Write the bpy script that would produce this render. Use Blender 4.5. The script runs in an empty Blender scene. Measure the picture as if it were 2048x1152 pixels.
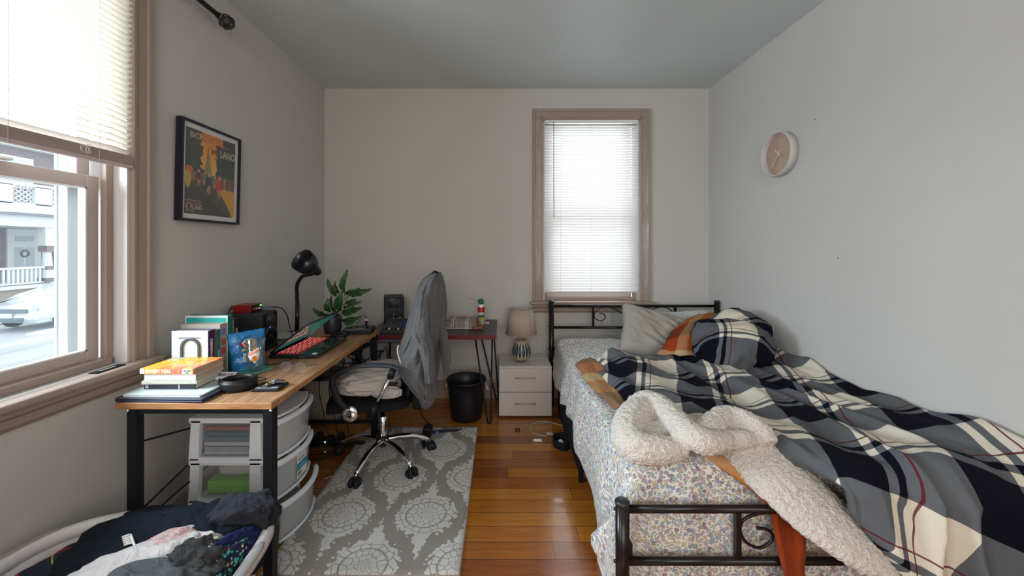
import bpy, bmesh, math, random
from mathutils import Vector, Matrix, noise
SC = bpy.context.scene
C = SC.collection
PI = math.pi
random.seed(7)
V = Vector
F = 790.0; CX = 1001.0; CY = 493.0; EYE = 1.32

# a point of the place from where it shows in the photograph and one known coordinate
def at(px, py, z=None, y=None, x=None):
    a = (px - CX) / F; b = -(py - CY) / F
    if y is None:
        if z is not None: y = (z - EYE) / b
        else: y = x / a
    return V((a * y, y, EYE + b * y))

# ------------------------------------------------------------ shader maths
class N:
    def __init__(s, nt, v): s.nt = nt; s.v = v
    def _m(s, op, *o):
        n = s.nt.nodes.new('ShaderNodeMath'); n.operation = op
        for i, q in enumerate((s,) + o):
            q = q.v if isinstance(q, N) else q
            if isinstance(q, (int, float)): n.inputs[i].default_value = q
            else: s.nt.links.new(q, n.inputs[i])
        return N(s.nt, n.outputs[0])
    def __add__(s, o): return s._m('ADD', o)
    def __sub__(s, o): return s._m('SUBTRACT', o)
    def __mul__(s, o): return s._m('MULTIPLY', o)
    def __truediv__(s, o): return s._m('DIVIDE', o)
    def fl(s): return s._m('FLOOR')
    def fr(s): return s._m('FRACT')
    def ab(s): return s._m('ABSOLUTE')
    def sin(s): return s._m('SINE')
    def lt(s, o): return s._m('LESS_THAN', o)
    def gt(s, o): return s._m('GREATER_THAN', o)
    def mn(s, o): return s._m('MINIMUM', o)
    def mx(s, o): return s._m('MAXIMUM', o)
    def sq(s): return s._m('SQRT')
    def at2(s, o): return s._m('ARCTAN2', o)
    def smooth(s, a, b):
        n = s.nt.nodes.new('ShaderNodeMapRange'); n.interpolation_type = 'SMOOTHSTEP'
        s.nt.links.new(s.v, n.inputs[0]); n.inputs[1].default_value = a; n.inputs[2].default_value = b
        return N(s.nt, n.outputs[0])

class M:
    """a principled material with room for procedural extras"""
    def __init__(s, name, col=(.8, .8, .8), rough=.5, metal=0, spec=.5, alpha=1, trans=0, coat=0, sheen=0, emit=None, es=0, ior=1.45):
        s.m = bpy.data.materials.new(name); s.m.use_nodes = True
        s.nt = s.m.node_tree; s.b = s.nt.nodes['Principled BSDF']; s.out = s.nt.nodes['Material Output']
        i = s.b.inputs
        i['Base Color'].default_value = (*col, 1); i['Roughness'].default_value = rough; i['Metallic'].default_value = metal
        i['Specular IOR Level'].default_value = spec; i['Alpha'].default_value = alpha; i['Transmission Weight'].default_value = trans
        i['Coat Weight'].default_value = coat; i['Sheen Weight'].default_value = sheen; i['IOR'].default_value = ior
        if emit: i['Emission Color'].default_value = (*emit, 1); i['Emission Strength'].default_value = es
    def node(s, t, **k):
        n = s.nt.nodes.new(t)
        for a, b in k.items(): setattr(n, a, b)
        return n
    def link(s, a, b): s.nt.links.new(a.v if isinstance(a, N) else a, b)
    def coord(s, kind='Object', scale=(1, 1, 1), rot=(0, 0, 0), loc=(0, 0, 0)):
        if kind in ('Object', 'UV', 'Generated'):
            o = s.node('ShaderNodeTexCoord').outputs[kind]
        else: o = s.node('ShaderNodeNewGeometry').outputs['Position']
        mp = s.node('ShaderNodeMapping'); s.link(o, mp.inputs[0])
        mp.inputs['Scale'].default_value = scale; mp.inputs['Rotation'].default_value = rot; mp.inputs['Location'].default_value = loc
        return mp.outputs[0]
    def xyz(s, v):
        n = s.node('ShaderNodeSeparateXYZ'); s.link(v, n.inputs[0])
        return [N(s.nt, o) for o in n.outputs]
    def noise(s, v, scale=5, detail=3, rough=.5, dist=0):
        n = s.node('ShaderNodeTexNoise'); s.link(v, n.inputs['Vector'])
        n.inputs['Scale'].default_value = scale; n.inputs['Detail'].default_value = detail
        n.inputs['Roughness'].default_value = rough; n.inputs['Distortion'].default_value = dist
        return N(s.nt, n.outputs[0])
    def vor(s, v, scale=5, feature='F1', rnd=1):
        n = s.node('ShaderNodeTexVoronoi', feature=feature); s.link(v, n.inputs['Vector'])
        n.inputs['Scale'].default_value = scale; n.inputs['Randomness'].default_value = rnd
        return n
    def ramp(s, f, stops, interp='LINEAR'):
        n = s.node('ShaderNodeValToRGB'); n.color_ramp.interpolation = interp
        e = n.color_ramp.elements
        while len(e) > 1: e.remove(e[-1])
        e[0].position = stops[0][0]; e[0].color = (*stops[0][1], 1)
        for p, c in stops[1:]:
            k = e.new(p); k.color = (*c, 1)
        s.link(f, n.inputs[0]); return n.outputs[0]
    def mix(s, f, a, b, mode='MIX'):
        n = s.node('ShaderNodeMix', data_type='RGBA', blend_type=mode)
        for q, i in ((f, 0), (a, 6), (b, 7)):
            if isinstance(q, (int, float)): n.inputs[i].default_value = q
            elif isinstance(q, tuple): n.inputs[i].default_value = (*q, 1)
            else: s.link(q, n.inputs[i])
        return n.outputs[2]
    def color(s, c): s.link(c, s.b.inputs['Base Color']); return s
    def bump(s, h, strength=.3, dist=.01):
        n = s.node('ShaderNodeBump'); n.inputs['Strength'].default_value = strength; n.inputs['Distance'].default_value = dist
        s.link(h, n.inputs['Height']); s.link(n.outputs[0], s.b.inputs['Normal']); return s
    def translucent(s, f, col):
        t = s.node('ShaderNodeBsdfTranslucent'); t.inputs[0].default_value = (*col, 1)
        x = s.node('ShaderNodeMixShader'); x.inputs[0].default_value = f
        s.link(s.b.outputs[0], x.inputs[1]); s.link(t.outputs[0], x.inputs[2]); s.link(x.outputs[0], s.out.inputs[0]); return s

def fabric(name, col, col2=None, scale=900, rough=.92, wr=.5, sheen=.0, fold=0):
    m = M(name, col, rough, spec=.2, sheen=sheen)
    c = m.coord('Object')
    if col2: m.color(m.mix(m.noise(c, 260, 4, .7), col, col2))
    h = m.noise(c, scale, 2) * .25 + m.noise(c, 14, 4, .55) * wr
    if fold: h = h * .4 + m.noise(m.coord('Object', scale=(1, 1.6, 1.2), rot=(0, 0, .5)), fold, 3, .5, .8) * 1.6
    m.bump(h, .6 if fold else .5, .022 if fold else .01); return m
def plain(name, col, rough=.5, metal=0, nz=0, sc=60, **k):
    m = M(name, col, rough, metal, **k)
    c = m.coord('Object'); n = m.noise(c, sc, 3)
    r = m.noise(c, 5, 2) * .08 + (rough - .04)
    m.link(r, m.b.inputs['Roughness'])
    if nz: m.bump(n, nz, .004)
    return m

# ------------------------------------------------------------ mesh helpers
def BM(): return bmesh.new()
def box(bm, a, b, mi=0, mat=None):
    x0, y0, z0 = a; x1, y1, z1 = b
    vs = [bm.verts.new(V(p) if mat is None else mat @ V(p)) for p in
          ((x0, y0, z0), (x1, y0, z0), (x1, y1, z0), (x0, y1, z0), (x0, y0, z1), (x1, y0, z1), (x1, y1, z1), (x0, y1, z1))]
    fs = []
    for f in ((3, 2, 1, 0), (4, 5, 6, 7), (0, 1, 5, 4), (1, 2, 6, 5), (2, 3, 7, 6), (3, 0, 4, 7)):
        q = bm.faces.new([vs[i] for i in f]); q.material_index = mi; fs.append(q)
    return fs
def prism(bm, pts, d, mi=0, mat=None, axis='z'):
    """polygon pts (2d) pulled from d[0] to d[1]"""
    def p3(p, t):
        q = {'z': (p[0], p[1], t), 'y': (p[0], t, p[1]), 'x': (t, p[0], p[1])}[axis]
        return V(q) if mat is None else mat @ V(q)
    a = [bm.verts.new(p3(p, d[0])) for p in pts]; b = [bm.verts.new(p3(p, d[1])) for p in pts]
    n = len(pts)
    for i in range(n):
        f = bm.faces.new((a[i], a[(i + 1) % n], b[(i + 1) % n], b[i])); f.material_index = mi
    for q in (a[::-1], b):
        f = bm.faces.new(q); f.material_index = mi
def spline(pts, n=8, closed=False):
    P = [V(p) for p in pts]; out = []
    m = len(P); segs = m if closed else m - 1
    for i in range(segs):
        if closed: p0, p1, p2, p3 = P[(i - 1) % m], P[i], P[(i + 1) % m], P[(i + 2) % m]
        else:
            p1, p2 = P[i], P[i + 1]
            p0 = P[i - 1] if i else p1 * 2 - p2
            p3 = P[i + 2] if i + 2 < m else p2 * 2 - p1
        for k in range(n):
            t = k / n
            out.append(.5 * ((2 * p1) + (p2 - p0) * t + (2 * p0 - 5 * p1 + 4 * p2 - p3) * t * t + (3 * p1 - p0 - 3 * p2 + p3) * t ** 3))
    if not closed: out.append(P[-1])
    return out
def tube(bm, pts, r, seg=10, mi=0, closed=False, cap=True, flat=1.0, up=None, tw=None):
    """round (or flattened) tube along points; r may be a list"""
    P = [V(p) for p in pts]; n = len(P)
    R = r if isinstance(r, (list, tuple)) else [r] * n
    if len(R) != n: R = [R[min(len(R) - 1, int(i / (n - 1) * (len(R) - 1)))] * (1 - (i / (n - 1) * (len(R) - 1)) % 1) + R[min(len(R) - 1, int(i / (n - 1) * (len(R) - 1)) + 1)] * ((i / (n - 1) * (len(R) - 1)) % 1) for i in range(n)]
    T = []
    for i in range(n):
        a = P[(i - 1) % n] if closed or i else P[i]; b = P[(i + 1) % n] if closed or i < n - 1 else P[i]
        T.append((b - a).normalized())
    u = V(up) if up else (V((0, 0, 1)) if abs(T[0].z) < .9 else V((1, 0, 0)))
    rings = []
    for i in range(n):
        t = T[i]
        if up: u = V(up)
        u = (u - t * u.dot(t))
        if u.length < 1e-5: u = t.orthogonal()
        u.normalize(); w = t.cross(u)
        rings.append([bm.verts.new(P[i] + (w * math.cos(2 * PI * k / seg) + u * math.sin(2 * PI * k / seg) * flat) * R[i]) for k in range(seg)])
    for i in range(n if closed else n - 1):
        a, b = rings[i], rings[(i + 1) % n]
        for k in range(seg):
            f = bm.faces.new((a[k], a[(k + 1) % seg], b[(k + 1) % seg], b[k])); f.material_index = mi; f.smooth = True
    if cap and not closed:
        for q in (rings[0][::-1], rings[-1]):
            f = bm.faces.new(q); f.material_index = mi
def bar(bm, a, b, w, h=None, mi=0, up=(0, 0, 1)):
    """square bar between two points"""
    a, b = V(a), V(b); h = h or w; t = (b - a).normalized(); u = V(up)
    if abs(u.dot(t)) > .95: u = V((0, 1, 0))
    s = t.cross(u).normalized(); u = s.cross(t)
    m = Matrix((( *s, 0), (*t, 0), (*u, 0), (0, 0, 0, 1))).transposed(); m.translation = a
    box(bm, (-w / 2, 0, -h / 2), (w / 2, (b - a).length, h / 2), mi, m)
def lathe(bm, prof, c=(0, 0, 0), seg=32, mi=0, mat=None, sx=1, sy=1):
    """profile of (radius, z)"""
    rings = []
    for r, z in prof:
        if r < 1e-6:
            p = V((c[0], c[1], c[2] + z)); rings.append([bm.verts.new(mat @ p if mat else p)])
        else:
            q = []
            for k in range(seg):
                p = V((c[0] + r * sx * math.cos(2 * PI * k / seg), c[1] + r * sy * math.sin(2 * PI * k / seg), c[2] + z))
                q.append(bm.verts.new(mat @ p if mat else p))
            rings.append(q)
    for a, b in zip(rings, rings[1:]):
        for k in range(seg):
            if len(a) == 1 and len(b) == 1: continue
            if len(a) == 1: f = bm.faces.new((a[0], b[k], b[(k + 1) % seg]))
            elif len(b) == 1: f = bm.faces.new((a[k], a[(k + 1) % seg], b[0]))
            else: f = bm.faces.new((a[k], a[(k + 1) % seg], b[(k + 1) % seg], b[k]))
            f.material_index = mi; f.smooth = True
def frame_to(a, b, roll=None):
    """matrix at a whose local z points to b"""
    z = (V(b) - V(a)).normalized(); x = V(roll) if roll else z.orthogonal()
    x = (x - z * x.dot(z)).normalized(); y = z.cross(x)
    m = Matrix(((*x, 0), (*y, 0), (*z, 0), (0, 0, 0, 1))).transposed(); m.translation = V(a); return m
def gridmesh(fn, nu, nv, uv=None, closed_u=False, mi=0):
    """surface from fn(s,t)->Vector, with uv(s,t)"""
    bm = BM(); L = bm.loops.layers.uv.new('UVMap')
    vs = [[bm.verts.new(fn(i / nu, j / nv)) for i in range(nu + (0 if closed_u else 1))] for j in range(nv + 1)]
    for j in range(nv):
        for i in range(nu):
            i2 = (i + 1) % nu if closed_u else i + 1
            f = bm.faces.new((vs[j][i], vs[j][i2], vs[j + 1][i2], vs[j + 1][i])); f.smooth = True; f.material_index = mi
            for l, (a, b) in zip(f.loops, ((i, j), (i + 1, j), (i + 1, j + 1), (i, j + 1))):
                l[L].uv = uv(a / nu, b / nv) if uv else (a / nu, b / nv)
    return bm
def lattice(rows):
    """smooth interpolation of a grid of control points -> fn(s,t)"""
    nr = len(rows)
    def cr(P, t):
        m = len(P); x = t * (m - 1); i = min(int(x), m - 2); k = x - i
        p1, p2 = P[i], P[i + 1]; p0 = P[i - 1] if i else p1 * 2 - p2; p3 = P[i + 2] if i + 2 < m else p2 * 2 - p1
        return .5 * ((2 * p1) + (p2 - p0) * k + (2 * p0 - 5 * p1 + 4 * p2 - p3) * k * k + (3 * p1 - p0 - 3 * p2 + p3) * k ** 3)
    R = [[V(p) for p in r] for r in rows]
    def fn(s, t): return cr([cr(r, s) for r in R], t)
    return fn

def props(o, label=None, cat=None, group=None, kind=None):
    if label: o['label'] = label
    if cat: o['category'] = cat
    if group: o['group'] = group
    if kind: o['kind'] = kind
    return o
def thing(name, label, cat, loc=(0, 0, 0), rotz=0, group=None, kind=None):
    o = bpy.data.objects.new(name, None); C.objects.link(o); o.empty_display_size = .05
    o.location = loc; o.rotation_euler = (0, 0, rotz)
    return props(o, label, cat, group, kind)
def base(o):
    m = Matrix.Identity(4)
    while o: m = (Matrix.Translation(o.location) @ o.rotation_euler.to_matrix().to_4x4()) @ m; o = o.parent
    return m
def obj(name, bm, mats, parent=None, world=True, bevel=0, bseg=2, sub=0, solid=0, soff=-1, smooth=False, angle=40, label=None, remesh=0, **k):
    """link one mesh object; when parented, coordinates are world ones unless world=False"""
    me = bpy.data.meshes.new(name)
    bmesh.ops.recalc_face_normals(bm, faces=bm.faces) if not k.get('keep') else None
    bm.to_mesh(me); bm.free()
    for m in (mats if isinstance(mats, (list, tuple)) else [mats]): me.materials.append(m.m if isinstance(m, M) else m)
    o = bpy.data.objects.new(name, me); C.objects.link(o)
    if parent:
        if world: me.transform(base(parent).inverted())
        o.parent = parent
    if smooth:
        for p in me.polygons: p.use_smooth = True
    if solid: q = o.modifiers.new('Solid', 'SOLIDIFY'); q.thickness = solid; q.offset = soff
    if bevel:
        q = o.modifiers.new('Bevel', 'BEVEL'); q.width = bevel; q.segments = bseg; q.limit_method = 'ANGLE'; q.angle_limit = math.radians(angle)
        if smooth or bseg > 2: q.harden_normals = False
    if remesh: q = o.modifiers.new('Remesh', 'REMESH'); q.mode = 'VOXEL'; q.voxel_size = remesh; q.use_smooth_shade = True
    if sub: q = o.modifiers.new('Sub', 'SUBSURF'); q.levels = sub; q.render_levels = sub
    if label: o['label'] = label
    return o
def one(name, label, cat, bm, mats, group=None, kind=None, **k):
    """a thing that is a single mesh; its origin goes to its base centre"""
    xs = [v.co for v in bm.verts]
    c = V(((min(p.x for p in xs) + max(p.x for p in xs)) / 2, (min(p.y for p in xs) + max(p.y for p in xs)) / 2, min(p.z for p in xs)))
    bmesh.ops.translate(bm, verts=bm.verts, vec=-c)
    o = obj(name, bm, mats, **k); o.location = c
    return props(o, label, cat, group, kind)
def struct(name, bm, mats, label=None, **k):
    o = obj(name, bm, mats, **k); o['kind'] = 'structure'
    if label: o['label'] = label
    return o
def words(bm, s, size, mat, mi=0, depth=.0006, align='CENTER', sx=1.0, bold=0):
    """lettering as thin raised mesh, laid out by matrix (x right, y up, z out)"""
    cu = bpy.data.curves.new('w', 'FONT'); cu.body = s; cu.size = size; cu.align_x = align; cu.align_y = 'CENTER'; cu.extrude = depth; cu.offset = bold
    cu.resolution_u = 2
    ob = bpy.data.objects.new('w', cu); me = bpy.data.meshes.new_from_object(ob)
    me.transform(mat @ Matrix.Diagonal((sx, 1, 1, 1)))
    n = len(bm.faces); bm.from_mesh(me); bm.faces.ensure_lookup_table()
    for f in bm.faces[n:]: f.material_index = mi
    bpy.data.objects.remove(ob); bpy.data.curves.remove(cu); bpy.data.meshes.remove(me)
def axes(o, x, y):
    x = V(x).normalized(); z = x.cross(V(y)).normalized(); y = z.cross(x)
    m = Matrix(((*x, 0), (*y, 0), (*z, 0), (0, 0, 0, 1))).transposed(); m.translation = V(o); return m
def rbox(bm, a, b, r=.01, mi=0, mat=None, seg=2):
    """box with rounded edges built into the mesh"""
    t = BM(); box(t, a, b)
    bmesh.ops.bevel(t, geom=t.edges[:], offset=r, segments=seg, profile=.5, affect='EDGES')
    if mat: bmesh.ops.transform(t, matrix=mat, verts=t.verts)
    join(bm, t, mi)
def join(bm, t, mi=0):
    me = bpy.data.meshes.new('t'); t.to_mesh(me); t.free()
    n = len(bm.faces); bm.from_mesh(me); bm.faces.ensure_lookup_table()
    for f in bm.faces[n:]: f.material_index = mi
    bpy.data.meshes.remove(me)
def cable(name, label, cat, pts, r, mat, n=8, parent=None, **k):
    bm = BM(); tube(bm, spline(pts, n), r, 7)
    if parent: return obj(name, bm, mat, parent)
    return one(name, label, cat, bm, mat, **k)

# ------------------------------------------------------------ camera
cam = bpy.data.cameras.new('camera'); co = bpy.data.objects.new('camera', cam); C.objects.link(co)
co.location = (0, 0, EYE); co.rotation_euler = (PI / 2, 0, 0)
cam.sensor_width = 36; cam.lens = F / 2048 * 36
cam.shift_x = (1024 - CX) / 2048; cam.shift_y = -(576 - CY) / 2048
cam.clip_start = .05; cam.clip_end = 300
SC.camera = co
SC.view_settings.view_transform = 'Standard'; SC.view_settings.look = 'None'; SC.view_settings.gamma = 1
SC.view_settings.use_curve_mapping = False
# ============================================================ the room
XL, XR, YB, YF, H = -1.537, 1.82, 3.45, -1.9, 2.70
def wallmat(name, col):
    m = M(name, col, .75, spec=.25)
    c = m.coord('Pos')
    n = m.noise(c, 3, 4, .6)
    m.color(m.mix(n, col, tuple(q * .93 for q in col)))
    m.bump(m.noise(c, 180, 3, .6) * .5 + m.noise(c, 6, 3) * .8, .12, .01); return m
MW = wallmat('wall_paint', (.56, .54, .515)); MC = wallmat('ceiling_paint', (.60, .66, .665))
MC.b.inputs['Roughness'].default_value = .42; MC.b.inputs['Specular IOR Level'].default_value = .35
TRIM = plain('taupe_trim_paint', (.33, .25, .205), .45, nz=.15, sc=25); JAMB = plain('jamb_paint', (.6, .56, .54), .45)
TRIML = plain('pale_sash_paint', (.47, .40, .37), .4, nz=.1, sc=25)
WHT = plain('white_vinyl', (.78, .79, .78), .4)
# floor boards run across the room
mf = M('floor_wood', (.3, .1, .03), .16, spec=.5, coat=.25)
c = mf.coord('Pos'); x, y, z = mf.xyz(c)
row = (y / .098).fl(); rr = (row * 12.9898).sin() * 43758.5; rr = rr.fr()
bd = (x / 1.05 + rr).fl(); bx = (x / 1.05 + rr).fr(); by = (y / .098).fr()
rb = ((row * 78.233 + bd * 37.719).sin() * 43758.5).fr()
v2 = mf.coord('Pos', scale=(2.2, 26, 1)); g = mf.noise(v2, 2.2, 6, .65, .6); g2 = mf.noise(mf.coord('Pos', scale=(9, 190, 1)), 3, 4, .7)
colr = mf.ramp(rb * .46 + g * .50, [(.15, (.13, .030, .007)), (.35, (.24, .066, .010)), (.52, (.34, .11, .013)), (.7, (.46, .175, .020)), (.9, (.60, .27, .04))])
colr = mf.mix(g2.smooth(.52, .75) * .5, colr, (.10, .025, .008))
seam = by.lt(.022).mx(by.gt(.985)).mx(bx.lt(.0028))
colr = mf.mix(seam * .8, colr, (.04, .013, .006)); mf.color(colr)
mf.bump((seam * -1) + g2 * .12, .25, .003)
mf.link(g * .14 + .13, mf.b.inputs['Roughness'])

bm = BM(); box(bm, (XL - .3, YF - .1, -.12), (XR + .2, YB + .3, 0)); struct('floor', bm, mf, 'glossy orange-brown hardwood floorboards')
bm = BM(); box(bm, (XL - .3, YF - .1, H), (XR + .2, YB + .3, H + .12)); struct('ceiling', bm, MC, 'flat grey painted ceiling')
def wall_with_holes(axis, c0, c1, a0, a1, holes):
    """wall slab; holes are (a,b,z0,z1)"""
    bm = BM()
    hs = sorted(holes)
    def b(p, q, z0, z1):
        if q - p < 1e-4 or z1 - z0 < 1e-4: return
        if axis == 'x': box(bm, (c0, p, z0), (c1, q, z1))
        else: box(bm, (p, c0, z0), (q, c1, z1))
    cur = a0
    for p, q, z0, z1 in hs:
        b(cur, p, 0, H); b(p, q, 0, z0); b(p, q, z1, H); cur = q
    b(cur, a1, 0, H); return bm
LW = (.79, 1.632, .845, 2.425)      # opening in the left wall (y0,y1,z0,z1)
LW2 = (-1.2, -.1, .845, 2.425)  # opening of the added, unseen window
BW = (.372, 1.212, .845, 2.425)     # opening in the back wall (x0,x1,..)
struct('wall_left', wall_with_holes('x', XL - .16, XL, YF, YB, [LW2, LW]), MW, 'left wall with the street window')
struct('wall_back', wall_with_holes('y', YB, YB + .16, XL - .16, XR + .16, [(*BW[:2], BW[2] - .03, BW[3])]), MW, 'far wall with the blinded window')
bm = BM(); box(bm, (XR, YF, 0), (XR + .16, YB, H)); struct('wall_right', bm, MW, 'plain pale right wall')
# behind the viewer: wall with an opening added for the warm fill lamp
struct('wall_front', wall_with_holes('y', YF - .16, YF, XL - .16, XR + .16, [(-.9, 1.3, .8, 2.45)]), MW, 'wall behind the viewer')
# baseboards
def baseb(name, bmf):
    bm = BM(); bmf(bm); struct(name, bm, TRIM, bevel=.006, bseg=2)
bm = BM(); prism(bm, [(0, 0), (-.016, 0), (-.016, .135), (-.010, .15), (0, .155)], (XL, XR), axis='x')
for v in bm.verts: v.co.y += YB
struct('baseboard_back', bm, TRIM)
bm = BM(); prism(bm, [(XL, 0), (XL + .016, 0), (XL + .016, .135), (XL + .01, .15), (XL, .155)], (YF, YB - .016), axis='y'); struct('baseboard_left', bm, MW)
bm = BM(); prism(bm, [(XR, 0), (XR - .016, 0), (XR - .016, .135), (XR - .01, .15), (XR, .155)], (YF, YB - .016), axis='y'); struct('baseboard_right', bm, TRIM)

# ---------------- window building (local: u along wall, w depth into wall, z up)
def casing_prof(w): return [(0, 0), (0, .014), (.006, .02), (.018, .020), (.022, .015), (w * .72, .017), (w * .78, .024), (w, .026), (w, 0)]
def window(name, to, u0, u1, z0, z1, label, far_trim=True):
    """to(u,w,z)->world ; w>0 points out of the room; opening u0..u1, z0..z1"""
    root = bpy.data.objects.new(name, None); C.objects.link(root); root['kind'] = 'structure'; root['label'] = label
    def T(bm):
        for v in bm.verts: v.co = to(*v.co)
        return bm
    cw = .092
    # casing: two sides, head
    bm = BM()
    for s, u in ((-1, u0), (1, u1)):
        prism(bm, [(u + s * a, -b) for a, b in casing_prof(cw)], (z0 - .02, z1 + cw))
    t = [(z1 + a, -b) for a, b in casing_prof(cw)]
    vs = []
    A = [bm.verts.new((u0 - cw, b, a)) for a, b in t]; B = [bm.verts.new((u1 + cw, b, a)) for a, b in t]
    for i in range(len(t)): bm.faces.new((A[i], A[(i + 1) % len(t)], B[(i + 1) % len(t)], B[i]))
    bm.faces.new(A); bm.faces.new(B[::-1])
    obj('window_casing', T(bm), TRIM, root)
    bm = BM(); box(bm, (u0 - .005, -.005, z0), (u0 + .012, .16, z1)); box(bm, (u1 - .012, -.005, z0), (u1 + .005, .16, z1)); box(bm, (u0, -.005, z1 - .012), (u1, .16, z1 + .005))
    obj('jamb', T(bm), JAMB, root)
    # stool and apron
    bm = BM(); rbox(bm, (u0 - cw - .025, -.062, z0 - .028), (u1 + cw + .025, .0, z0), .009); box(bm, (u0, -.02, z0 - .028), (u1, .21, z0 - .0005))
    obj('window_sill', T(bm), TRIM, root)
    bm = BM(); prism(bm, [(0, z0 - .028), (-.034, z0 - .028), (-.034, z0 - .05), (-.020, z0 - .062), (-.020, z0 - .085), (-.010, z0 - .10), (0, z0 - .10)], (u0 - cw, u1 + cw), axis='x')
    obj('apron', T(bm), TRIM, root)
    # stops
    bm = BM()
    for u, s in ((u0 + .012, 1), (u1 - .012, -1)): box(bm, (min(u, u + s * .03), .05, z0), (max(u, u + s * .03), .075, z1))
    box(bm, (u0 + .03, .035, z0), (u1 - .03, .085, z0 + .028)); box(bm, (u0 + .03, .05, z1 - .04), (u1 - .03, .075, z1))
    obj('stop_bead', T(bm), TRIM, root, bevel=.003)
    mid = z0 + .735
    def sash(nm, w0, za, zb, gm):
        bm = BM(); a, b = u0 + .042, u1 - .042; k = .048
        box(bm, (a, w0, za), (a + k, w0 + .035, zb)); box(bm, (b - k, w0, za), (b, w0 + .035, zb))
        box(bm, (a + k, w0, za), (b - k, w0 + .035, za + k * .8)); box(bm, (a + k, w0, zb - k), (b - k, w0 + .035, zb))
        s = obj(nm, T(bm), TRIML, root, bevel=.003)
        bm = BM(); box(bm, (a + k, w0 + .015, za + k * .8), (b - k, w0 + .019, zb - k)); obj('pane', T(bm), gm, s)
        bm = BM(); q = .006
        for (p0, p1, r0, r1) in ((a + k, a + k + q, za + k * .8, zb - k), (b - k - q, b - k, za + k * .8, zb - k), (a + k, b - k, za + k * .8, za + k * .8 + q), (a + k, b - k, zb - k - q, zb - k)):
            box(bm, (p0, w0 - .002, r0), (p1, w0 + .015, r1))
        obj('glazing_bead', T(bm), WHT, s)
        return s
    s1 = sash('lower_sash', .08, z0 + .028, mid + .02, GLASS); s2 = sash('upper_sash', .117, mid - .03, z1 - .012, GLASS)
    # storm window outside
    bm = BM(); a, b = u0 + .03, u1 - .03
    for (p0, p1, r0, r1) in ((a, a + .05, z0, z1), (b - .05, b, z0, z1), (a, b, z0, z0 + .03), (a, b, mid - .015, mid + .025), (a, b, z1 - .04, z1)):
        box(bm, (p0, .165, r0), (p1, .20, r1))
    box(bm, (a + .062, .185, z0), (a + .07, .195, z1)); box(bm, (b - .07, .185, z0), (b - .062, .195, z1))
    obj('storm_frame', T(bm), ALU, root, bevel=.002)
    return root, T
GLASS = M('window_glass', (1, 1, 1), 0, trans=1, ior=1.45)
gt = GLASS; tr = gt.node('ShaderNodeBsdfTransparent'); tr.inputs[0].default_value = (.93, .96, .96, 1)
gl = gt.node('ShaderNodeBsdfGlossy'); gl.inputs['Roughness'].default_value = .02
fz = gt.node('ShaderNodeLayerWeight'); fz.inputs[0].default_value = .15
dz = gt.node('ShaderNodeBsdfTranslucent'); dz.inputs[0].default_value = (.85, .93, .97, 1)
m1 = gt.node('ShaderNodeMixShader'); gt.link(N(gt.nt, fz.outputs['Fresnel']) * .6, m1.inputs[0]); gt.link(tr.outputs[0], m1.inputs[1]); gt.link(gl.outputs[0], m1.inputs[2])
m2 = gt.node('ShaderNodeMixShader')
dirt = gt.noise(gt.coord('Pos'), 60, 5, .7) * .012 + .002
gt.link(dirt, m2.inputs[0]); gt.link(m1.outputs[0], m2.inputs[1]); gt.link(dz.outputs[0], m2.inputs[2]); gt.link(m2.outputs[0], gt.out.inputs[0])
ALU = plain('weathered_aluminium', (.42, .47, .47), .5, .2)
toL = lambda u, w, z: V((XL - w, u, z))
toB = lambda u, w, z: V((u, YB + w, z))
wl, TL = window('window_1', toL, LW[0], LW[1], LW[2], LW[3], 'large left window with taupe casing, blind half raised, street outside')
wb, TB = window('window_2', toB, BW[0], BW[1], BW[2], BW[3], 'far window with taupe casing and lowered blind')
wn, TN = window('added_window_3', toL, LW2[0], LW2[1], LW2[2], LW2[3], 'added window nearer the viewer in the left wall, out of view')  # unseen window, added to let more light in
# sash lock on the left window
bm = BM(); rbox(bm, (1.20, .05, 1.600), (1.29, .08, 1.613), .004); obj('sash_lock', TL(bm), WHT, wl)

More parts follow.
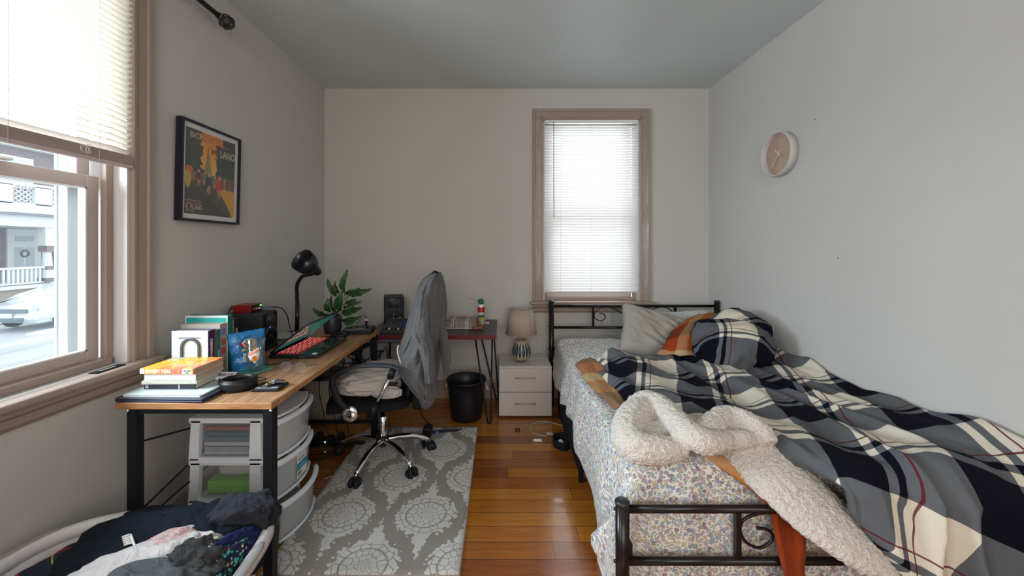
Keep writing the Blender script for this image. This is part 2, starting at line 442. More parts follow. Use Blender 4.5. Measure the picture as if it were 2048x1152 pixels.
# ---------------- mini blinds
SLAT = M('blind_slat', (.74, .69, .61), .5).translucent(.06, (.82, .76, .66))
SLATW = M('blind_slat_white', (.86, .83, .82), .45).translucent(.22, (.80, .76, .74))
CORD = plain('cord_white', (.8, .79, .76), .7)
def blind(T, u0, u1, ztop, zbot, w, mat, label, tilt, stack, pitch=.0235, headr=True, wand=None, loc=None):
    r = thing('window_blind', label, 'blind', loc)
    bm = BM(); L = .026
    z = zbot + stack + .012
    rows = []
    while z < ztop - .035: rows.append((z, tilt)); z += pitch
    for i, (z, tl) in enumerate(rows):
        tl2 = tl + noise.noise(V((i * .7, 3, 0))) * .05
        pr = []
        n = 4
        for k in range(n + 1):
            s = (k / n - .5) * L; hgt = .0018 * (1 - (2 * k / n - 1) ** 2)
            pr.append((w + s * math.cos(tl2) - hgt * math.sin(tl2), z + s * math.sin(tl2) + hgt * math.cos(tl2)))
        nu = 10
        vs = [[bm.verts.new((u0 + (u1 - u0) * a / nu, p[0], p[1] + noise.noise(V((a * .6, i * .9, 1))) * .0012)) for p in pr] for a in range(nu + 1)]
        for a in range(nu):
            for k in range(n):
                f = bm.faces.new((vs[a][k], vs[a + 1][k], vs[a + 1][k + 1], vs[a][k + 1])); f.smooth = True
    obj('slats', T(bm), mat, r)
    if stack > .02:
        bm = BM(); zz = zbot + .016
        while zz < zbot + stack:
            rbox(bm, (u0, w - .013, zz), (u1, w + .013, zz + .0022), .0008, seg=1); zz += .0033
        obj('stacked_slats', T(bm), STACK, r)
    bm = BM(); rbox(bm, (u0, w - .013, zbot), (u1, w + .013, zbot + .014), .004); obj('bottom_rail', T(bm), mat if stack < .02 else STACK, r)
    bm = BM(); rbox(bm, (u0 - .002, w - .016, ztop - .028), (u1 + .002, w + .02, ztop), .003); obj('head_rail', T(bm), WHT, r)
    for u in (u0 + .14, (u0 + u1) / 2, u1 - .14):
        bm = BM(); tube(bm, [(u, w - .0145, zbot), (u, w - .0145, ztop - .02)], .0008, 5); tube(bm, [(u, w + .0145, zbot), (u, w + .0145, ztop - .02)], .0008, 5)
        obj('ladder_cord', T(bm), CORD, r)
    if wand:
        bm = BM(); tube(bm, [(wand[0], w - .03, ztop - .02), (wand[0] + .002, w - .032, wand[1])], .0034, 6); obj('tilt_wand', T(bm), plain('clear_wand', (.35, .36, .36), .2), r)
    return r
STACK = plain('blind_stack_shaded', (.56, .47, .45), .5)  # slat plastic again, its backlit shade put into the colour
b1 = blind(TL, LW[0] + .004, LW[1] - .003, LW[3] - .005, 1.640, -.012, SLAT, 'cream slatted blind half raised over the left street window', -.62, .052, loc=(XL, 1.2, 1.64))
bm = BM()
for i in range(9):
    a = random.uniform(-1, 1)
    tube(bm, spline([(1.44 + a * .002, -.028, 1.69), (1.44 + a * .03, -.034, 1.675 + random.uniform(-.01, .02)), (1.44 + a * .012, -.03, 1.66)], 4), .0009, 5)
obj('tangled_cord', TL(bm), CORD, b1)
b2 = blind(TB, BW[0] + .012, BW[1] - .012, BW[3] - .004, .918, -.004, SLATW, 'white slatted blind fully lowered over the far window', 1.18, .0, wand=(BW[0] + .088, 1.57), loc=((BW[0] + BW[1]) / 2, YB, .918))
# clear insulating film stretched over the far window
FILM = M('clear_film', (1, 1, 1), .1)
tr = FILM.node('ShaderNodeBsdfTransparent'); gl = FILM.node('ShaderNodeBsdfGlossy'); gl.inputs['Roughness'].default_value = .12
bn = FILM.node('ShaderNodeBump'); bn.inputs['Strength'].default_value = .9; bn.inputs['Distance'].default_value = .02
cc = FILM.coord('Pos', scale=(9, 1, 1.2)); FILM.link(FILM.noise(cc, 5, 6, .65, 1.2), bn.inputs['Height']); FILM.link(bn.outputs[0], gl.inputs['Normal'])
mx = FILM.node('ShaderNodeMixShader')
px_, py_, pz_ = FILM.xyz(FILM.coord('Pos'))
edge = ((px_ - .792).ab().smooth(.33, .47)) * .16 + .025
FILM.link(edge, mx.inputs[0]); FILM.link(tr.outputs[0], mx.inputs[1]); FILM.link(gl.outputs[0], mx.inputs[2]); FILM.link(mx.outputs[0], FILM.out.inputs[0])
def ff(s, t):
    u = .302 + s * .98; z = .85 + t * 1.65
    e = min(s, 1 - s) * 2
    wr = noise.noise(V((u * 14, z * 1.6, 0))) * .006 * max(0, 1 - e * 2.2) + noise.noise(V((u * 5, z * 3, 5))) * .003
    return V((u, YB - .034 - abs(wr), z))
obj('plastic_film', gridmesh(ff, 60, 70), FILM, wb)
# strands of bunched film at the casing edges
bm = BM()
for k in range(7):
    x0 = random.choice([.305, .33, .345, 1.245, 1.262]) + random.uniform(-.006, .006); za = random.uniform(.86, 1.6); zb = za + random.uniform(.3, .9)
    tube(bm, spline([(x0 + random.uniform(-.008, .008), YB - .036, za + (min(zb, 2.48) - za) * i / 6) for i in range(7)], 4), [.0004, .0018, .001, .002, .0004], 5)
obj('film_fold', bm, M('bunched_film', (.85, .87, .88), .15, alpha=.45), wb)

# vent strip lying on the left sill
p = at(205, 741, z=.848)
bm = BM(); rbox(bm, (-1.535, 1.47, .8455), (-1.502, 1.585, .849), .001)
t = one('sill_label', 'dark narrow sticker strip with pale lettering lying on the left window sill', 'sticker', bm, plain('dark_sticker', (.012, .012, .015), .75, spec=.1))
bm = BM(); m_ = axes((-1.518, 1.527, .8491), (0, 1, 0), (-1, 0, 0))
for k in range(9): box(bm, (-.032 + k * .0072, -.005 - .001 * (k % 2), 0), (-.0275 + k * .0072, .005, .0003), mat=m_)
obj('lettering', bm, plain('sticker_print', (.35, .34, .32), .8), t)

# curtain rod
IRON = plain('dark_bronze', (.035, .03, .03), .35, .8)
r = thing('curtain_rod', 'dark metal curtain rod with a caged round finial above the left window', 'curtain rod', (-1.455, 1.2, 2.50))
bm = BM(); tube(bm, [(-1.455, .6, 2.512), (-1.455, 2.035, 2.512)], .0125, 14); obj('rod', bm, IRON, r)
bm = BM(); lathe(bm, [(0.0, 0), (.017, 0), (.017, .012), (.011, .016), (.02, .026), (.031, .045), (.036, .062), (.033, .08), (.022, .096), (.008, .104), (0, .105)], seg=20, mat=frame_to((-1.455, 2.035, 2.512), (-1.455, 3, 2.512)))
for k in range(8):
    a = k / 8 * 2 * PI; m = frame_to((-1.455, 2.035, 2.512), (-1.455, 3, 2.512))
    tube(bm, [m @ V((math.cos(a + i * .12) * q, math.sin(a + i * .12) * q, h)) for i, (q, h) in enumerate(((.02, .026), (.033, .045), (.038, .062), (.035, .08), (.022, .097)))], .0022, 5)
obj('finial', bm, plain('brushed_bronze', (.10, .09, .085), .3, .9), r)
bm = BM(); bar(bm, (XL, 1.78, 2.50), (-1.455, 1.78, 2.50), .012); box(bm, (XL, 1.76, 2.46), (XL + .004, 1.80, 2.54)); obj('bracket', bm, IRON, r)

# ============================================================ outdoors
SNOW = M('snow', (.78, .82, .86), .8); c = SNOW.coord('Pos'); SNOW.color(SNOW.ramp(SNOW.noise(c, .8, 5), [(.3, (.55, .6, .64)), (.6, (.85, .88, .9))])); SNOW.bump(SNOW.noise(c, 3, 4), .5, .1)
ROAD = M('wet_road', (.3, .3, .3), .5); c = ROAD.coord('Pos', scale=(1, .25, 1)); ROAD.color(ROAD.ramp(ROAD.noise(c, 1.2, 5), [(.3, (.28, .29, .3)), (.7, (.55, .57, .6))]))
BRK = M('pale_brick', (.3, .2, .2), .8); c = BRK.coord('Pos', scale=(1, 1, 1), rot=(PI / 2, 0, PI / 2))
bt = BRK.node('ShaderNodeTexBrick'); gx, gy, gz = BRK.xyz(BRK.coord('Pos'))
cb = BRK.node('ShaderNodeCombineXYZ'); BRK.link(gy, cb.inputs[0]); BRK.link(gz, cb.inputs[1]); BRK.link(cb.outputs[0], bt.inputs['Vector'])
bt.inputs['Scale'].default_value = 4.5; bt.inputs['Color1'].default_value = (.20, .12, .12, 1); bt.inputs['Color2'].default_value = (.13, .10, .12, 1); bt.inputs['Mortar'].default_value = (.3, .28, .27, 1); BRK.color(bt.outputs[0])
OW = plain('outdoor_white', (.62, .64, .64), .6); STN = plain('tan_stone', (.3, .25, .2), .8)
GZ = -1.2
def ground(name, x0, x1, z, mat, amp, lab):
    fn = lambda s, t: V((x0 + (x1 - x0) * s, -6 + 60 * t, z + amp * (noise.noise(V((x0 + (x1 - x0) * s, (-6 + 60 * t) * .6, 1))) + .5 * noise.noise(V((s * 30, t * 90, 4))))))
    o = obj(name, gridmesh(fn, 24, 120), mat); props(o, lab, None, None, 'structure'); return o
ground('trim_1', -30, -1.8, GZ - .02, ROAD, .0, 'wet street with slush tracks')
ground('trim_2', -14.2, -12.9, GZ - .05, SNOW, .12, 'snow ridge along the kerb before the car')
ground('trim_3', -18.6, -16.2, GZ + .12, SNOW, .25, 'snow bank behind the car')
ground('trim_4', -7, -2.2, GZ + .05, SNOW, .15, 'snow beside the near pavement')
h = thing('row_house', 'pale brick row house with white porch across the street', 'house', (-21.5, 18, GZ))
bm = BM(); box(bm, (-27, 6, GZ), (-21.5, 34, 5.7)); obj('brick_wall', bm, BRK, h)
bm = BM(); box(bm, (-27.2, 5.8, 5.7), (-21.1, 34.2, 6.0)); obj('eave', bm, OW, h)
bm = BM(); box(bm, (-21.5, 8, GZ), (-19.0, 31, -.35)); box(bm, (-19, 8, GZ), (-18.9, 31, -.8)); obj('porch_base', bm, STN, h)
bm = BM(); box(bm, (-21.5, 8, -.35), (-18.85, 31, -.22)); obj('porch_floor', bm, OW, h)
bm = BM(); box(bm, (-21.5, 8, 2.12), (-18.9, 31, 2.55)); obj('porch_beam', bm, OW, h)
bm = BM(); rbox(bm, (-21.5, 7.9, 2.62), (-18.7, 31, 2.98), .08); obj('roof_snow', bm, SNOW, h)
bm = BM(); box(bm, (-21.5, 7.9, 2.55), (-18.7, 31, 2.62)); obj('porch_roof', bm, plain('roof_edge', (.2, .18, .2), .7), h)
for yy in (10.2, 13.4, 16.65, 20, 23.4):
    bm = BM(); box(bm, (-19.3, yy - .17, -.22), (-18.95, yy + .17, .35)); lathe(bm, [(.17, .5), (.13, 1.1)], (-19.12, yy, 0), 16); box(bm, (-19.3, yy - .2, 1.35), (-18.95, yy + .2, 2.12)); obj('porch_column', bm, OW, h)
    bm = BM(); bm.free()
    for qa, qb, qc in ((-.22, 0, .2), (.35, .5, .16), (1.1, 1.35, .16)):
        bm = BM(); box(bm, (-19.32, yy - qc, qa), (-18.93, yy + qc, qb)); obj('brick_band', bm, BRK, h)
bm = BM(); yy = 8.2
box(bm, (-19.1, 8, .42), (-19.0, 31, .5)); box(bm, (-19.1, 8, -.18), (-19.0, 31, -.12))
while yy < 31: box(bm, (-19.08, yy, -.18), (-19.03, yy + .07, .45)); yy += .15
obj('porch_railing', bm, OW, h)
# balustrade of pierced blocks above the porch
bm = BM(); yy = 8.0
box(bm, (-19.1, 8, 2.95), (-18.95, 31, 3.05)); box(bm, (-19.1, 8, 3.72), (-18.95, 31, 3.85))
while yy < 31:
    box(bm, (-19.1, yy, 3.0), (-18.95, yy + .6, 3.75))
    for i in range(3):
        for j in range(4):
            cy, cz = yy + .72 + i * .22, 3.13 + j * .18
            for a in range(4):
                b0 = a * PI / 2
                bar(bm, (-19.02, cy + .1 * math.cos(b0), cz + .09 * math.sin(b0)), (-19.02, cy + .1 * math.cos(b0 + PI / 2), cz + .09 * math.sin(b0 + PI / 2)), .05, .03)
    yy += 1.35
obj('pierced_balustrade', bm, OW, h)
for yy in (11.4, 17.28, 23.2):
    bm = BM(); box(bm, (-21.5, yy - .12, -.22), (-21.42, yy + 1.14, 2.1)); d = obj('front_door', bm, OW, h)
    bm = BM(); box(bm, (-21.42, yy + .15, 1.55), (-21.41, yy + .85, 1.8)); box(bm, (-21.42, yy + .12, .2), (-21.41, yy + .45, 1.3)); box(bm, (-21.42, yy + .55, .2), (-21.41, yy + .88, 1.3))
    obj('door_panel', bm, plain('door_grey', (.42, .46, .48), .6), d)
    bm = BM(); tube(bm, [(-21.4, yy + .5 + .14 * math.cos(a * PI / 6), 1.0 + .14 * math.sin(a * PI / 6)) for a in range(12)], .04, 6, closed=True); obj('door_wreath', bm, plain('wreath', (.1, .1, .08), .8), d)
for yy in (13.6, 16.9, 20.6, 25):
    bm = BM(); box(bm, (-21.5, yy, 3.95), (-21.4, yy + 1.2, 5.3)); w_ = obj('window', bm, OW, h)
    bm = BM(); box(bm, (-21.41, yy + .12, 4.05), (-21.39, yy + 1.08, 5.2)); obj('pane', bm, plain('house_glass', (.5, .56, .6), .1), w_)
bm = BM(); box(bm, (-21.5, 15.5, .3), (-21.45, 16.3, 1.0)); obj('notice', bm, OW, h)
# parked car
cg = thing('car', 'white saloon car parked across the snowy street', 'car', (-14.5, 13.6, GZ))
CARW = plain('car_white', (.72, .75, .77), .25, coat=.5); CARD = plain('car_glass', (.12, .16, .18), .08)
prof = [(11.62, .25), (11.58, .55), (11.7, .72), (12.6, .92), (13.5, 1.36), (14.3, 1.45), (15.3, 1.38), (15.9, 1.02), (16.2, .95), (16.25, .3)]
bm = BM(); t = BM(); prism(t, [(a, b + GZ) for a, b in prof], (-15.35, -13.6), axis='x'); bmesh.ops.bevel(t, geom=t.edges[:], offset=.1, segments=3, affect='EDGES'); join(bm, t); obj('body', bm, CARW, cg, smooth=True)
bm = BM(); prism(bm, [(12.75, .97 + GZ), (13.52, 1.31 + GZ), (14.3, 1.38 + GZ), (15.2, 1.31 + GZ), (15.6, 1.0 + GZ)], (-15.37, -13.58), axis='x'); obj('side_glass', bm, CARD, cg)
bm = BM(); box(bm, (-15.1, 11.56, .56 + GZ), (-13.9, 11.62, .68 + GZ)); box(bm, (-15.0, 11.54, .3 + GZ), (-14.0, 11.6, .42 + GZ)); obj('grille', bm, CARD, cg)
bm = BM(); box(bm, (-14.7, 11.55, .42 + GZ), (-14.3, 11.58, .55 + GZ)); obj('number_plate', bm, OW, cg)
for sx in (-15.2, -13.75):
    bm = BM(); lathe(bm, [(0, -.06), (.14, -.04), (.16, .02), (0, .05)], seg=16, mat=frame_to((sx, 11.68, .66 + GZ), (sx, 11, .66 + GZ)), sy=.55); obj('headlight', bm, plain('lamp_glass', (.5, .55, .58), .1), cg)
for sx in (-15.36, -13.74):
    for sy in (12.4, 15.4):
        bm = BM(); lathe(bm, [(0, 0), (.2, .0), (.31, .02), (.33, .05), (.33, .14), (.3, .16)], seg=24, mat=frame_to((sx, sy, .33 + GZ), (sx + 1, sy, .33 + GZ))); obj('wheel', bm, plain('tyre', (.03, .03, .03), .8), cg)

# ============================================================ light
w = bpy.data.worlds.new('world'); SC.world = w; w.use_nodes = True
bg = w.node_tree.nodes['Background']; bg.inputs[0].default_value = (.90, .95, 1, 1); bg.inputs[1].default_value = 2.3
def area(name, loc, aim, sx, sy, power, col):
    l = bpy.data.lights.new(name, 'AREA'); l.shape = 'RECTANGLE'; l.size = sx; l.size_y = sy; l.energy = power; l.color = col
    o = bpy.data.objects.new(name, l); C.objects.link(o); o.location = loc
    o.rotation_euler = (V(aim) - V(loc)).to_track_quat('-Z', 'Y').to_euler(); return o
area('daylight_far_window', (.79, YB + .9, 1.95), (.79, 0, 1.5), 1.5, 1.9, 50, (.86, .93, 1))
area('daylight_left_window', (-3.3, .6, 2.0), (1.0, 1.75, .3), 2.0, 1.8, 430, (.82, .91, 1))
area('added_fill_near', (-2.1, -.65, 1.7), (0, 0, 1.0), 1.3, 1.6, 68, (.84, .92, 1))  # added fill lamp outside the unseen extra window
area('added_fill_rear', (.2, YF - .5, 1.75), (.2, 1.5, 1.3), 2.2, 1.6, 42, (1, .82, .66))  # added warm fill lamp behind the viewer, outside the added opening
SC.view_settings.exposure = .12
SC.cycles.max_bounces = 10; SC.cycles.diffuse_bounces = 5; SC.cycles.transparent_max_bounces = 24; SC.cycles.use_denoising = True
SC.cycles.caustics_reflective = False; SC.cycles.caustics_refractive = False
try: SC.cycles.sample_clamp_indirect = 6
except Exception: pass
# ============================================================ left desk
BLK = plain('black_metal', (.010, .010, .014), .4, spec=.25); BLKP = plain('black_plastic', (.012, .012, .015), .45, spec=.3); CHR = M('chrome', (.8, .8, .8), .07, 1)
DW = M('desk_wood', (.4, .2, .1), .38)
c = DW.coord('Pos', scale=(14, 1.1, 14)); n = DW.noise(c, 3.2, 6, .62, .8); n2 = DW.noise(DW.coord('Pos', scale=(60, 2.5, 60)), 3, 3)
DW.color(DW.mix(n2.smooth(.5, .8) * .45, DW.ramp(n, [(.28, (.17, .08, .035)), (.5, (.34, .18, .09)), (.72, (.47, .28, .155))]), (.16, .07, .03)))
DE = M('desk_edge_wood', (.4, .2, .1), .45); c = DE.coord('Pos', scale=(3, 3, 30)); DE.color(DE.ramp(DE.noise(c, 4, 4), [(.3, (.30, .13, .05)), (.7, (.47, .24, .11))]))
DZ = .74
d = thing('writing_desk', 'long wood-topped desk with black metal legs along the left wall', 'desk', (-1.14, 2.1, 0))
bm = BM()
for f in box(bm, (-1.43, 1.463, DZ - .024), (-.848, 2.74, DZ)): f.material_index = 0 if f.calc_center_median().z > DZ - .001 else 1
bmesh.ops.recalc_face_normals(bm, faces=bm.faces)
for f in bm.faces: f.material_index = 0 if abs(f.normal.z) > .9 else 1
obj('desktop', bm, [DW, DE], d, bevel=.0012, bseg=1)
for x in (-1.391, -.884):
    for y in (1.468, 2.69):
        bm = BM(); rbox(bm, (x, y, 0), (x + .036, y + .036, DZ - .024), .002, seg=1); obj('leg', bm, BLK, d)
        bm = BM(); lathe(bm, [(0, 0), (.006, 0), (.006, .003), (0, .005)], seg=12, mat=frame_to((x + (.03 if x > -1 else .006), y - .0, DZ - .03), (x + (.03 if x > -1 else .006), y - 1, DZ - .03))); obj('bolt', bm, CHR, d)
for a, b in (((-1.36, 1.486, .705), (-.88, 1.486, .705)), ((-1.36, 2.71, .705), (-.88, 2.71, .705)), ((-1.373, 1.5, .705), (-1.373, 2.69, .705)), ((-1.36, 2.71, .12), (-.88, 2.71, .12)), ((-1.373, 1.5, .12), (-1.373, 2.69, .12))):
    bm = BM(); bar(bm, a, b, .02, .02); obj('frame_rail', bm, BLK, d)
for a, b in (((-1.385, 1.5, .574), (-1.385, 2.69, .28)), ((-1.385, 1.5, .30), (-1.385, 2.69, .55)), ((-1.365, 1.5, .27), (-1.365, 2.69, .36))):
    bm = BM(); tube(bm, [a, b], .004, 6); obj('brace', bm, BLK, d)

# ============================================================ far desk on hairpin legs
BT = M('scuffed_black_top', (.03, .03, .035), .35); c = BT.coord('Pos'); BT.color(BT.mix(BT.noise(c, 40, 6, .75).smooth(.58, .75) * .5, (.035, .033, .04), (.14, .13, .14)))
RED = plain('red_edge', (.14, .005, .010), .4)
d2 = thing('hairpin_desk', 'black-topped desk with red edge on hairpin legs by the far wall', 'desk', (-.5, 3.1, 0))
ZD = .69
bm = BM(); rbox(bm, (-.98, 2.80, ZD - .03), (-.03, 3.41, ZD), .0015, seg=1)
for f in bm.faces: f.material_index = 0 if abs(f.normal.z) > .9 else 1
obj('desktop', bm, [BT, RED], d2)
for (ax, ay, bx_, by_, fx, fy) in ((-.185, 2.88, -.06, 2.88, -.085, 2.93), (-.19, 3.36, -.06, 3.3, -.03, 3.38), (-.93, 2.88, -.80, 2.88, -.9, 2.92), (-.93, 3.34, -.8, 3.3, -.93, 3.36)):
    bm = BM(); tube(bm, [(ax, ay, ZD - .03), (fx - .012, fy, .03)] + [(fx - .012 + .012 * (1 - math.cos(k * PI / 5)), fy, .03 - .024 * math.sin(k * PI / 5)) for k in range(1, 5)] + [(fx + .012, fy, .03), (bx_, by_, ZD - .03)], .006, 8)
    box(bm, (min(ax, bx_) - .02, ay - .03, ZD - .034), (max(ax, bx_) + .02, ay + .03, ZD - .03)); obj('hairpin_leg', bm, BLK, d2)

# ============================================================ things on the left desk
def paper(name, a, b): 
    m = M(name, a, .8); c = m.coord('Object', scale=(4, 4, 500)); m.color(m.mix(m.noise(c, 3, 2), a, b)); return m
PG = paper('book_pages', (.62, .59, .51), (.45, .41, .33)); PW = paper('white_pages', (.66, .69, .68), (.5, .52, .5)); BRNP = paper('tan_pages', (.52, .40, .27), (.33, .25, .16))
_mats = {}
def col(name, c, r=.5, metal=0, **k):
    key = (name, c, r, metal)
    if key not in _mats: _mats[key] = plain(name, c, r, metal, **k)
    return _mats[key]
INK = col('ink', (.02, .02, .03)); WTX = col('pale_print', (.75, .73, .7))
def flat_book(name, label, cat, x0, x1, y0, y1, z0, z1, cover, pages, rot=0, spine_side='front', group=None, cov=.0015):
    t = thing(name, label, cat, ((x0 + x1) / 2, (y0 + y1) / 2, z0), rot, group)
    w, dpt, h = (x1 - x0) / 2, (y1 - y0) / 2, z1 - z0
    bm = BM(); box(bm, (-w, -dpt, 0), (w, dpt, cov)); box(bm, (-w, -dpt, h - cov), (w, dpt, h)); box(bm, (-w, -dpt, cov), (w, -dpt + cov, h - cov)) if spine_side == 'front' else None
    obj('cover', bm, cover, t, world=False)
    bm = BM(); box(bm, (-w + .003, -dpt + (cov if spine_side == 'front' else .001), cov), (w - .002, dpt - .003, h - cov)); obj('pages', bm, pages, t, world=False)
    return t
# closed dark laptop at the bottom of the pile
t = thing('closed_laptop', 'closed dark laptop at the near left corner of the wooden desk', 'laptop', (-1.265, 1.58, DZ), -.03)
bm = BM(); rbox(bm, (-.17, -.115, 0), (.165, .115, .009), .004); obj('base', bm, col('navy_shell', (.02, .022, .05), .3), t, world=False)
bm = BM(); rbox(bm, (-.17, -.115, .010), (.165, .115, .016), .003); obj('lid', bm, col('dark_shell', (.05, .055, .08), .25), t, world=False)
t = thing('paper_sheaf', 'bundle of white papers in a clear sleeve on the closed laptop', 'papers', (-1.265, 1.585, DZ + .016), -.01)
bm = BM(); box(bm, (-.15, -.105, 0), (.14, .105, .008)); obj('sheets', bm, PW, t, world=False)
bm = BM(); rbox(bm, (-.155, -.108, .0082), (.150, .108, .0092), .0004, seg=1); obj('sleeve', bm, M('clear_sleeve', (.7, .8, .8), .08, alpha=.35), t, world=False)
z0 = DZ + .0256
t = flat_book('planner', 'black spiral planner under the cream notebook in the near book pile', 'notebook', -1.385, -1.185, 1.535, 1.665, z0, z0 + .021, col('black_cover', (.02, .022, .03), .2), PG)
bm = BM(); box(bm, (.035, -.067, .001), (.039, -.0655, .02)); obj('elastic_band', bm, col('lilac', (.5, .42, .6)), t, world=False)
bm = BM(); lathe(bm, [(.004, 0), (.006, 0), (.006, .001), (.004, .001)], seg=14, mat=frame_to((-.088, -.0655, .01), (-.088, -1, .01))); words(bm, '2', .012, axes((-.085, -.0662, .01), (1, 0, 0), (0, 0, 1))); obj('emblem', bm, WTX, t, world=False)
z0 += .0215
t = flat_book('spiral_notebook', 'cream wire-bound notebook between the black planner and white paperback', 'notebook', -1.39, -1.18, 1.53, 1.675, z0, z0 + .012, PG, PG, .02)
bm = BM()
for k in range(34):
    xx = -.1 + k * .006
    tube(bm, [(xx, -.0725 + .005 * math.cos(a * PI / 4), .006 + .007 * math.sin(a * PI / 4)) for a in range(8)], .0008, 4, closed=True)
obj('wire_binding', bm, col('white_wire', (.7, .7, .68), .4), t, world=False)
z0 += .0135
t = flat_book('paperback_book', 'thick white-edged paperback directly beneath the orange book', 'book', -1.385, -1.18, 1.535, 1.685, z0, z0 + .025, PW, BRNP, -.03)
z0 += .0255
OR = M('orange_cover', (.8, .3, .05), .35); cc_ = OR.coord('Object', rot=(0, 0, .6)); gx, gy, gz = OR.xyz(cc_)
OR.color(OR.mix(OR.noise(OR.coord('Object', scale=(30, 8, 1), rot=(0, 0, -.5)), 1.5, 3).smooth(.5, .56), OR.ramp(gx * 5 + .5, [(.1, (.85, .42, .05)), (.55, (.85, .22, .05)), (.9, (.8, .14, .10))]), (.9, .45, .06)))
t = flat_book('paperback_book', 'orange paperback lying on top of the near book pile', 'book', -1.395, -1.185, 1.528, 1.69, z0, z0 + .021, OR, BRNP, -.02)
bm = BM(); box(bm, (-.105, -.0815, .001), (-.088, -.0808, .02)); box(bm, (.062, -.0815, .001), (.096, -.0808, .02)); obj('spine_label', bm, WTX, t, world=False)
bm = BM(); words(bm, 'ECKHART TOLLE', .0165, axes((-.083, -.0812, .0105), (1, 0, 0), (0, 0, 1)), align='LEFT', sx=.78, bold=.0006); obj('spine_lettering', bm, col('pale_orange_print', (.9, .75, .6)), t, world=False)
bm = BM(); words(bm, 'THE POWER', .03, axes((-.02, .045, .0212), (1, .0, 0), (0, 1, 0)), bold=.001); words(bm, 'OF NOW', .03, axes((-.03, .012, .0212), (1, 0, 0), (0, 1, 0)), bold=.001); obj('cover_lettering', bm, col('yellow_print', (.9, .6, .12)), t, world=False)
bm = BM(); words(bm, 'A GUIDE TO SPIRITUAL', .011, axes((.03, -.03, .0212), (1, 0, 0), (0, 1, 0))); words(bm, 'ENLIGHTENMENT', .011, axes((.04, -.045, .0212), (1, 0, 0), (0, 1, 0))); obj('subtitle', bm, col('pink_print', (.9, .55, .45)), t, world=False)
bm = BM(); box(bm, (-.095, .03, .021), (-.055, .075, .0214)); obj('blue_patch', bm, col('pale_blue_print', (.4, .55, .7)), t, world=False)
bm = BM(); words(bm, 'CR 299.8', .008, axes((.079, -.0818, .0125), (1, 0, 0), (0, 0, 1))); words(bm, '.T655', .008, axes((.079, -.0818, .005), (1, 0, 0), (0, 0, 1))); obj('call_number', bm, INK, t, world=False)

# row of upright books, spines to the right, front cover to the viewer
rows = [ # name, thick, height, depth, spine colour, page mat, title, title colour, label
 (.040, .218, .155, (.045, .02, .09), PW, 'DEBRIEFING  SUSAN', (.65, .62, .7), 'upright paperback with purple-black spine, foremost in the desk row'),
 (.012, .216, .14, (.25, .10, .04), PG, '', None, 'thin upright book with brown spine behind the purple-spined one'),
 (.020, .212, .16, (.02, .16, .15), PG, 'The Guilt', (.4, .7, .65), 'slim upright book with teal spine reading The Guilt'),
 (.045, .232, .175, (.36, .32, .27), PG, '', (.3, .12, .08), 'upright book with grey patchwork spine next to tall teal book'),
 (.034, .262, .195, (.01, .13, .12), PW, 'IRAN', (.35, .62, .55), 'tallest upright book, teal spine reading IRAN'),
 (.030, .232, .15, (.33, .26, .17), PW, '', (.1, .25, .22), 'tan and teal upright book just behind the tall teal book'),
 (.028, .236, .16, (.018, .016, .02), PG, '', None, 'black upright book beside the tan spine near the speaker'),
 (.026, .233, .16, (.014, .013, .016), PG, '', None, 'rearmost black upright book against the near speaker'),
]
y = 1.69
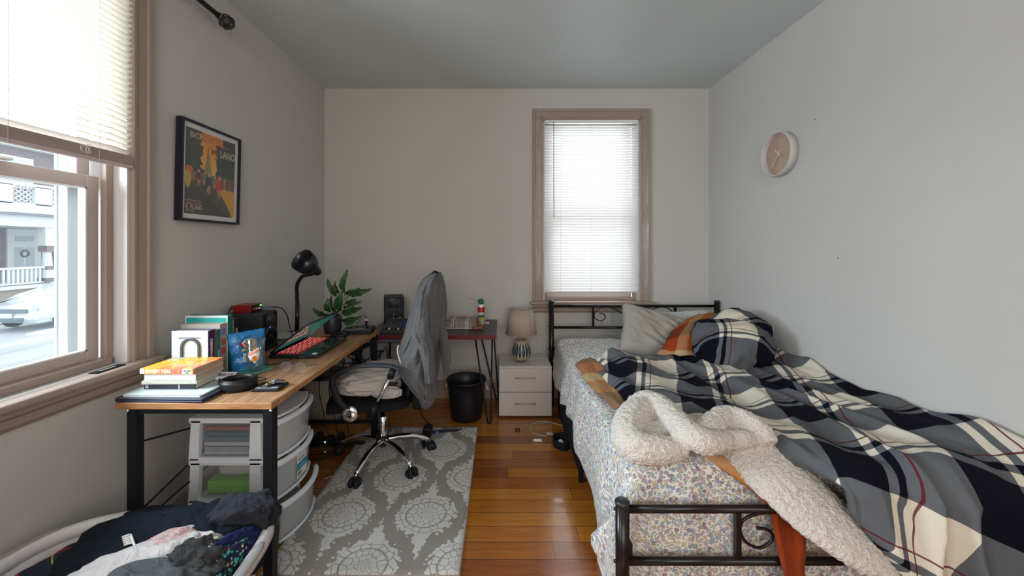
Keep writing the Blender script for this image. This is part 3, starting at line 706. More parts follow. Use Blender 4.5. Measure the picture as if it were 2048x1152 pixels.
for i, (th, hh, dp, cl, pg, ttl, tc, lab) in enumerate(rows):
    xr = -1.252 - .002 * (i % 2) - (.012 if i > 4 else 0)
    t = thing('upright_book', lab, 'book', (xr - dp / 2, y + th / 2, DZ), 0, 'upright books on the wooden desk')
    cm = col('book_cover_%s' % ['purple', 'brown', 'teal', 'grey', 'green', 'tan', 'black', 'jet'][i], cl, .35)
    front = {0: PW, 4: col('turquoise_cover', (.02, .36, .33), .35)}.get(i, cm)
    if i == 4: front = PW
    bm = BM(); w = dp / 2; h2 = th / 2
    box(bm, (-w, -h2, 0), (w, -h2 + .0016, hh), 1); box(bm, (-w, h2 - .0016, 0), (w, h2, hh)); box(bm, (w - .0016, -h2 + .0016, 0), (w, h2 - .0016, hh))
    obj('cover', bm, [cm, front], t, world=False)
    bm = BM(); box(bm, (-w + .002, -h2 + .0016, .002), (w - .0016, h2 - .0016, hh - .003)); obj('pages', bm, pg, t, world=False)
    if ttl:
        bm = BM(); words(bm, ttl, th * (.55 if len(ttl) < 8 else .42), axes((w + .0008, 0, hh * (.42 if i == 4 else .5)), (0, 0, -1), (0, 1, 0)), bold=.0004, sx=.95)
        obj('spine_lettering', bm, col('spine_print_%d' % i if False else 'spine_print', tc), t, world=False)
    if i == 0:
        bm = BM(); words(bm, 'PRAISE FOR SUSAN SONTAG', .0075, axes((.0, -h2 - .0003, hh - .03), (1, 0, 0), (0, 0, 1)), bold=.0002)
        for k in range(22):
            if k in (3, 8, 13, 18): continue
            ww = .05 * random.uniform(.8, 1)
            box(bm, (-ww, -h2 - .0006, hh - .048 - k * .0075), (ww, -h2, hh - .0474 - k * .0075))
        obj('cover_lettering', bm, col('grey_ink', (.12, .13, .15)), t, world=False)
    if i == 3:
        for k, (zz, c3) in enumerate(((.195, (.16, .2, .4)), (.15, (.4, .1, .05)), (.11, (.5, .06, .04)), (.05, (.3, .2, .08)))):
            bm = BM(); box(bm, (w, -.014, zz - .014), (w + .0006, .014, zz + .014)); obj('spine_picture', bm, col('spine_patch', c3), t, world=False)
    if i == 4:
        bm = BM(); box(bm, (-w + .006, -h2 - .0006, .01), (w - .006, -h2, hh - .009)); obj('front_panel', bm, col('turquoise_cover', (.01, .33, .30), .3), t, world=False)
    if i == 5:
        bm = BM(); box(bm, (w, -.014, .13), (w + .0006, .014, .17)); box(bm, (w, -.014, .08), (w + .0006, .014, .1)); obj('spine_picture', bm, col('spine_green', (.05, .2, .17)), t, world=False)
    if i == 6:
        bm = BM(); box(bm, (w, -.008, .15), (w + .0006, .008, .19)); obj('spine_label', bm, BRNP, t, world=False)
    y += th + .0012
# bookend
t = thing('bookend', 'dark grey arched metal bookend in front of the upright books', 'bookend', (-1.325, 1.68, DZ))
bm = BM(); A = [(-1.325 - .037, 1.686, DZ)] + [(-1.325 - .037 * math.cos(k * PI / 12), 1.686, DZ + .148 + .037 * math.sin(k * PI / 12)) for k in range(13)] + [(-1.325 + .037, 1.686, DZ)]
tube(bm, A, .0065, 8, flat=.35, up=(0, 1, 0)); obj('arch', bm, col('slate_metal', (.045, .06, .075), .45), t)

# gadgets: near speaker
SPK = M('speaker_vinyl', (.022, .022, .027), .6); SPK.bump(SPK.noise(SPK.coord('Object'), 400, 2), .25, .002)
def speaker(label, loc, rot, w, dp, h, led=False):
    t = thing('studio_speaker', label, 'speaker', loc, rot, 'pair of small black studio speakers')
    bm = BM(); rbox(bm, (-w / 2, 0, 0), (w / 2, dp, h), .006); obj('cabinet', bm, SPK, t, world=False)
    bm = BM(); rbox(bm, (-w / 2 + .006, -.006, .006), (w / 2 - .006, .001, h - .006), .005); obj('front_baffle', bm, BLKP, t, world=False)
    k = w / .15
    m = frame_to((0, -.004, h * .33), (0, -1, h * .33))
    bm = BM(); lathe(bm, [(0, .006 ), (.018 * k, .004), (.022 * k, -.002), (.045 * k, .002), (.05 * k, .008), (.056 * k, .004), (.058 * k, .001)], seg=32, mat=m); obj('woofer', bm, col('rubber_cone', (.012, .012, .014), .35), t, world=False)
    bm = BM(); lathe(bm, [(.058 * k, .0), (.061 * k, .004), (.066 * k, .004), (.067 * k, 0)], seg=32, mat=m); obj('woofer_ring', bm, col('grey_ring', (.05, .05, .055), .3), t, world=False)
    m = frame_to((0, -.005, h * .75), (0, -1, h * .75))
    bm = BM(); lathe(bm, [(0, .006), (.012, .005), (.015, .001), (.045 * k, .004), (.05 * k, .0)], seg=28, mat=m, sx=1, sy=1); obj('tweeter', bm, col('tweeter_dome', (.03, .03, .035), .2), t, world=False)
    for s in (-1, 1):
        bm = BM(); lathe(bm, [(0, .003), (.008, .002), (.009, 0)], seg=14, sy=.4, mat=frame_to((s * .03 * k, -.006, h * .6), (s * .03 * k, -1, h * .6), (1, 0, 0))); obj('port', bm, col('port_gloss', (.15, .15, .16), .1), t, world=False)
    if led:
        bm = BM(); lathe(bm, [(0, .004), (.003, .003), (.004, 0)], seg=10, mat=frame_to((-.012, -.006, h * .60), (-.012, -1, h * .6))); obj('power_light', bm, M('blue_led', (.1, .2, 1), .3, emit=(.05, .15, 1), es=5), t, world=False)
    return t
speaker('black speaker on the wooden desk carrying a red box', (-1.30, 2.225, DZ), PI / 2, .145, .20, .213, True)
speaker('black speaker on the hairpin desk beside the plant', (-.855, 3.17, ZD), math.radians(16), .155, .19, .225)
# audio interface
t = thing('audio_interface', 'small red metal audio box sitting on the near speaker', 'audio interface', (-1.42, 2.225, .9533))
bm = BM(); rbox(bm, (-1.473, 2.172, .9533), (-1.374, 2.278, .9953), .003); obj('housing', bm, M('red_anodised', (.30, .012, .012), .32, .4), t)
bm = BM(); rbox(bm, (-1.3745, 2.176, .957), (-1.372, 2.274, .992), .001); p_ = obj('front_panel', bm, BLKP, t)
for yy, rr_ in ((2.19, .007), (2.215, .008), (2.24, .005)):
    bm = BM(); lathe(bm, [(0, .01), (rr_, .009), (rr_, 0)], seg=16, mat=frame_to((-1.372, yy, .972), (0, yy, .972))); obj('knob', bm, col('knob_red' if rr_ == .007 else 'knob_steel', (.3, .05, .04) if rr_ == .007 else (.3, .28, .25), .3, .6), t)
bm = BM(); box(bm, (-1.372, 2.252, .982), (-1.3705, 2.268, .989)); obj('level_light', bm, M('green_led', (.1, 1, .1), .3, emit=(.1, 1, .12), es=2.5), t)
t = thing('audio_cable', 'black audio cable plugged into the red audio box, trailing to the desk lamp base', 'cable', (-1.36, 2.24, .97))
bm = BM(); tube(bm, [(-1.371, 2.215, .972), (-1.345, 2.23, .973)], .004, 8); obj('plug_tip', bm, CHR, t)
bm = BM(); tube(bm, [(-1.345, 2.23, .973), (-1.30, 2.258, .974)], .005, 8); obj('plug_sleeve', bm, col('blue_grey_sleeve', (.07, .12, .17), .4), t)
bm = BM(); tube(bm, spline([(-1.30, 2.258, .974), (-1.27, 2.285, .965), (-1.25, 2.31, .92), (-1.25, 2.34, .85), (-1.26, 2.39, .79), (-1.28, 2.46, .752), (-1.31, 2.51, .746)], 8), .0032, 8); obj('cord', bm, BLKP, t)
bm = BM()
for k, o_ in enumerate((0, .012)): tube(bm, spline([(-1.47, 2.235 + o_, .975), (-1.503, 2.22, .985 - o_), (-1.515, 2.2, .95), (-1.512, 2.19 + o_, .86), (-1.50, 2.21, .78)], 8), .003, 8)
one('rear_cable', 'pair of black cables looping behind the near speaker', 'cable', bm, BLKP)

# blue snack bag
BAG = M('blue_bag_foil', (.01, .19, .50), .25, .15, coat=.3); BAG.color(BAG.mix(BAG.noise(BAG.coord('Object'), 12, 3), (.008, .15, .45), (.02, .27, .58))); BAG.bump(BAG.noise(BAG.coord('Object'), 22, 4, .6, .8), .55, .02)
A_, B_ = V((-1.238, 1.815, DZ + .001)), V((-1.138, 1.915, DZ + .001)); e1 = (B_ - A_); e3 = V((e1.y, -e1.x, 0)).normalized()
t = thing('snack_bag', 'standing blue foil snack bag behind the drinking glass', 'snack bag', (A_ + B_) / 2)
def bagf(side):
    def f(s, q):
        b = math.sin(PI * s) ** .6 * (1 - q) ** .55 * .026 * side
        wv = noise.noise(V((s * 6, q * 7, side))) * .006 * (1 - abs(2 * s - 1)) 
        lean = V((-.012, .0, 0)) * q
        wd = 1 + .12 * q - .05 * math.sin(q * PI)
        return A_ + e1 * (.5 + (s - .5) * wd) + e3 * (b + wv) + V((0, 0, .178 * q + s * .006)) + lean
    return f
bm = gridmesh(bagf(1), 24, 28); t2 = gridmesh(bagf(-1), 24, 28); join(bm, t2); bmesh.ops.remove_doubles(bm, verts=bm.verts, dist=.0008); obj('foil', bm, BAG, t, smooth=True)
mm = axes(A_ + e1 * .5 + e3 * .034 + V((0, 0, .115)), e1, (0, 0, 1))
bm = BM(); rbox(bm, (-.03, -.07, -.002), (.04, -.03, -.0005), .0005, mat=mm, seg=1)
for k in range(5): box(bm, (-.026, -.066 + k * .007, -.0004), (.036, -.0635 + k * .007, .0002), 1, mat=mm)
obj('label_panel', bm, [WTX, INK], t)
mm = axes(A_ + e1 * .5 + e3 * .030 + V((-.006, 0, .128)), e1, (0, 0, 1))
bm = BM(); lathe(bm, [(0, .002), (.022, .001), (.023, -.002)], seg=9, mat=mm, sx=1.3); obj('fruit_picture', bm, col('pale_cluster', (.72, .72, .6)), t)
bm = BM(); box(bm, (-.03, -.032, 0), (.04, -.024, .002), mat=mm); obj('yellow_band', bm, col('band_yellow', (.75, .65, .05)), t)
bm = BM()
for k in range(5): lathe(bm, [(0, .004), (.005, .002), (.006, 0)], (-.036 + .006 * k, .002 - .007 * (k % 3), 0), 8, mat=mm)
obj('berry_picture', bm, col('berry_red', (.45, .04, .08)), t)

# green pad and glass
g0 = V((-1.145, 1.83, DZ))
t = thing('green_notebook', 'thin green notebook lying under the drinking glass', 'notebook', g0, math.radians(-18))
bm = BM(); rbox(bm, (-.052, -.068, 0), (.052, .068, .007), .0015); obj('cover', bm, col('green_cover', (.10, .33, .22), .5), t, world=False)
GL = M('clear_tumbler', (.97, 1, .99), .02)
tr = GL.node('ShaderNodeBsdfTransparent'); tr.inputs[0].default_value = (.95, .98, .98, 1); gl = GL.node('ShaderNodeBsdfGlossy'); gl.inputs['Roughness'].default_value = .03
fz = GL.node('ShaderNodeLayerWeight'); fz.inputs[0].default_value = .35; mx = GL.node('ShaderNodeMixShader')
GL.link(N(GL.nt, fz.outputs['Facing']) * .45 + .04, mx.inputs[0]); GL.link(tr.outputs[0], mx.inputs[1]); GL.link(gl.outputs[0], mx.inputs[2]); GL.link(mx.outputs[0], GL.out.inputs[0])
gz_ = DZ + .0074
t = thing('drinking_glass', 'clear drinking glass with an orange basketball print on green notebook', 'glass', (-1.132, 1.825, gz_))
bm = BM(); lathe(bm, [(0, .0), (.028, 0), (.031, .004), (.0345, .04), (.041, .148), (.0395, .1485), (.033, .045), (.029, .014), (0, .011)], (-1.132, 1.825, gz_), 48); obj('tumbler', bm, GL, t)
def cyl(s, h, r=.0405):   # front of the glass towards the viewer
    a = -PI / 2 + .35 + s / r
    return V((-1.132 + (r - .0045 * (1 - h / .148)) * math.cos(a), 1.825 + (r - .0045 * (1 - h / .148)) * math.sin(a), gz_ + h))
def decal(name, pts, m, lift=0):
    bm = BM(); P = []
    cx_ = sum(p[0] for p in pts) / len(pts); cy_ = sum(p[1] for p in pts) / len(pts)
    ring0 = [(cx_, cy_)] * len(pts)
    L = [[bm.verts.new(cyl(cx_ + (p[0] - cx_) * k / 4, cy_ + (p[1] - cy_) * k / 4, .0408 + lift)) for p in pts] for k in (1, 2, 3, 4)]
    c0 = bm.verts.new(cyl(cx_, cy_, .0408 + lift)); n_ = len(pts)
    for i in range(n_):
        bm.faces.new((c0, L[0][i], L[0][(i + 1) % n_]))
        for k in range(3): bm.faces.new((L[k][i], L[k + 1][i], L[k + 1][(i + 1) % n_], L[k][(i + 1) % n_]))
    obj(name, bm, m, t)
OB = col('print_orange', (.85, .25, .02), .35); WP = col('print_white', (.8, .8, .85), .4)
decal('badge_outline', [(-.026, .075), (-.020, .095), (.022, .112), (.024, .085), (.018, .06), (.005, .042), (-.006, .055), (-.018, .062)], WP)
decal('ball_print', [(.004 + .012 * math.cos(a * PI / 9), .064 + .014 * math.sin(a * PI / 9)) for a in range(18)], OB, .0005)
decal('banner_print', [(-.022, .080), (-.018, .092), (.020, .107), (.021, .092), (-.012, .078)], col('print_red_orange', (.75, .14, .03), .35), .0005)
bm = BM(); tube(bm, [cyl(.004, .0505 + .0027 * k, .0416) for k in range(11)], .0004, 5); tube(bm, [cyl(-.008 + .0024 * k, .066, .0416) for k in range(11)], .0004, 5); obj('ball_seam', bm, INK, t)
bm = BM()
for k, ch in enumerate('KNICKS'):
    p = cyl(-.0135 + k * .0062, .0865 + k * .0024, .0414); a = -PI / 2 + .35 + (-.0135 + k * .0062) / .0405
    words(bm, ch, .011, axes(p, (-math.sin(a), math.cos(a), .3), (0, 0, 1)), depth=.0002)
obj('banner_lettering', bm, col('print_cream', (.85, .8, .75)), t)

# trinkets in front of the bag
def blob(bm, c, r, n=.25, s=3, seed=0, seg=20, flat=1):
    q = BM(); bmesh.ops.create_icosphere(q, subdivisions=3, radius=1)
    for v in q.verts:
        k = 1 + n * noise.noise(v.co * s + V((seed, seed * 2, 0)))
        v.co = V((c[0] + v.co.x * r[0] * k, c[1] + v.co.y * r[1] * k, c[2] + v.co.z * r[2] * k))
    for f in q.faces: f.smooth = True
    join(bm, q)
    for f in bm.faces: f.smooth = True
p = at(458, 737, z=DZ)
bm = BM(); lathe(bm, [(.010, 0), (.024, 0), (.026, .004), (.026, .012), (.022, .016), (.012, .016), (.010, .012)], (p.x, p.y, DZ), 28)
one('tape_dispenser', 'small round turquoise plastic tape case beside the book pile', 'tape', bm, col('turquoise_plastic', (.0, .38, .42), .25))
p = at(457, 732, z=DZ + .01) + V((.0, .05, 0)); bm = BM(); blob(bm, (p.x, p.y, DZ + .013), (.03, .018, .014), .6, 3, 4); one('crumpled_wrapper', 'crumpled grey wrapper behind the turquoise tape case', 'wrapper', bm, fabric('grey_wrap', (.22, .20, .19)))
p = at(475, 735, z=DZ); t = thing('mint_tin', 'little white and navy rounded container next to the blue bag', 'container', (p.x, p.y, DZ))
bm = BM(); rbox(bm, (p.x - .013, p.y - .012, DZ), (p.x + .011, p.y + .012, DZ + .03), .005); obj('body', bm, WHT, t)
bm = BM(); rbox(bm, (p.x + .006, p.y - .0125, DZ + .0), (p.x + .016, p.y + .0125, DZ + .031), .004); obj('cap', bm, col('navy_plastic', (.03, .04, .12)), t)
# white swing tag on the belt
t = thing('price_tag', 'white folded paper tag with purple back propped by the belt', 'tag', (-1.16, 1.70, DZ))
m_ = axes((-1.165, 1.665, DZ + .032), (1, .12, -.02), (.12, 1, .35))
bm = BM(); rbox(bm, (-.04, -.02, 0), (.04, .026, .004), .001, mat=m_, seg=1); obj('card', bm, col('tag_white', (.78, .80, .85)), t)
bm = BM(); rbox(bm, (-.035, -.02, -.012), (.045, .03, -.001), .004, mat=m_); obj('backing', bm, col('tag_purple', (.12, .07, .2)), t)
bm = BM()
for k in range(16): box(bm, (-.03 + k * .0022, -.004, .0041), (-.0288 + k * .0022, .015, .0045), mat=m_)
for k in range(3): box(bm, (.01, -.005 + k * .008, .0041), (.034, -.002 + k * .008, .0045), mat=m_)
obj('bar_code', bm, INK, t)
cable('tag_loop', 'thin black cord loop lying beyond the coiled belt', 'cord', [(-1.11, 1.70, DZ + .004), (-1.06, 1.735, DZ + .006), (-1.025, 1.725, DZ + .003), (-1.04, 1.70, DZ + .003), (-1.09, 1.69, DZ + .003)], .0018, BLKP)

# coiled belt
LEA = M('black_leather', (.010, .010, .012), .42, spec=.3); LEA.bump(LEA.noise(LEA.coord('Object'), 120, 3), .2, .002)
t = thing('leather_belt', 'coiled black leather belt standing on edge on the wooden desk', 'belt', (-1.065, 1.62, DZ))
cx_, cy_ = -1.067, 1.615
def beltf(s, q):
    a = PI * .95 + s * 2 * PI * 3.1; r = .062 - .0052 * s * 3.1 + .002 * math.sin(a * 2)
    return V((cx_ + 1.1 * r * math.cos(a) - .006 * s, cy_ + .95 * r * math.sin(a), DZ + .001 + .040 * q + .004 * s))
bm = gridmesh(beltf, 200, 3); obj('strap', bm, LEA, t, solid=.0035, soff=0)
bm = BM(); m_ = frame_to((-1.139, 1.597, DZ + .020), (-2, 1.2, DZ + .02), (0, 0, 1))
tube(bm, [m_ @ V(p_) for p_ in ((-.019, -.012, 0), (-.019, .012, 0), (.022, .012, 0), (.022, -.012, 0))], .003, 6, closed=True); tube(bm, [m_ @ V((0, -.012, 0)), m_ @ V((0, .012, 0))], .0025, 6)
obj('buckle', bm, col('pewter', (.22, .2, .18), .3, .9), t)

# wallet with keys on it
t = thing('card_wallet', 'flat black wallet near the front edge of the wooden desk', 'wallet', (-.945, 1.615, DZ), .06)
bm = BM(); rbox(bm, (-.052, -.042, 0), (.056, .048, .011), .004); obj('leather', bm, LEA, t, world=False)
bm = BM(); rbox(bm, (-.04, -.034, .0105), (.046, -.018, .0118), .002); obj('id_window', bm, col('window_film', (.25, .3, .33), .1), t, world=False)
t = thing('key_ring', 'bunch of keys with a car fob resting on the black wallet', 'keys', (-.935, 1.63, DZ + .0112), .1)
bm = BM(); tube(bm, [(-.02 + .012 * math.cos(a * PI / 8), .012 * math.sin(a * PI / 8), .004) for a in range(16)], .0012, 6, closed=True); obj('split_ring', bm, CHR, t, world=False)
bm = BM(); rbox(bm, (-.008, .0, .001), (.036, .022, .014), .006); obj('car_fob', bm, col('fob_navy', (.02, .03, .06), .25), t, world=False)
bm = BM(); rbox(bm, (-.012, -.002, .001), (.004, .024, .013), .005); obj('fob_cap', bm, WHT, t, world=False)
for k, (a, c3) in enumerate(((-1.9, (.35, .3, .12)), (-1.55, (.45, .42, .4)), (-1.3, (.3, .34, .12)), (-.1, (.5, .42, .3)))):
    d_ = V((math.cos(a), math.sin(a), 0)); m_ = axes(V((-.02, 0, .004 + .002 * k)) + d_ * .012, d_, V((-d_.y, d_.x, .15)))
    bm = BM(); lathe(bm, [(.003, 0), (.009, 0), (.009, .002), (.003, .002)], seg=14, mat=m_); box(bm, (.007, -.003, 0), (.038 if k < 3 else .06, .003, .002), mat=m_)
    for q in range(3): box(bm, (.018 + q * .006, -.005, 0), (.021 + q * .006, -.002, .002), mat=m_)
    obj('key', bm, col('key_metal', c3, .3, .9), t, world=False)
# eyeglasses, folded open, lenses towards the viewer
t = thing('eyeglasses', 'pair of thin rounded eyeglasses lying on the wooden desk', 'glasses', (-.945, 1.83, DZ))
FR = col('tortoise_frame', (.10, .075, .085), .25); LN = M('lens', (.9, .9, 1), .03, alpha=.03)
for s, (cx_, cy_) in ((-1, (-.985, 1.815)), (1, (-.908, 1.797))):
    R = [(cx_ + .027 * math.cos(a * PI / 12) * (1 + .08 * math.sin(a * PI / 12)), cy_ + .004 * math.sin(a * PI / 12), DZ + .026 + .0215 * math.sin(a * PI / 12)) for a in range(24)]
    bm = BM(); tube(bm, R, .0013, 6, closed=True); tube(bm, R[1:12], .0021, 6); obj('rim', bm, FR, t)
    bm = BM(); c0 = bm.verts.new((cx_, cy_ - .001, DZ + .026)); q = [bm.verts.new(p) for p in R]
    for i in range(24): bm.faces.new((c0, q[i], q[(i + 1) % 24]))
    obj('lens', bm, LN, t)
    ex = cx_ + s * .028
    bm = BM(); tube(bm, spline([(ex, cy_, DZ + .035), (ex + s * .006, cy_ + .01, DZ + .034), (ex + s * .004, cy_ + .08, DZ + .02), (ex - s * .012, cy_ + .115, DZ + .003)], 6), .0014, 6); obj('temple_arm', bm, FR, t)
bm = BM(); tube(bm, spline([(-.959, 1.809, DZ + .032), (-.9465, 1.804, DZ + .037), (-.934, 1.803, DZ + .032)], 5), .0016, 6); obj('bridge', bm, FR, t)

# open laptop
LZ = DZ
t = thing('open_laptop', 'open black gaming laptop with red lit keys on the wooden desk', 'laptop', (-1.07, 2.24, LZ))
LB = M('laptop_black', (.012, .016, .018), .22)
x0, x1, y0, y1 = -1.195, -.945, 2.035, 2.43
bm = BM(); rbox(bm, (x0, y0, LZ + .003), (x1, y1, LZ + .022), .004); obj('base', bm, LB, t)
bm = BM(); box(bm, (x0 + .15, y0 + .11, LZ + .0221), (x1 - .008, y1 - .115, LZ + .0224)); obj('touchpad', bm, M('touchpad_gloss', (.01, .04, .035), .12), t)
KB = BM(); KL = BM()
for r_ in range(6):
    n_ = 18
    for c_ in range(n_):
        ky = y0 + .018 + c_ * (y1 - y0 - .036) / n_; kx = x0 + .035 + r_ * .0185; kw = (y1 - y0 - .036) / n_ - .003
        box(KB, (kx, ky, LZ + .0222), (kx + .0145, ky + kw, LZ + .0245))
        if (r_ + c_) % 1 == 0: box(KL, (kx + .002, ky + .003 + .002 * ((r_ * 7 + c_ * 3) % 3), LZ + .0245), (kx + .007 + .002 * ((r_ + c_ * 5) % 3), ky + kw - .003, LZ + .0248))
bm = BM(); box(bm, (x0 + .03, y0 + .013, LZ + .0215), (x0 + .148, y1 - .013, LZ + .0223)); kb = obj('keyboard', bm, M('key_glow', (.1, .01, .01), .5, emit=(1, .05, .04), es=.16), t)
obj('keycaps', KB, LB, kb); obj('key_legends', KL, M('key_legend_red', (.8, .1, .1), .5, emit=(1, .16, .14), es=1.5), kb)
for q, c3 in ((.012, (.8, .85, .85)), (.05, (.5, .4, .3))):
    bm = BM(); box(bm, (x1 - .035, y0 + q, LZ + .0221), (x1 - .012, y0 + q + .025, LZ + .0225)) if q < .02 else box(bm, (x1 - .05, y1 - .03, LZ + .0221), (x1 - .02, y1 - .022, LZ + .0225)); obj('palm_sticker', bm, col('sticker', c3), t)
a = math.radians(38); mL = axes((x0 + .006, y0, LZ + .022), (0, 1, 0), (-math.cos(a), 0, -math.sin(a)))
# lid plane: local x along the hinge, local y down the lid towards the hinge (negated), z out of the screen
mL = Matrix(((0, math.cos(a), math.sin(a), 0), (1, 0, 0, 0), (0, math.sin(a), -math.cos(a), 0), (0, 0, 0, 1))); mL.translation = V((x0 + .006, y0, LZ + .024))
bm = BM(); rbox(bm, (.004, 0, -.008), (y1 - y0 - .004, .245, 0), .003, mat=mL); ld = obj('lid', bm, LB, t)
SCR = M('screen_teal_reflection', (.02, .06, .055), .06, spec=.9); SCR.b.inputs['Emission Color'].default_value = (.05, .24, .20, 1); SCR.b.inputs['Emission Strength'].default_value = .3  # teal reflection on the screen put into its colour and emission
bm = BM(); box(bm, (.014, .022, .0002), (y1 - y0 - .014, .232, .0012), mat=mL); obj('screen', bm, SCR, ld)
bm = BM(); tube(bm, [(x0 + .003, y0 + .03, LZ + .022), (x0 + .003, y1 - .03, LZ + .022)], .007, 10); obj('hinge', bm, BLKP, t)
bm = BM(); box(bm, (x1 - .09, y0 - .001, LZ + .008), (x1 - .07, y0 + .002, LZ + .014)); obj('side_port', bm, CHR, t)
cable('laptop_charger_cord', 'black charging cord running from the laptop edge across the desk', 'cord', [(-1.05, 2.033, DZ + .011), (-1.06, 2.0, DZ + .009), (-1.09, 1.95, DZ + .004), (-1.15, 1.93, DZ + .003), (-1.23, 1.975, DZ + .003), (-1.28, 2.03, DZ + .003), (-1.285, 2.08, DZ + .004)], .0022, BLKP)
# papers behind the laptop
t = thing('crumpled_papers', 'stack of crumpled white papers between speaker and desk lamp base', 'papers', (-1.35, 2.42, DZ))
for k in range(4):
    def pf(s, q, k=k): return V((-1.42 + .15 * s + .01 * k, 2.34 + .17 * q + .012 * noise.noise(V((k, 1, 0))), DZ + .004 + .010 * k + .012 * abs(noise.noise(V((s * 3, q * 3, k * 7)))) + .02 * max(0, s - .7) * (k == 3)))
    obj('sheet', gridmesh(pf, 12, 12), col('crumpled_white', (.45, .45, .43)), t, solid=.0012)

# desk lamp
t = thing('desk_lamp', 'black gooseneck desk lamp at the far end of the wooden desk', 'lamp', (-1.36, 2.62, DZ))
GB = M('gloss_black', (.015, .015, .018), .25)
bm = BM(); lathe(bm, [(0, 0), (.068, 0), (.07, .006), (.066, .014), (.035, .022), (.012, .028), (0, .028)], (-1.355, 2.63, DZ), 36); obj('lamp_base', bm, GB, t)
bm = BM(); tube(bm, [(-1.355, 2.63, DZ + .02), (-1.352, 2.63, DZ + .2)], .014, 14); obj('pole', bm, GB, t)
bm = BM(); gn = spline([(-1.352, 2.63, DZ + .18), (-1.350, 2.62, DZ + .26), (-1.338, 2.60, DZ + .33), (-1.29, 2.575, DZ + .385), tuple(at(624, 548, y=2.54))], 12)
gn = [p + (V((0, 0, 0))) for p in gn]; tube(bm, gn, [.0115 + .0008 * (i % 2) for i in range(len(gn))], 12); obj('gooseneck', bm, BLKP, t)
tip = at(637, 545, y=2.55); wide = at(603, 519, y=2.43); m_ = frame_to(tip, wide); L_ = (wide - tip).length
bm = BM(); lathe(bm, [(0, -.01), (.02, -.006), (.028, .012), (.030, .035), (.030, .045), (.046, .060), (.062, .082), (.070, .11), (.073, L_), (.071, L_), (.067, .108), (.058, .084), (.042, .065), (0, .055)], seg=36, mat=m_); obj('lamp_shade', bm, GB, t)
bm = BM(); lathe(bm, [(.028, .034), (.031, .036), (.031, .046), (.03, .048)], seg=30, mat=m_); obj('shade_collar', bm, BLKP, t)
bm = BM(); tube(bm, [tip, tip + (tip - wide).normalized() * .016 + V((0, 0, -.004))], .0035, 8); obj('switch', bm, GB, t)
bm = BM(); lathe(bm, [(0, .05), (.014, .052), (.024, .07), (.022, .088), (0, .1)], seg=20, mat=m_); obj('bulb', bm, col('milk_bulb', (.4, .36, .3), .3), t)

# plant
t = thing('potted_plant', 'broad-leaved green houseplant in a dark round pot on the desk', 'plant', (-1.13, 2.66, DZ))
bm = BM(); lathe(bm, [(0, 0), (.045, 0), (.054, .012), (.058, .05), (.057, .1), (.054, .118), (.050, .118), (.052, .1), (0, .098)], (-1.13, 2.66, DZ), 36); obj('pot', bm, col('charcoal_glaze', (.02, .022, .03), .4), t)
bm = BM(); lathe(bm, [(0, .1), (.051, .099)], (-1.13, 2.66, DZ), 20); obj('soil', bm, col('soil', (.02, .012, .008), .95), t)
LEAF = M('leaf', (.05, .12, .05), .35); ua, va, _ = LEAF.xyz(LEAF.coord('UV'))
ed = (ua - .5).ab() * 2
LEAF.color(LEAF.mix((ed + LEAF.noise(LEAF.coord('UV', scale=(1, 8, 1)), 3) * .15).smooth(.96, 1.02), LEAF.mix(LEAF.noise(LEAF.coord('UV', scale=(10, 2, 1)), 3), (.012, .05, .018), (.04, .11, .035)), (.45, .5, .3)))
LEAF.bump((ed * 14).sin() + LEAF.noise(LEAF.coord('UV', scale=(3, 12, 1)), 3), .3, .004)
O_ = V((-1.13, 2.66, DZ + .1))
LV = [((688, 586), (693, 538), .022, 2.64, .8), ((673, 594), (656, 553), .020, 2.60, -.5), ((681, 588), (670, 563), .017, 2.70, .3), ((679, 622), (684, 578), .030, 2.56, .4), ((697, 590), (745, 576), .026, 2.62, .5), ((690, 588), (721, 575), .018, 2.72, .2),
      ((692, 606), (724, 602), .024, 2.58, .4), ((700, 616), (728, 614), .024, 2.52, -.3), ((684, 627), (724, 612), .026, 2.60, .2), ((684, 642), (726, 631), .028, 2.54, -.4), ((660, 624), (655, 596), .022, 2.60, .2), ((652, 630), (626, 612), .022, 2.55, -.4), ((671, 625), (663, 590), .020, 2.75, 0), ((699, 600), (713, 597), .012, 2.74, 0), ((688, 612), (708, 622), .024, 2.72, .3)]
for (bp, tp, wd, dy, cu) in LV:
    bp3 = at(bp[0], bp[1], y=(2.66 + dy) / 2); tp3 = at(tp[0], tp[1], y=dy)
    dirv = tp3 - bp3; side = dirv.cross(V((0, 1, .25))).normalized(); nrm = side.cross(dirv).normalized()
    if nrm.y > 0: nrm = -nrm
    def lf(s, q, b=bp3, d_=dirv, sd=side, nn=nrm, w_=wd, c_=cu):
        ww = 1.3 * w_ * (math.sin(PI * min(1, q * .97 + .03)) ** .75) * (1.05 - .45 * q)
        k = s * 2 - 1
        return b + d_ * q + sd * (k * ww + .010 * c_ * math.sin(q * PI * 1.6)) + nn * (.35 * ww * k * k + .025 * math.sin(q * PI) + .005 * math.sin(q * 17 + k * 3) * abs(k)) + V((0, 0, .008 * c_ * q * q))
    lo = obj('leaf', gridmesh(lf, 8, 20), LEAF, t, solid=.0006)
    st = O_ + V((random.uniform(-.015, .015), random.uniform(-.01, .01), 0))
    bm = BM(); tube(bm, spline([st, st * .5 + bp3 * .5 + V((0, 0, .015)), bp3 + dirv * .05], 8), .0022, 6); obj('stem', bm, col('stem_green', (.05, .09, .03)), lo)
# pale leaf poking up behind the screen
bp3 = at(604, 652, y=2.5); tp3 = at(601, 632, y=2.52)
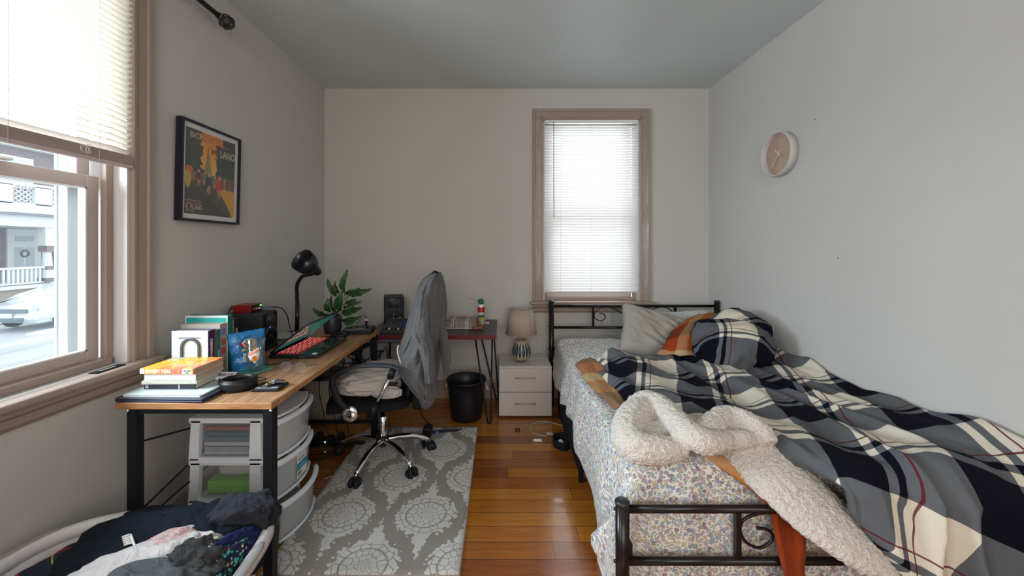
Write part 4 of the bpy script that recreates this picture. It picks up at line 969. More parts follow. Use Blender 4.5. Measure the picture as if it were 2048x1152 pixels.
# mini synthesizer
t = thing('mini_synthesizer', 'small flat black synthesizer at the far desk corner beside plant', 'synthesizer', (-.955, 2.66, DZ), .08)
bm = BM(); prism(bm, [(-.065, 0), (.065, 0), (.065, .036), (-.065, .024)], (-.095, .095), axis='x'); obj('housing', bm, BLKP, t, world=False, bevel=.003)
mT = axes((0, 0, .0302), (1, 0, 0), (0, .13, .012))
bm = BM(); box(bm, (-.088, -.056, 0), (.088, -.02, .0012), mat=mT)
for k in range(13): box(bm, (-.086 + k * .0133, -.054, .0012), (-.0745 + k * .0133, -.024, .003), mat=mT)
obj('ribbon_keys', bm, col('dark_grey_keys', (.10, .10, .11), .35), t, world=False)
for k in range(9):
    bm = BM(); lathe(bm, [(.0065, 0), (.0055, .012), (0, .0125)], (-.076 + k * .019, .008 + .022 * (k % 2), 0), 14, mat=mT); box(bm, (-.0766 + k * .019, .008 + .022 * (k % 2), .0125), (-.0754 + k * .019, .014 + .022 * (k % 2), .0132), mat=mT); obj('knob', bm, col('knob_dark', (.05, .05, .055), .3), t, world=False)
for k in range(6):
    bm = BM(); box(bm, (-.03 + k * .013, -.014, .0002), (-.022 + k * .013, -.009, .0018), mat=mT); obj('button', bm, WTX, t, world=False)
p = at(733, 655, y=2.70)
t = thing('usb_stick', 'black plug with white tip standing in the mini synthesizer', 'plug', (p.x, 2.70, DZ + .03))
bm = BM(); rbox(bm, (p.x - .009, 2.694, DZ + .033), (p.x + .007, 2.708, DZ + .073), .003); obj('sleeve', bm, BLKP, t)
bm = BM(); rbox(bm, (p.x - .009, 2.693, DZ + .0735), (p.x + .007, 2.709, DZ + .083), .002); obj('tip', bm, WHT, t)
cable('synthesizer_lead', 'thin black lead arching from the plug over the synthesizer', 'cable', [(p.x, 2.70, DZ + .082), (p.x - .01, 2.70, DZ + .105), (p.x - .035, 2.70, DZ + .10), (p.x - .06, 2.71, DZ + .06), (p.x - .10, 2.70, DZ + .05), (p.x - .115, 2.66, DZ + .03), (p.x - .112, 2.62, DZ + .006)], .0018, BLKP)
cable('desk_cable', 'black cable lying along the desk behind the laptop to synthesizer', 'cable', [(-.985, 2.58, DZ + .003), (-1.04, 2.555, DZ + .003), (-1.12, 2.52, DZ + .003), (-1.2, 2.49, DZ + .003), (-1.27, 2.50, DZ + .003)], .0026, BLKP)
# mouse
t = thing('computer_mouse', 'black computer mouse between the laptop and synthesizer', 'mouse', (-1.045, 2.53, DZ))
t.location = (-1.03, 2.515, DZ)
bm = BM(); blob(bm, (0, 0, .012), (.052, .032, .022), .0, 1); 
for v in bm.verts: v.co.z = max(v.co.z, .001)
obj('shell', bm, BLKP, t, world=False)
bm = BM(); lathe(bm, [(0, -.003), (.007, -.003), (.007, .003), (0, .003)], seg=14, mat=frame_to((.03, 0, .028), (.03, 1, .028))); obj('scroll_wheel', bm, col('wheel_grey', (.08, .08, .08)), t, world=False)

# ============================================================ on the far desk
t = thing('audio_mixer', 'black audio mixing desk with a red knob on the hairpin desk', 'mixer', (-.70, 2.95, ZD), -.03)
bm = BM(); prism(bm, [(-.125, 0), (.13, 0), (.13, .075), (.09, .08), (.07, .055), (-.125, .022)], (-.165, .165), axis='x'); obj('housing', bm, col('mixer_grey', (.025, .026, .03), .4), t, world=False, bevel=.003)
mT = axes((0, -.0275, .0392), (1, 0, 0), (0, .195, .033))
for k in range(10):
    for r_ in range(4):
        if k > 6 and r_ < 2: continue
        bm = BM(); lathe(bm, [(.006, 0), (.005, .011), (0, .0115)], (-.15 + k * .027, -.02 + r_ * .026, 0), 12, mat=mT)
        c3 = (.03, .06, .5) if (k in (4, 5) and r_ in (1, 2)) else (.06, .06, .065)
        obj('knob', bm, col('knob_blue' if c3[2] > .3 else 'knob_black', c3, .3), t, world=False)
for k in range(7):
    bm = BM(); box(bm, (-.15 + k * .022, -.085, .0), (-.148 + k * .022, -.04, .0008), mat=mT); box(bm, (-.154 + k * .022, -.07 + .004 * (k % 3), .0005), (-.144 + k * .022, -.062 + .004 * (k % 3), .009), mat=mT); obj('fader', bm, WTX if k % 3 == 2 else BLKP, t, world=False)
bm = BM(); lathe(bm, [(.009, 0), (.008, .013), (0, .014)], (.018, -.075, 0), 18, mat=mT); obj('volume_knob', bm, col('knob_bright_red', (.6, .02, .015), .3), t, world=False, label='bright red knob')
for k in range(8):
    bm = BM(); rbox(bm, (.055 + (k % 4) * .022, -.085 + (k // 4) * .014, 0), (.07 + (k % 4) * .022, -.075 + (k // 4) * .014, .004), .001, mat=mT); obj('button', bm, col('button_grey', (.2, .2, .21)), t, world=False)
bm = BM(); 
for k in range(11): lathe(bm, [(.004, 0), (.006, .001), (.006, .005), (.004, .005)], (-.14 + k * .028, .118, 0), 10, mat=mT) if False else None
for k in range(6):
    bm2 = BM(); lathe(bm2, [(.008, 0), (.0095, .002), (.0095, .004), (.005, .004), (.005, 0)], seg=14, mat=frame_to((-.13 + k * .05, .1, .083), (-.13 + k * .05, .1, 1)) @ Matrix.Translation((0, 0, -.006))); obj('input_jack', bm2, CHR, t, world=False)
bm.free()
# plaid box
PB = M('plaid_box_cloth', (.5, .4, .3), .8); ox, oy, oz = PB.xyz(PB.coord('Object'))
fu = (ox * 9 + .11).fr(); fv = ((oy + oz) * 9 + .3).fr()
wm = fu.gt(.42) * fu.lt(.5) + fu.gt(.56) * fu.lt(.64); wm2 = fv.gt(.45) * fv.lt(.52)
ym = fu.gt(.78) * fu.lt(.82) + fv.gt(.12) * fv.lt(.16); dm = fu.gt(.64) * fu.lt(.7)
c1 = PB.mix((wm + wm2).mn(1.0) * .75, (.22, .17, .155), (.62, .60, .55)); c1 = PB.mix(ym.mn(1.0), c1, (.50, .36, .08)); c1 = PB.mix(dm * .6, c1, (.1, .1, .13)); PB.color(c1)
t = thing('storage_box', 'cloth-covered box in taupe plaid lying on the hairpin desk', 'box', (-.30, 3.10, ZD), -.02)
bm = BM(); rbox(bm, (-.115, -.10, 0), (.115, .11, .062), .004); obj('box_body', bm, PB, t, world=False)
for k in range(3):
    bm = BM(); box(bm, (-.116, -.1012, .012 + .015 * k), (.1162, -.0995, .0135 + .015 * k)); obj('layer_edge', bm, col('layer_strip', (.3, .27, .23)), t, world=False)  # thin tan strips across the box front
bm = BM(); prism(bm, [(-.1, 0), (.11, 0), (.11, .075), (-.1, .058)], (.116, .124), axis='x'); obj('side_flap', bm, col('brown_spotted_card', (.16, .10, .07)), t, world=False)
# compressed air can
p = V((-.155, 3.17, ZD))
t = thing('spray_can', 'green-capped air duster can on the hairpin desk by the plaid box', 'spray can', p); tcan = t
CAN = M('can_print', (.5, .5, .5), .25, .2); ox, oy, oz = CAN.xyz(CAN.coord('Object'))
nz_ = CAN.noise(CAN.coord('Object', scale=(1, 1, .8)), 28, 2)
CAN.color(CAN.mix(nz_.smooth(.48, .5) * oz.lt(.075), CAN.ramp(oz * 7, [(.0, (.3, .45, .05)), (.25, (.55, .5, .05)), (.38, (.04, .12, .04)), (.5, (.5, .52, .5)), (.62, (.4, .015, .02)), (.85, (.45, .02, .03)), (.87, (.6, .62, .64))], 'CONSTANT'), (.55, .58, .58)))
bm = BM(); lathe(bm, [(0, 0), (.026, 0), (.0275, .004), (.0275, .128), (.025, .137), (.018, .145), (0, .146)], p, 32); obj('can_body', bm, CAN, t)
bm = BM(); lathe(bm, [(.019, .143), (.021, .146), (.0205, .165), (.015, .176), (0, .178)], p, 24); box(bm, (p.x - .03, p.y - .008, ZD + .158), (p.x, p.y + .008, ZD + .174)); obj('cap', bm, col('green_cap', (.008, .10, .05), .35), t)
bm = BM(); tube(bm, [(p.x - .025, p.y, ZD + .168), (p.x - .095, p.y - .02, ZD + .182)], .0014, 6); obj('straw', bm, col('red_straw', (.3, .05, .03)), t)
tcan.scale = (1, 1, 1.18)
p = at(974, 645, z=ZD); bm = BM(); lathe(bm, [(.009, 0), (.02, 0), (.021, .003), (.021, .014), (.018, .017), (.009, .017), (.008, .01)], (p.x - .0, 3.22, ZD), 24); one('tape_roll', 'small pale pink roll of tape right of the spray can', 'tape', bm, col('pale_pink', (.6, .45, .4)))
p = at(955, 660, z=ZD); t = thing('cork_figure', 'small brown wooden knotted object lying before the spray can', 'ornament', (p.x, p.y, ZD))
WB = col('brown_wood', (.26, .10, .04), .5)
bm = BM(); tube(bm, spline([(p.x - .035, p.y + .005, ZD + .014), (p.x - .005, p.y, ZD + .012), (p.x + .025, p.y + .01, ZD + .02), (p.x + .035, p.y + .02, ZD + .036)], 6), [.011, .013, .011, .014, .010, .012], 10)
tube(bm, spline([(p.x + .02, p.y + .008, ZD + .012), (p.x + .04, p.y, ZD + .012)], 3), .011, 10); obj('stick', bm, WB, t)
cable('usb_lead', 'thin black usb lead hanging beside the hoodie onto the hairpin desk', 'cable', [(-.43, 3.04, ZD + .064), (-.39, 3.0, ZD + .066), (-.365, 2.99, ZD + .05), (-.36, 2.96, ZD + .004), (-.36, 2.90, ZD + .003)], .002, BLKP)
# ============================================================ drawer tower under the desk
PLF = plain('white_frame_plastic', (.78, .83, .88), .4); PLC = M('clear_side_plastic', (.72, .76, .80), .15, alpha=.09); PLD = M('clear_drawer_plastic', (.70, .73, .76), .22, alpha=.40)
t = thing('drawer_cart', 'white three-drawer plastic cart with clear drawers under the wooden desk', 'drawer cart', (-1.19, 1.9, 0))
X0, X1, Y0, Y1 = -1.372, -1.005, 1.74, 2.06
ZT = [(.012, .185), (.195, .368), (.378, .552)]
for k, (za, zb) in enumerate(ZT):
    bm = BM()
    s_ = .010 * (1 - k * .3)
    for yy0, yy1 in ((Y0 - s_, Y0 + .016), (Y1 - .016, Y1 + s_)):
        prism(bm, [(X0, za), (X0 + .042, za), (X0 + .052, zb), (X0 + .012, zb)], (yy0, yy1), axis='y'); prism(bm, [(X1 - .1, za), (X1 - .045, za), (X1 - .05, zb), (X1 - .095, zb)], (yy0, yy1), axis='y')
        rbox(bm, (X0, yy0, zb - .012), (X1, yy1, zb + .008), .005); rbox(bm, (X0, yy0, za - .004), (X1, yy1, za + .012), .005)
    rbox(bm, (X0, Y0, zb + .0), (X1, Y1, zb + .006), .003)
    obj('frame_tier', bm, PLF, t)
    for yy in (Y0 + .004, Y1 - .006): bm = BM(); box(bm, (X0 + .03, yy, za + .01), (X1 - .05, yy + .002, zb - .01)); obj('side_panel', bm, PLC, t)
    out = .026 if k == 0 else 0
    def fr(s, q, za=za, zb=zb, out=out):
        yy = Y0 + .004 + (Y1 - Y0 - .008) * s; bow = .042 * math.sin(PI * s) ** .8
        return V((X1 + bow + out + .012 * q, yy, za + .006 + (zb - za - .026) * q))
    dr = obj('drawer', gridmesh(fr, 24, 6), PLD, t, solid=.003)
    bm = BM(); box(bm, (X0 + .05, Y0 + .02, za + .008), (X1 + out, Y1 - .02, za + .011)); obj('drawer_tray', bm, PLC, dr)
    bm = BM(); tube(bm, [V((X1 + .042 * math.sin(PI * s / 20) ** .8 + out + .014, Y0 - .002 + (Y1 - Y0 + .004) * s / 20, zb - .012)) for s in range(21)], .013, 10, flat=1.1); obj('drawer_rim', bm, PLF, dr)
    bm = BM(); tube(bm, [V((X1 + .042 * math.sin(PI * s / 20) ** .8 + out + .004, Y0 - .002 + (Y1 - Y0 + .004) * s / 20, za + .006)) for s in range(21)], .007, 6); obj('lower_rim', bm, PLF, dr)
bm = BM(); rbox(bm, (X0 + .03, Y0 + .02, .558), (X1 - .02, Y1 - .02, .572), .008); obj('clear_top', bm, PLC, t)
bm = BM(); prism(bm, [(X0 + .0, Y0 - .005), (X1 + .0, Y0 - .005)] + [(X1 + .044 * math.sin(PI * s / 10) ** .8, Y0 + (Y1 - Y0) * s / 10) for s in range(1, 10)] + [(X1, Y1 + .005), (X0, Y1 + .005)], (.553, .565)); obj('top_rim', bm, PLF, t, bevel=.004)
# label on the middle drawer
m_ = axes((X1 + .052, 1.90, .285), (-.0, 1, 0), (0, 0, 1)); m_ = m_ @ Matrix.Rotation(.0, 4, 'Z')
bm = BM(); box(bm, (-.05, -.055, 0), (.04, .055, .001), 0, m_); box(bm, (-.05, -.02, .001), (.04, .012, .0014), 1, m_)
for k in range(4): box(bm, (-.045, -.046 + k * .005, .001), (-.01, -.0435 + k * .005, .0014), 2, m_)
box(bm, (-.035, .024, .001), (.02, .028, .0013), 2, m_); box(bm, (-.03, -.008, .0014), (.02, -.003, .0017), 3, m_)
obj('product_label', bm, [WTX, col('cyan_print', (.0, .28, .42)), INK, col('pale_cyan', (.5, .75, .8))], t)
# contents
for k, (z_, c3, nm) in enumerate(((.392, (.30, .32, .38), 0), (.41, (.12, .16, .28), 1), (.43, (.35, .36, .4), 0), (.452, (.05, .12, .16), 1), (.474, (.03, .09, .13), 1), (.498, (.25, .05, .04), 0))):
    bm = BM(); rbox(bm, (-1.325, 1.765, z_), (-1.10, 1.96, z_ + .015), .002, seg=1)
    labs = ['grey bottom spiral notebook', 'blue spiral notebook second from the bottom', 'pale grey spiral notebook third from the bottom', 'dark teal notebook below the topmost teal one', 'darkest teal notebook under the red one', 'red notebook topmost']
    b_ = thing('stored_notebook', labs[k] + ' inside the cart\'s top drawer', 'notebook', (-1.21, 1.86, z_), 0, 'notebooks in the top drawer')
    obj('cover', bm, col('notebook_cover', c3), b_)
    if k in (0, 2, 1):
        bm = BM()
        for q in range(28): tube(bm, [(-1.315 + q * .0075, 1.763 + .004 * math.cos(a * PI / 3), z_ + .0075 + .007 * math.sin(a * PI / 3)) for a in range(6)], .0008, 4, closed=True)
        obj('wire_binding', bm, WHT, b_)
bm = BM(); rbox(bm, (-1.32, 1.775, .21), (-1.10, 1.98, .265), .004); one('green_case', 'lime green case inside the middle drawer of the cart', 'case', bm, col('lime_green', (.22, .55, .06)))
bm = BM(); blob(bm, (-1.22, 1.85, .295), (.09, .06, .028), .4, 2.5, 9); one('tissue_bundle', 'crumpled white tissue on the lime green case in the cart', 'tissue', bm, fabric('tissue', (.6, .6, .58)))
bm = BM(); rbox(bm, (-1.08, 1.80, .392), (-1.03, 2.0, .47), .004); one('small_carton', 'cream carton behind the curved front of the top drawer', 'carton', bm, col('cream_carton', (.55, .48, .32)))
bm = BM(); rbox(bm, (-1.09, 1.80, .03), (-1.0, 2.0, .12), .03); one('grey_pouch', 'pale grey pouch inside the lowest drawer of the cart', 'pouch', bm, fabric('pouch_grey', (.35, .34, .31)))

# ============================================================ office chair
t = thing('office_chair', 'black swivel office chair with chrome star base on the rug', 'office chair', (-.73, 2.45, 0), math.radians(6.7))
# local: faces -x, near side is -y
def ch(name, bm, m, par=None, **k): return obj(name, bm, m, par or t, world=False, **k)
R_ = math.radians(-6.7)
for k, (px, py) in enumerate(((697, 990), (834, 964), (867, 900), (765, 862), (680, 908))):
    p = at(px, py, z=0.0)
    p = V((p.x, min(p.y, 2.82), 0))
    q = V((p.x + .73, p.y - 2.45, 0)); q = V((q.x * math.cos(R_) - q.y * math.sin(R_), q.x * math.sin(R_) + q.y * math.cos(R_), 0))
    q = q.normalized() * max(.25, min(.29, q.length)); dd = q.normalized()
    bm = BM(); tube(bm, spline([dd * .02 + V((0, 0, .125)), dd * .12 + V((0, 0, .125)), dd * .2 + V((0, 0, .112)), q * 1.0 + V((0, 0, .072))], 6), [.019, .020, .019, .018, .014], 14, flat=.9); lg = ch('base_arm', bm, CHR)
    bm = BM(); tube(bm, [q + V((0, 0, .075)), q + V((0, 0, .045))], .006, 8); ch('caster_stem', bm, CHR, lg)
    sd = V((-dd.y, dd.x, 0)); 
    bm = BM()
    for s in (-1, 1):
        m_ = frame_to(q + sd * (.006 * s + (0 if s > 0 else 0)) + V((0, 0, .028)) + dd * .012, q + sd * s + V((0, 0, .028)) + dd * .012)
        lathe(bm, [(0, 0), (.027, 0), (.030, .003), (.030, .016), (.024, .023), (0, .024)], seg=24, mat=m_)
    box(bm, (q.x - .012, q.y - .012, .03), (q.x + .012, q.y + .012, .058)); ch('caster', bm, BLKP, lg)
bm = BM(); lathe(bm, [(0, .09), (.032, .09), (.04, .1), (.04, .135), (.032, .15), (.026, .155), (0, .155)], seg=28); ch('hub', bm, BLKP)
bm = BM(); lathe(bm, [(.026, .15), (.026, .27), (.022, .275), (.013, .276), (.013, .38), (0, .38)], seg=24); ch('gas_column', bm, CHR)
bm = BM(); rbox(bm, (-.16, -.07, .325), (.12, .07, .375), .012); bar(bm, (.05, 0, .345), (.26, 0, .38), .07, .02); bar(bm, (.25, 0, .37), (.30, 0, .62), .07, .016, up=(1, 0, 0)); ch('tilt_mechanism', bm, BLKP)
SEATF = fabric('black_seat_cloth', (.012, .012, .015), scale=500)
q = BM(); bmesh.ops.create_cube(q, size=1); bmesh.ops.subdivide_edges(q, edges=q.edges[:], cuts=6, use_grid_fill=True)
for v in q.verts:
    x, y, z = v.co * 2
    r = max(abs(x), abs(y)); l = math.hypot(x, y) or 1; k = (r / l) ** .45
    v.co = V((-.055 + x * k * .255, y * k * .25, .408 + z * .036 * (1 - .45 * r ** 4) - .02 * max(0, -x - .7) * 3 * 1))
for f in q.faces: f.smooth = True
ch('seat', q, SEATF, sub=1)
bm = BM(); box(bm, (-.3, -.05, .405), (-.27, -.03, .43)); bm.free()
# backrest: gently curved panel
def bk(s, q):
    y = -.20 + .40 * s; z = .47 + .60 * q
    w_ = .5 + .5 * math.sin(PI * min(1, q * .8 + .22)); y *= (.85 + .15 * w_)
    return V((.235 + .05 * math.sin(PI * q * .9) * 0 + .10 * q * q - .02 + .04 * (2 * s - 1) ** 2 * -1 + .03 * math.sin(PI * q), y, z))
ch('backrest', gridmesh(bk, 18, 24), fabric('navy_mesh', (.010, .012, .022), scale=700), solid=.018, soff=0)
ed = [bk(0, k / 16) for k in range(17)] + [bk(k / 10, 1) for k in range(1, 10)] + [bk(1, 1 - k / 16) for k in range(17)] + [bk(1 - k / 10, 0) for k in range(1, 10)]
bm = BM(); tube(bm, ed, .014, 10, closed=True); ch('back_frame', bm, BLKP)
bm = BM(); rbox(bm, (.20, -.2, .37), (.26, .2, .52), .02); ch('lumbar_pad', bm, SEATF)
for s in (-1, 1):
    y = .28 * s
    bm = BM(); tube(bm, spline([(.145, y, .642), (.08, y, .662), (-.04, y, .668), (-.13, y, .654), (-.19, y, .626)], 8), [.019, .024, .024, .02, .014], 14, flat=.5); ar = ch('armrest_pad', bm, col('armrest_blue_black', (.03, .04, .055), .3))
    bm = BM(); tube(bm, spline([(-.14, y, .652), (-.205, y, .618), (-.215, y, .565), (-.185, y, .48), (-.14, y * .97, .42), (-.10, y * .9, .395)], 8), [.012, .016, .015, .014, .014], 12, flat=1.3); ch('arm_support', bm, BLKP, ar)
    bm = BM(); tube(bm, [(.105, y, .64), (.088, y, .595)], .019, 12); ch('arm_socket', bm, BLKP, ar)
    bm = BM(); tube(bm, [(.01, y, .445), (-.02, y * .96, .38)], .02, 12); ch('arm_socket', bm, BLKP, ar)
    bm = BM(); tube(bm, [(.092, y, .605), (.0, y, .43)], .0095, 12); ch('arm_rod', bm, CHR, ar)
    m_ = frame_to((-.125, y * .97 + s * .015, .405), (-.125, y * 5, .405))
    bm = BM(); lathe(bm, [(0, .008), (.02, .0075), (.037, .004), (.042, -.001), (.043, -.006), (.041, -.014), (0, -.014)], seg=36, mat=m_); ch('chrome_cap', bm, CHR, ar)

# folded canvas cloth on the seat
CAN_ = fabric('canvas_cloth', (.48, .44, .41), (.58, .56, .54), scale=350, fold=12)
t = thing('canvas_bag', 'off-white canvas bag crumpled on the office chair seat', 'bag', (-.78, 2.43, .445))
def lump(c, r, rot=0, n=.12, fs=(2.2, 6, 2), seed=0, sq=.75, ridge=.10, bot=None):
    """pillow-like bundle of cloth with folds"""
    q = BM(); bmesh.ops.create_icosphere(q, subdivisions=5, radius=1)
    L = q.loops.layers.uv.new('UVMap')
    cr_, sr = math.cos(rot), math.sin(rot)
    st = {}
    for v in q.verts:
        p = v.co.copy(); st[v] = (p.x * r[0], p.y * r[1] + p.z * r[2] * .6)
        a = noise.noise(V((p.x * fs[0] + seed, p.y * fs[1], p.z * fs[2])))
        b = 1 - abs(noise.noise(V((p.x * fs[0] * 1.3 + seed * 3, p.y * fs[1] * 1.2 + a * 1.5, p.z * fs[2] + 9)))) * 2
        k = 1 + n * a * 2 + ridge * max(0, b - .45)
        sg = lambda u, e: math.copysign(abs(u) ** e, u)
        x, y, z = sg(p.x, sq) * r[0] * k, sg(p.y, sq) * r[1] * k, sg(p.z, .9) * r[2] * k
        w = V((c[0] + x * cr_ - y * sr, c[1] + x * sr + y * cr_, c[2] + z))
        if bot is not None and w.z < bot: w.z = bot + (w.z - bot) * .02
        v.co = w
    for f in q.faces:
        f.smooth = True
        for l in f.loops: l[L].uv = st[l.vert]
    return q
obj('folded_body', lump((-.795, 2.415, .508), (.185, .175, .062), .1, .10, (1.4, 4, 2), 3, .8, .16, bot=.447), CAN_, t)
obj('upper_fold', lump((-.735, 2.47, .55), (.155, .14, .04), -.1, .09, (1.2, 5, 2), 5, .85, .14), CAN_, t)
bm = lump((-.655, 2.27, .483), (.085, .045, .034), -.12, .08, (1, 5, 2), 8, .9, .1, bot=.447); obj('rolled_end', bm, CAN_, t)
bm = BM(); tube(bm, [V((-.625 + .02 * math.cos(a) * (1 - a / 14), 2.222, .483 + .02 * math.sin(a) * (1 - a / 14))) for a in [i * .5 for i in range(24)]], .0022, 6); obj('roll_edge', bm, CAN_, t)
bm = BM(); rbox(bm, (-.66, 2.262, .522), (-.60, 2.30, .532), .003); box(bm, (-.668, 2.258, .50), (-.658, 2.268, .53)); obj('strap', bm, BLKP, t)

# hoodie over the backrest: closed loop sections from the hood down
HD = M('grey_fleece', (.16, .165, .17), .95, sheen=.12, spec=.1); c = HD.coord('Object')
HD.color(HD.mix(HD.noise(c, 230, 3, .8).smooth(.35, .65), (.075, .074, .077), (.150, .148, .150))); HD.bump(HD.noise(c, 220, 3, .7), .8, .005)
t = thing('grey_hoodie', 'grey hooded sweatshirt draped over the office chair back', 'hoodie', (-.42, 2.42, .45))
def loft(rows, seed, n=64, waves=5, amp=.012, pw=.9, m=10):
    """rows: (px_left, px_right, py, y_depth, half_thickness)"""
    pts = []
    for (a, b, py, yd, th) in rows:
        A = at(a, py, y=yd); B = at(b, py, y=yd); pts.append((A, B, th))
    cA = spline([p[0] for p in pts], m); cB = spline([p[1] for p in pts], m); cT = spline([(p[2], 0, 0) for p in pts], m)
    nv = len(cA) - 1
    def fn(s, q):
        i = min(nv, int(round(q * nv))); A, B, th = cA[i], cB[i], cT[i].x
        c = (A + B) / 2; h = (B - A) / 2; a = 2 * PI * s
        ca, sa = math.cos(a), math.sin(a)
        k = amp * (noise.noise(V((ca * waves * .5 + seed, sa * waves * .5, q * 3.4))) + .6 * noise.noise(V((ca * waves, sa * waves + seed, q * 6))))
        e = math.copysign(abs(ca) ** pw, ca); f = math.copysign(abs(sa) ** .9, sa)
        rdg = amp * .5 * (1 - abs(noise.noise(V((ca * 2.2 + q * 3.5, sa * 2 + seed - q * 1.5, q * 2.6)))) * 3)
        return c + h * e + V((0, -1, 0)) * f * (th + k + max(0, rdg) * .8) + V((k * .5, 0, 0))
    bm = gridmesh(fn, n, nv, closed_u=True); bm.verts.ensure_lookup_table()
    for ring in (range(0, n), range(nv * n, nv * n + n)):
        f = bm.faces.new([bm.verts[i] for i in ring]); f.smooth = True
    return bm
obj('hood_and_body', loft([(862, 880, 545, 2.47, .05), (847, 886, 556, 2.46, .13), (837, 888, 580, 2.46, .20), (827, 888, 620, 2.46, .235), (816, 884, 662, 2.45, .245), (802, 878, 700, 2.44, .24), (803, 874, 735, 2.42, .21), (822, 873, 765, 2.38, .15), (838, 870, 790, 2.34, .09), (845, 860, 812, 2.31, .04)], 4, n=110, waves=3.6, amp=.036), HD, t)
sl = obj('right_sleeve', loft([(872, 887, 552, 2.44, .03), (874, 889, 600, 2.42, .04), (877, 892, 650, 2.40, .045), (881, 898, 690, 2.38, .045), (885, 902, 722, 2.37, .04), (885, 899, 730, 2.37, .032), (886, 900, 746, 2.37, .034)], 9, n=40, waves=4, amp=.010), HD, t)
obj('left_sleeve', loft([(838, 858, 590, 2.25, .03), (830, 858, 630, 2.22, .05), (824, 858, 662, 2.20, .055), (834, 866, 690, 2.21, .045), (846, 870, 730, 2.23, .035), (850, 870, 765, 2.25, .03)], 2, n=40, waves=4, amp=.012), HD, t)
bm = BM(); tube(bm, spline([at(797, 690, y=2.235), at(795, 702, y=2.23), at(800, 722, y=2.235), at(811, 748, y=2.25), at(830, 775, y=2.26), at(846, 792, y=2.27), at(853, 803, y=2.27)], 8), .0035, 8); obj('zip_edge', bm, col('white_piping', (.7, .7, .68)), t)
bm = BM(); tube(bm, [at(838, 785, y=2.262), at(851, 803, y=2.265)], [.008, .012], 8); obj('lining_tip', bm, fabric('cream_lining', (.65, .58, .5)), t)
bm = BM(); tube(bm, spline([at(818, 742, y=2.245), at(836, 728, y=2.235), at(845, 728, y=2.24), at(856, 742, y=2.25)], 6), .003, 6); obj('pocket_seam', bm, HD, t)
bm = BM(); tube(bm, spline([at(864, 549, y=2.40), at(870, 543, y=2.42), at(878, 549, y=2.45), (at(882, 565, y=2.46))], 6), .006, 8); obj('hood_rim', bm, SEATF, t)

# ============================================================ rug
RUG = M('damask_rug', (.4, .36, .33), .95, sheen=.2, spec=.1)
P_ = RUG.coord('Pos'); gx, gy, gz = RUG.xyz(P_)
wn = RUG.noise(P_, 26, 3, .6) - .5; wn2 = RUG.noise(P_, 31, 3, .6) - .5
gx = gx + wn * .008; gy = gy + wn2 * .008
lv = RUG.vor(P_, 42); lv.voronoi_dimensions = '2D'; lobes = N(RUG.nt, lv.outputs['Distance'])
def medallions(ox, oy):
    cx_ = (((gx - ox) / .40 + .5).fr() - .5) * .40; cy_ = (((gy - oy) / .62 + .5).fr() - .5) * .62
    ang = cy_.at2(cx_); rad = (cx_ * cx_ + cy_ * cy_ * 1.15).sq()
    body = ((cx_ * cx_ / (.142 * .142) + cy_ * cy_ / (.150 * .150)).sq() + lobes * .30).lt(1.12)
    plume = (cx_.ab() / .085 + cy_.ab() / .285 + lobes * .35).lt(1.10)
    cv = RUG.node('ShaderNodeCombineXYZ'); RUG.link(ang * 2.55, cv.inputs[0]); RUG.link(rad * 30, cv.inputs[1])
    ve = RUG.vor(cv.outputs[0], 1.0, 'DISTANCE_TO_EDGE', .75); ve.voronoi_dimensions = '2D'
    petals = N(RUG.nt, ve.outputs['Distance']).gt(.052).mx(rad.gt(.135))
    ring = (rad - .098).ab().gt(.003)
    return (body * petals * ring).mx(plume * cy_.ab().gt(.13))
mask = medallions(-.362, 1.925).mx(medallions(-.562, 1.615))
fn_ = RUG.noise(RUG.coord('Pos'), 400, 3, .8); sp = RUG.noise(RUG.coord('Pos'), 160, 2)
RUG.color(RUG.mix(sp.smooth(.68, .72) * .6, RUG.mix(mask * .92, RUG.mix(fn_, (.26, .225, .205), (.35, .31, .285)), RUG.mix(fn_, (.62, .61, .57), (.74, .73, .70))), (.16, .13, .11)))
RUG.bump(mask * .8 + fn_ * 1.2, .5, .004)
bm = gridmesh(lambda s, q: V((-.957 + .79 * s, 1.575 + 1.285 * q, .008 + .0016 * noise.noise(V((s * 5, q * 7, 0))))), 30, 50)
t = thing('area_rug', 'taupe and off-white damask patterned rug under the office chair', 'rug', (-.56, 2.2, 0))
obj('pile', bm, RUG, t, solid=.007, soff=-1)
bm = BM(); tube(bm, [(-.957, 1.575, .006), (-.167, 1.575, .006), (-.167, 2.86, .006), (-.957, 2.86, .006)], .0055, 8, closed=True); obj('bound_edge', bm, col('rug_binding', (.33, .31, .28), .9), t)

# ============================================================ nightstand, table lamp, bin
NS = M('white_laminate', (.60, .565, .55), .4); NS.bump(NS.noise(NS.coord('Object'), 200, 2), .05, .002)
t = thing('nightstand', 'white two-drawer nightstand beside the bed head', 'nightstand', (.193, 3.23, 0))
hN = .392
bm = BM(); rbox(bm, (-.012, 3.06, .012), (.396, 3.425, hN), .002, seg=1); box(bm, (0, 3.08, 0), (.385, 3.42, .012)); obj('body', bm, NS, t)
for za, zb, lz in ((.016, .195, .115), (.200, .380, .312)):
    bm = BM(); rbox(bm, (-.011, 3.04, za), (.395, 3.059, zb), .002, seg=1); dr = obj('drawer', bm, NS, t)
    bm = BM(); tube(bm, [(.112, 3.022, lz), (.27, 3.022, lz)], .005, 10); 
    for x_ in (.125, .257): tube(bm, [(x_, 3.022, lz), (x_, 3.04, lz)], .0035, 8)
    obj('handle', bm, M('brushed_steel', (.6, .57, .54), .5, .6), dr)
bm = BM(); lathe(bm, [(0, 0), (.006, .0), (.006, .003), (0, .003)], (.216, 3.10, hN), 10, sx=1.5); one('hair_clip', 'tiny dark clip lying on the nightstand top', 'clip', bm, INK)
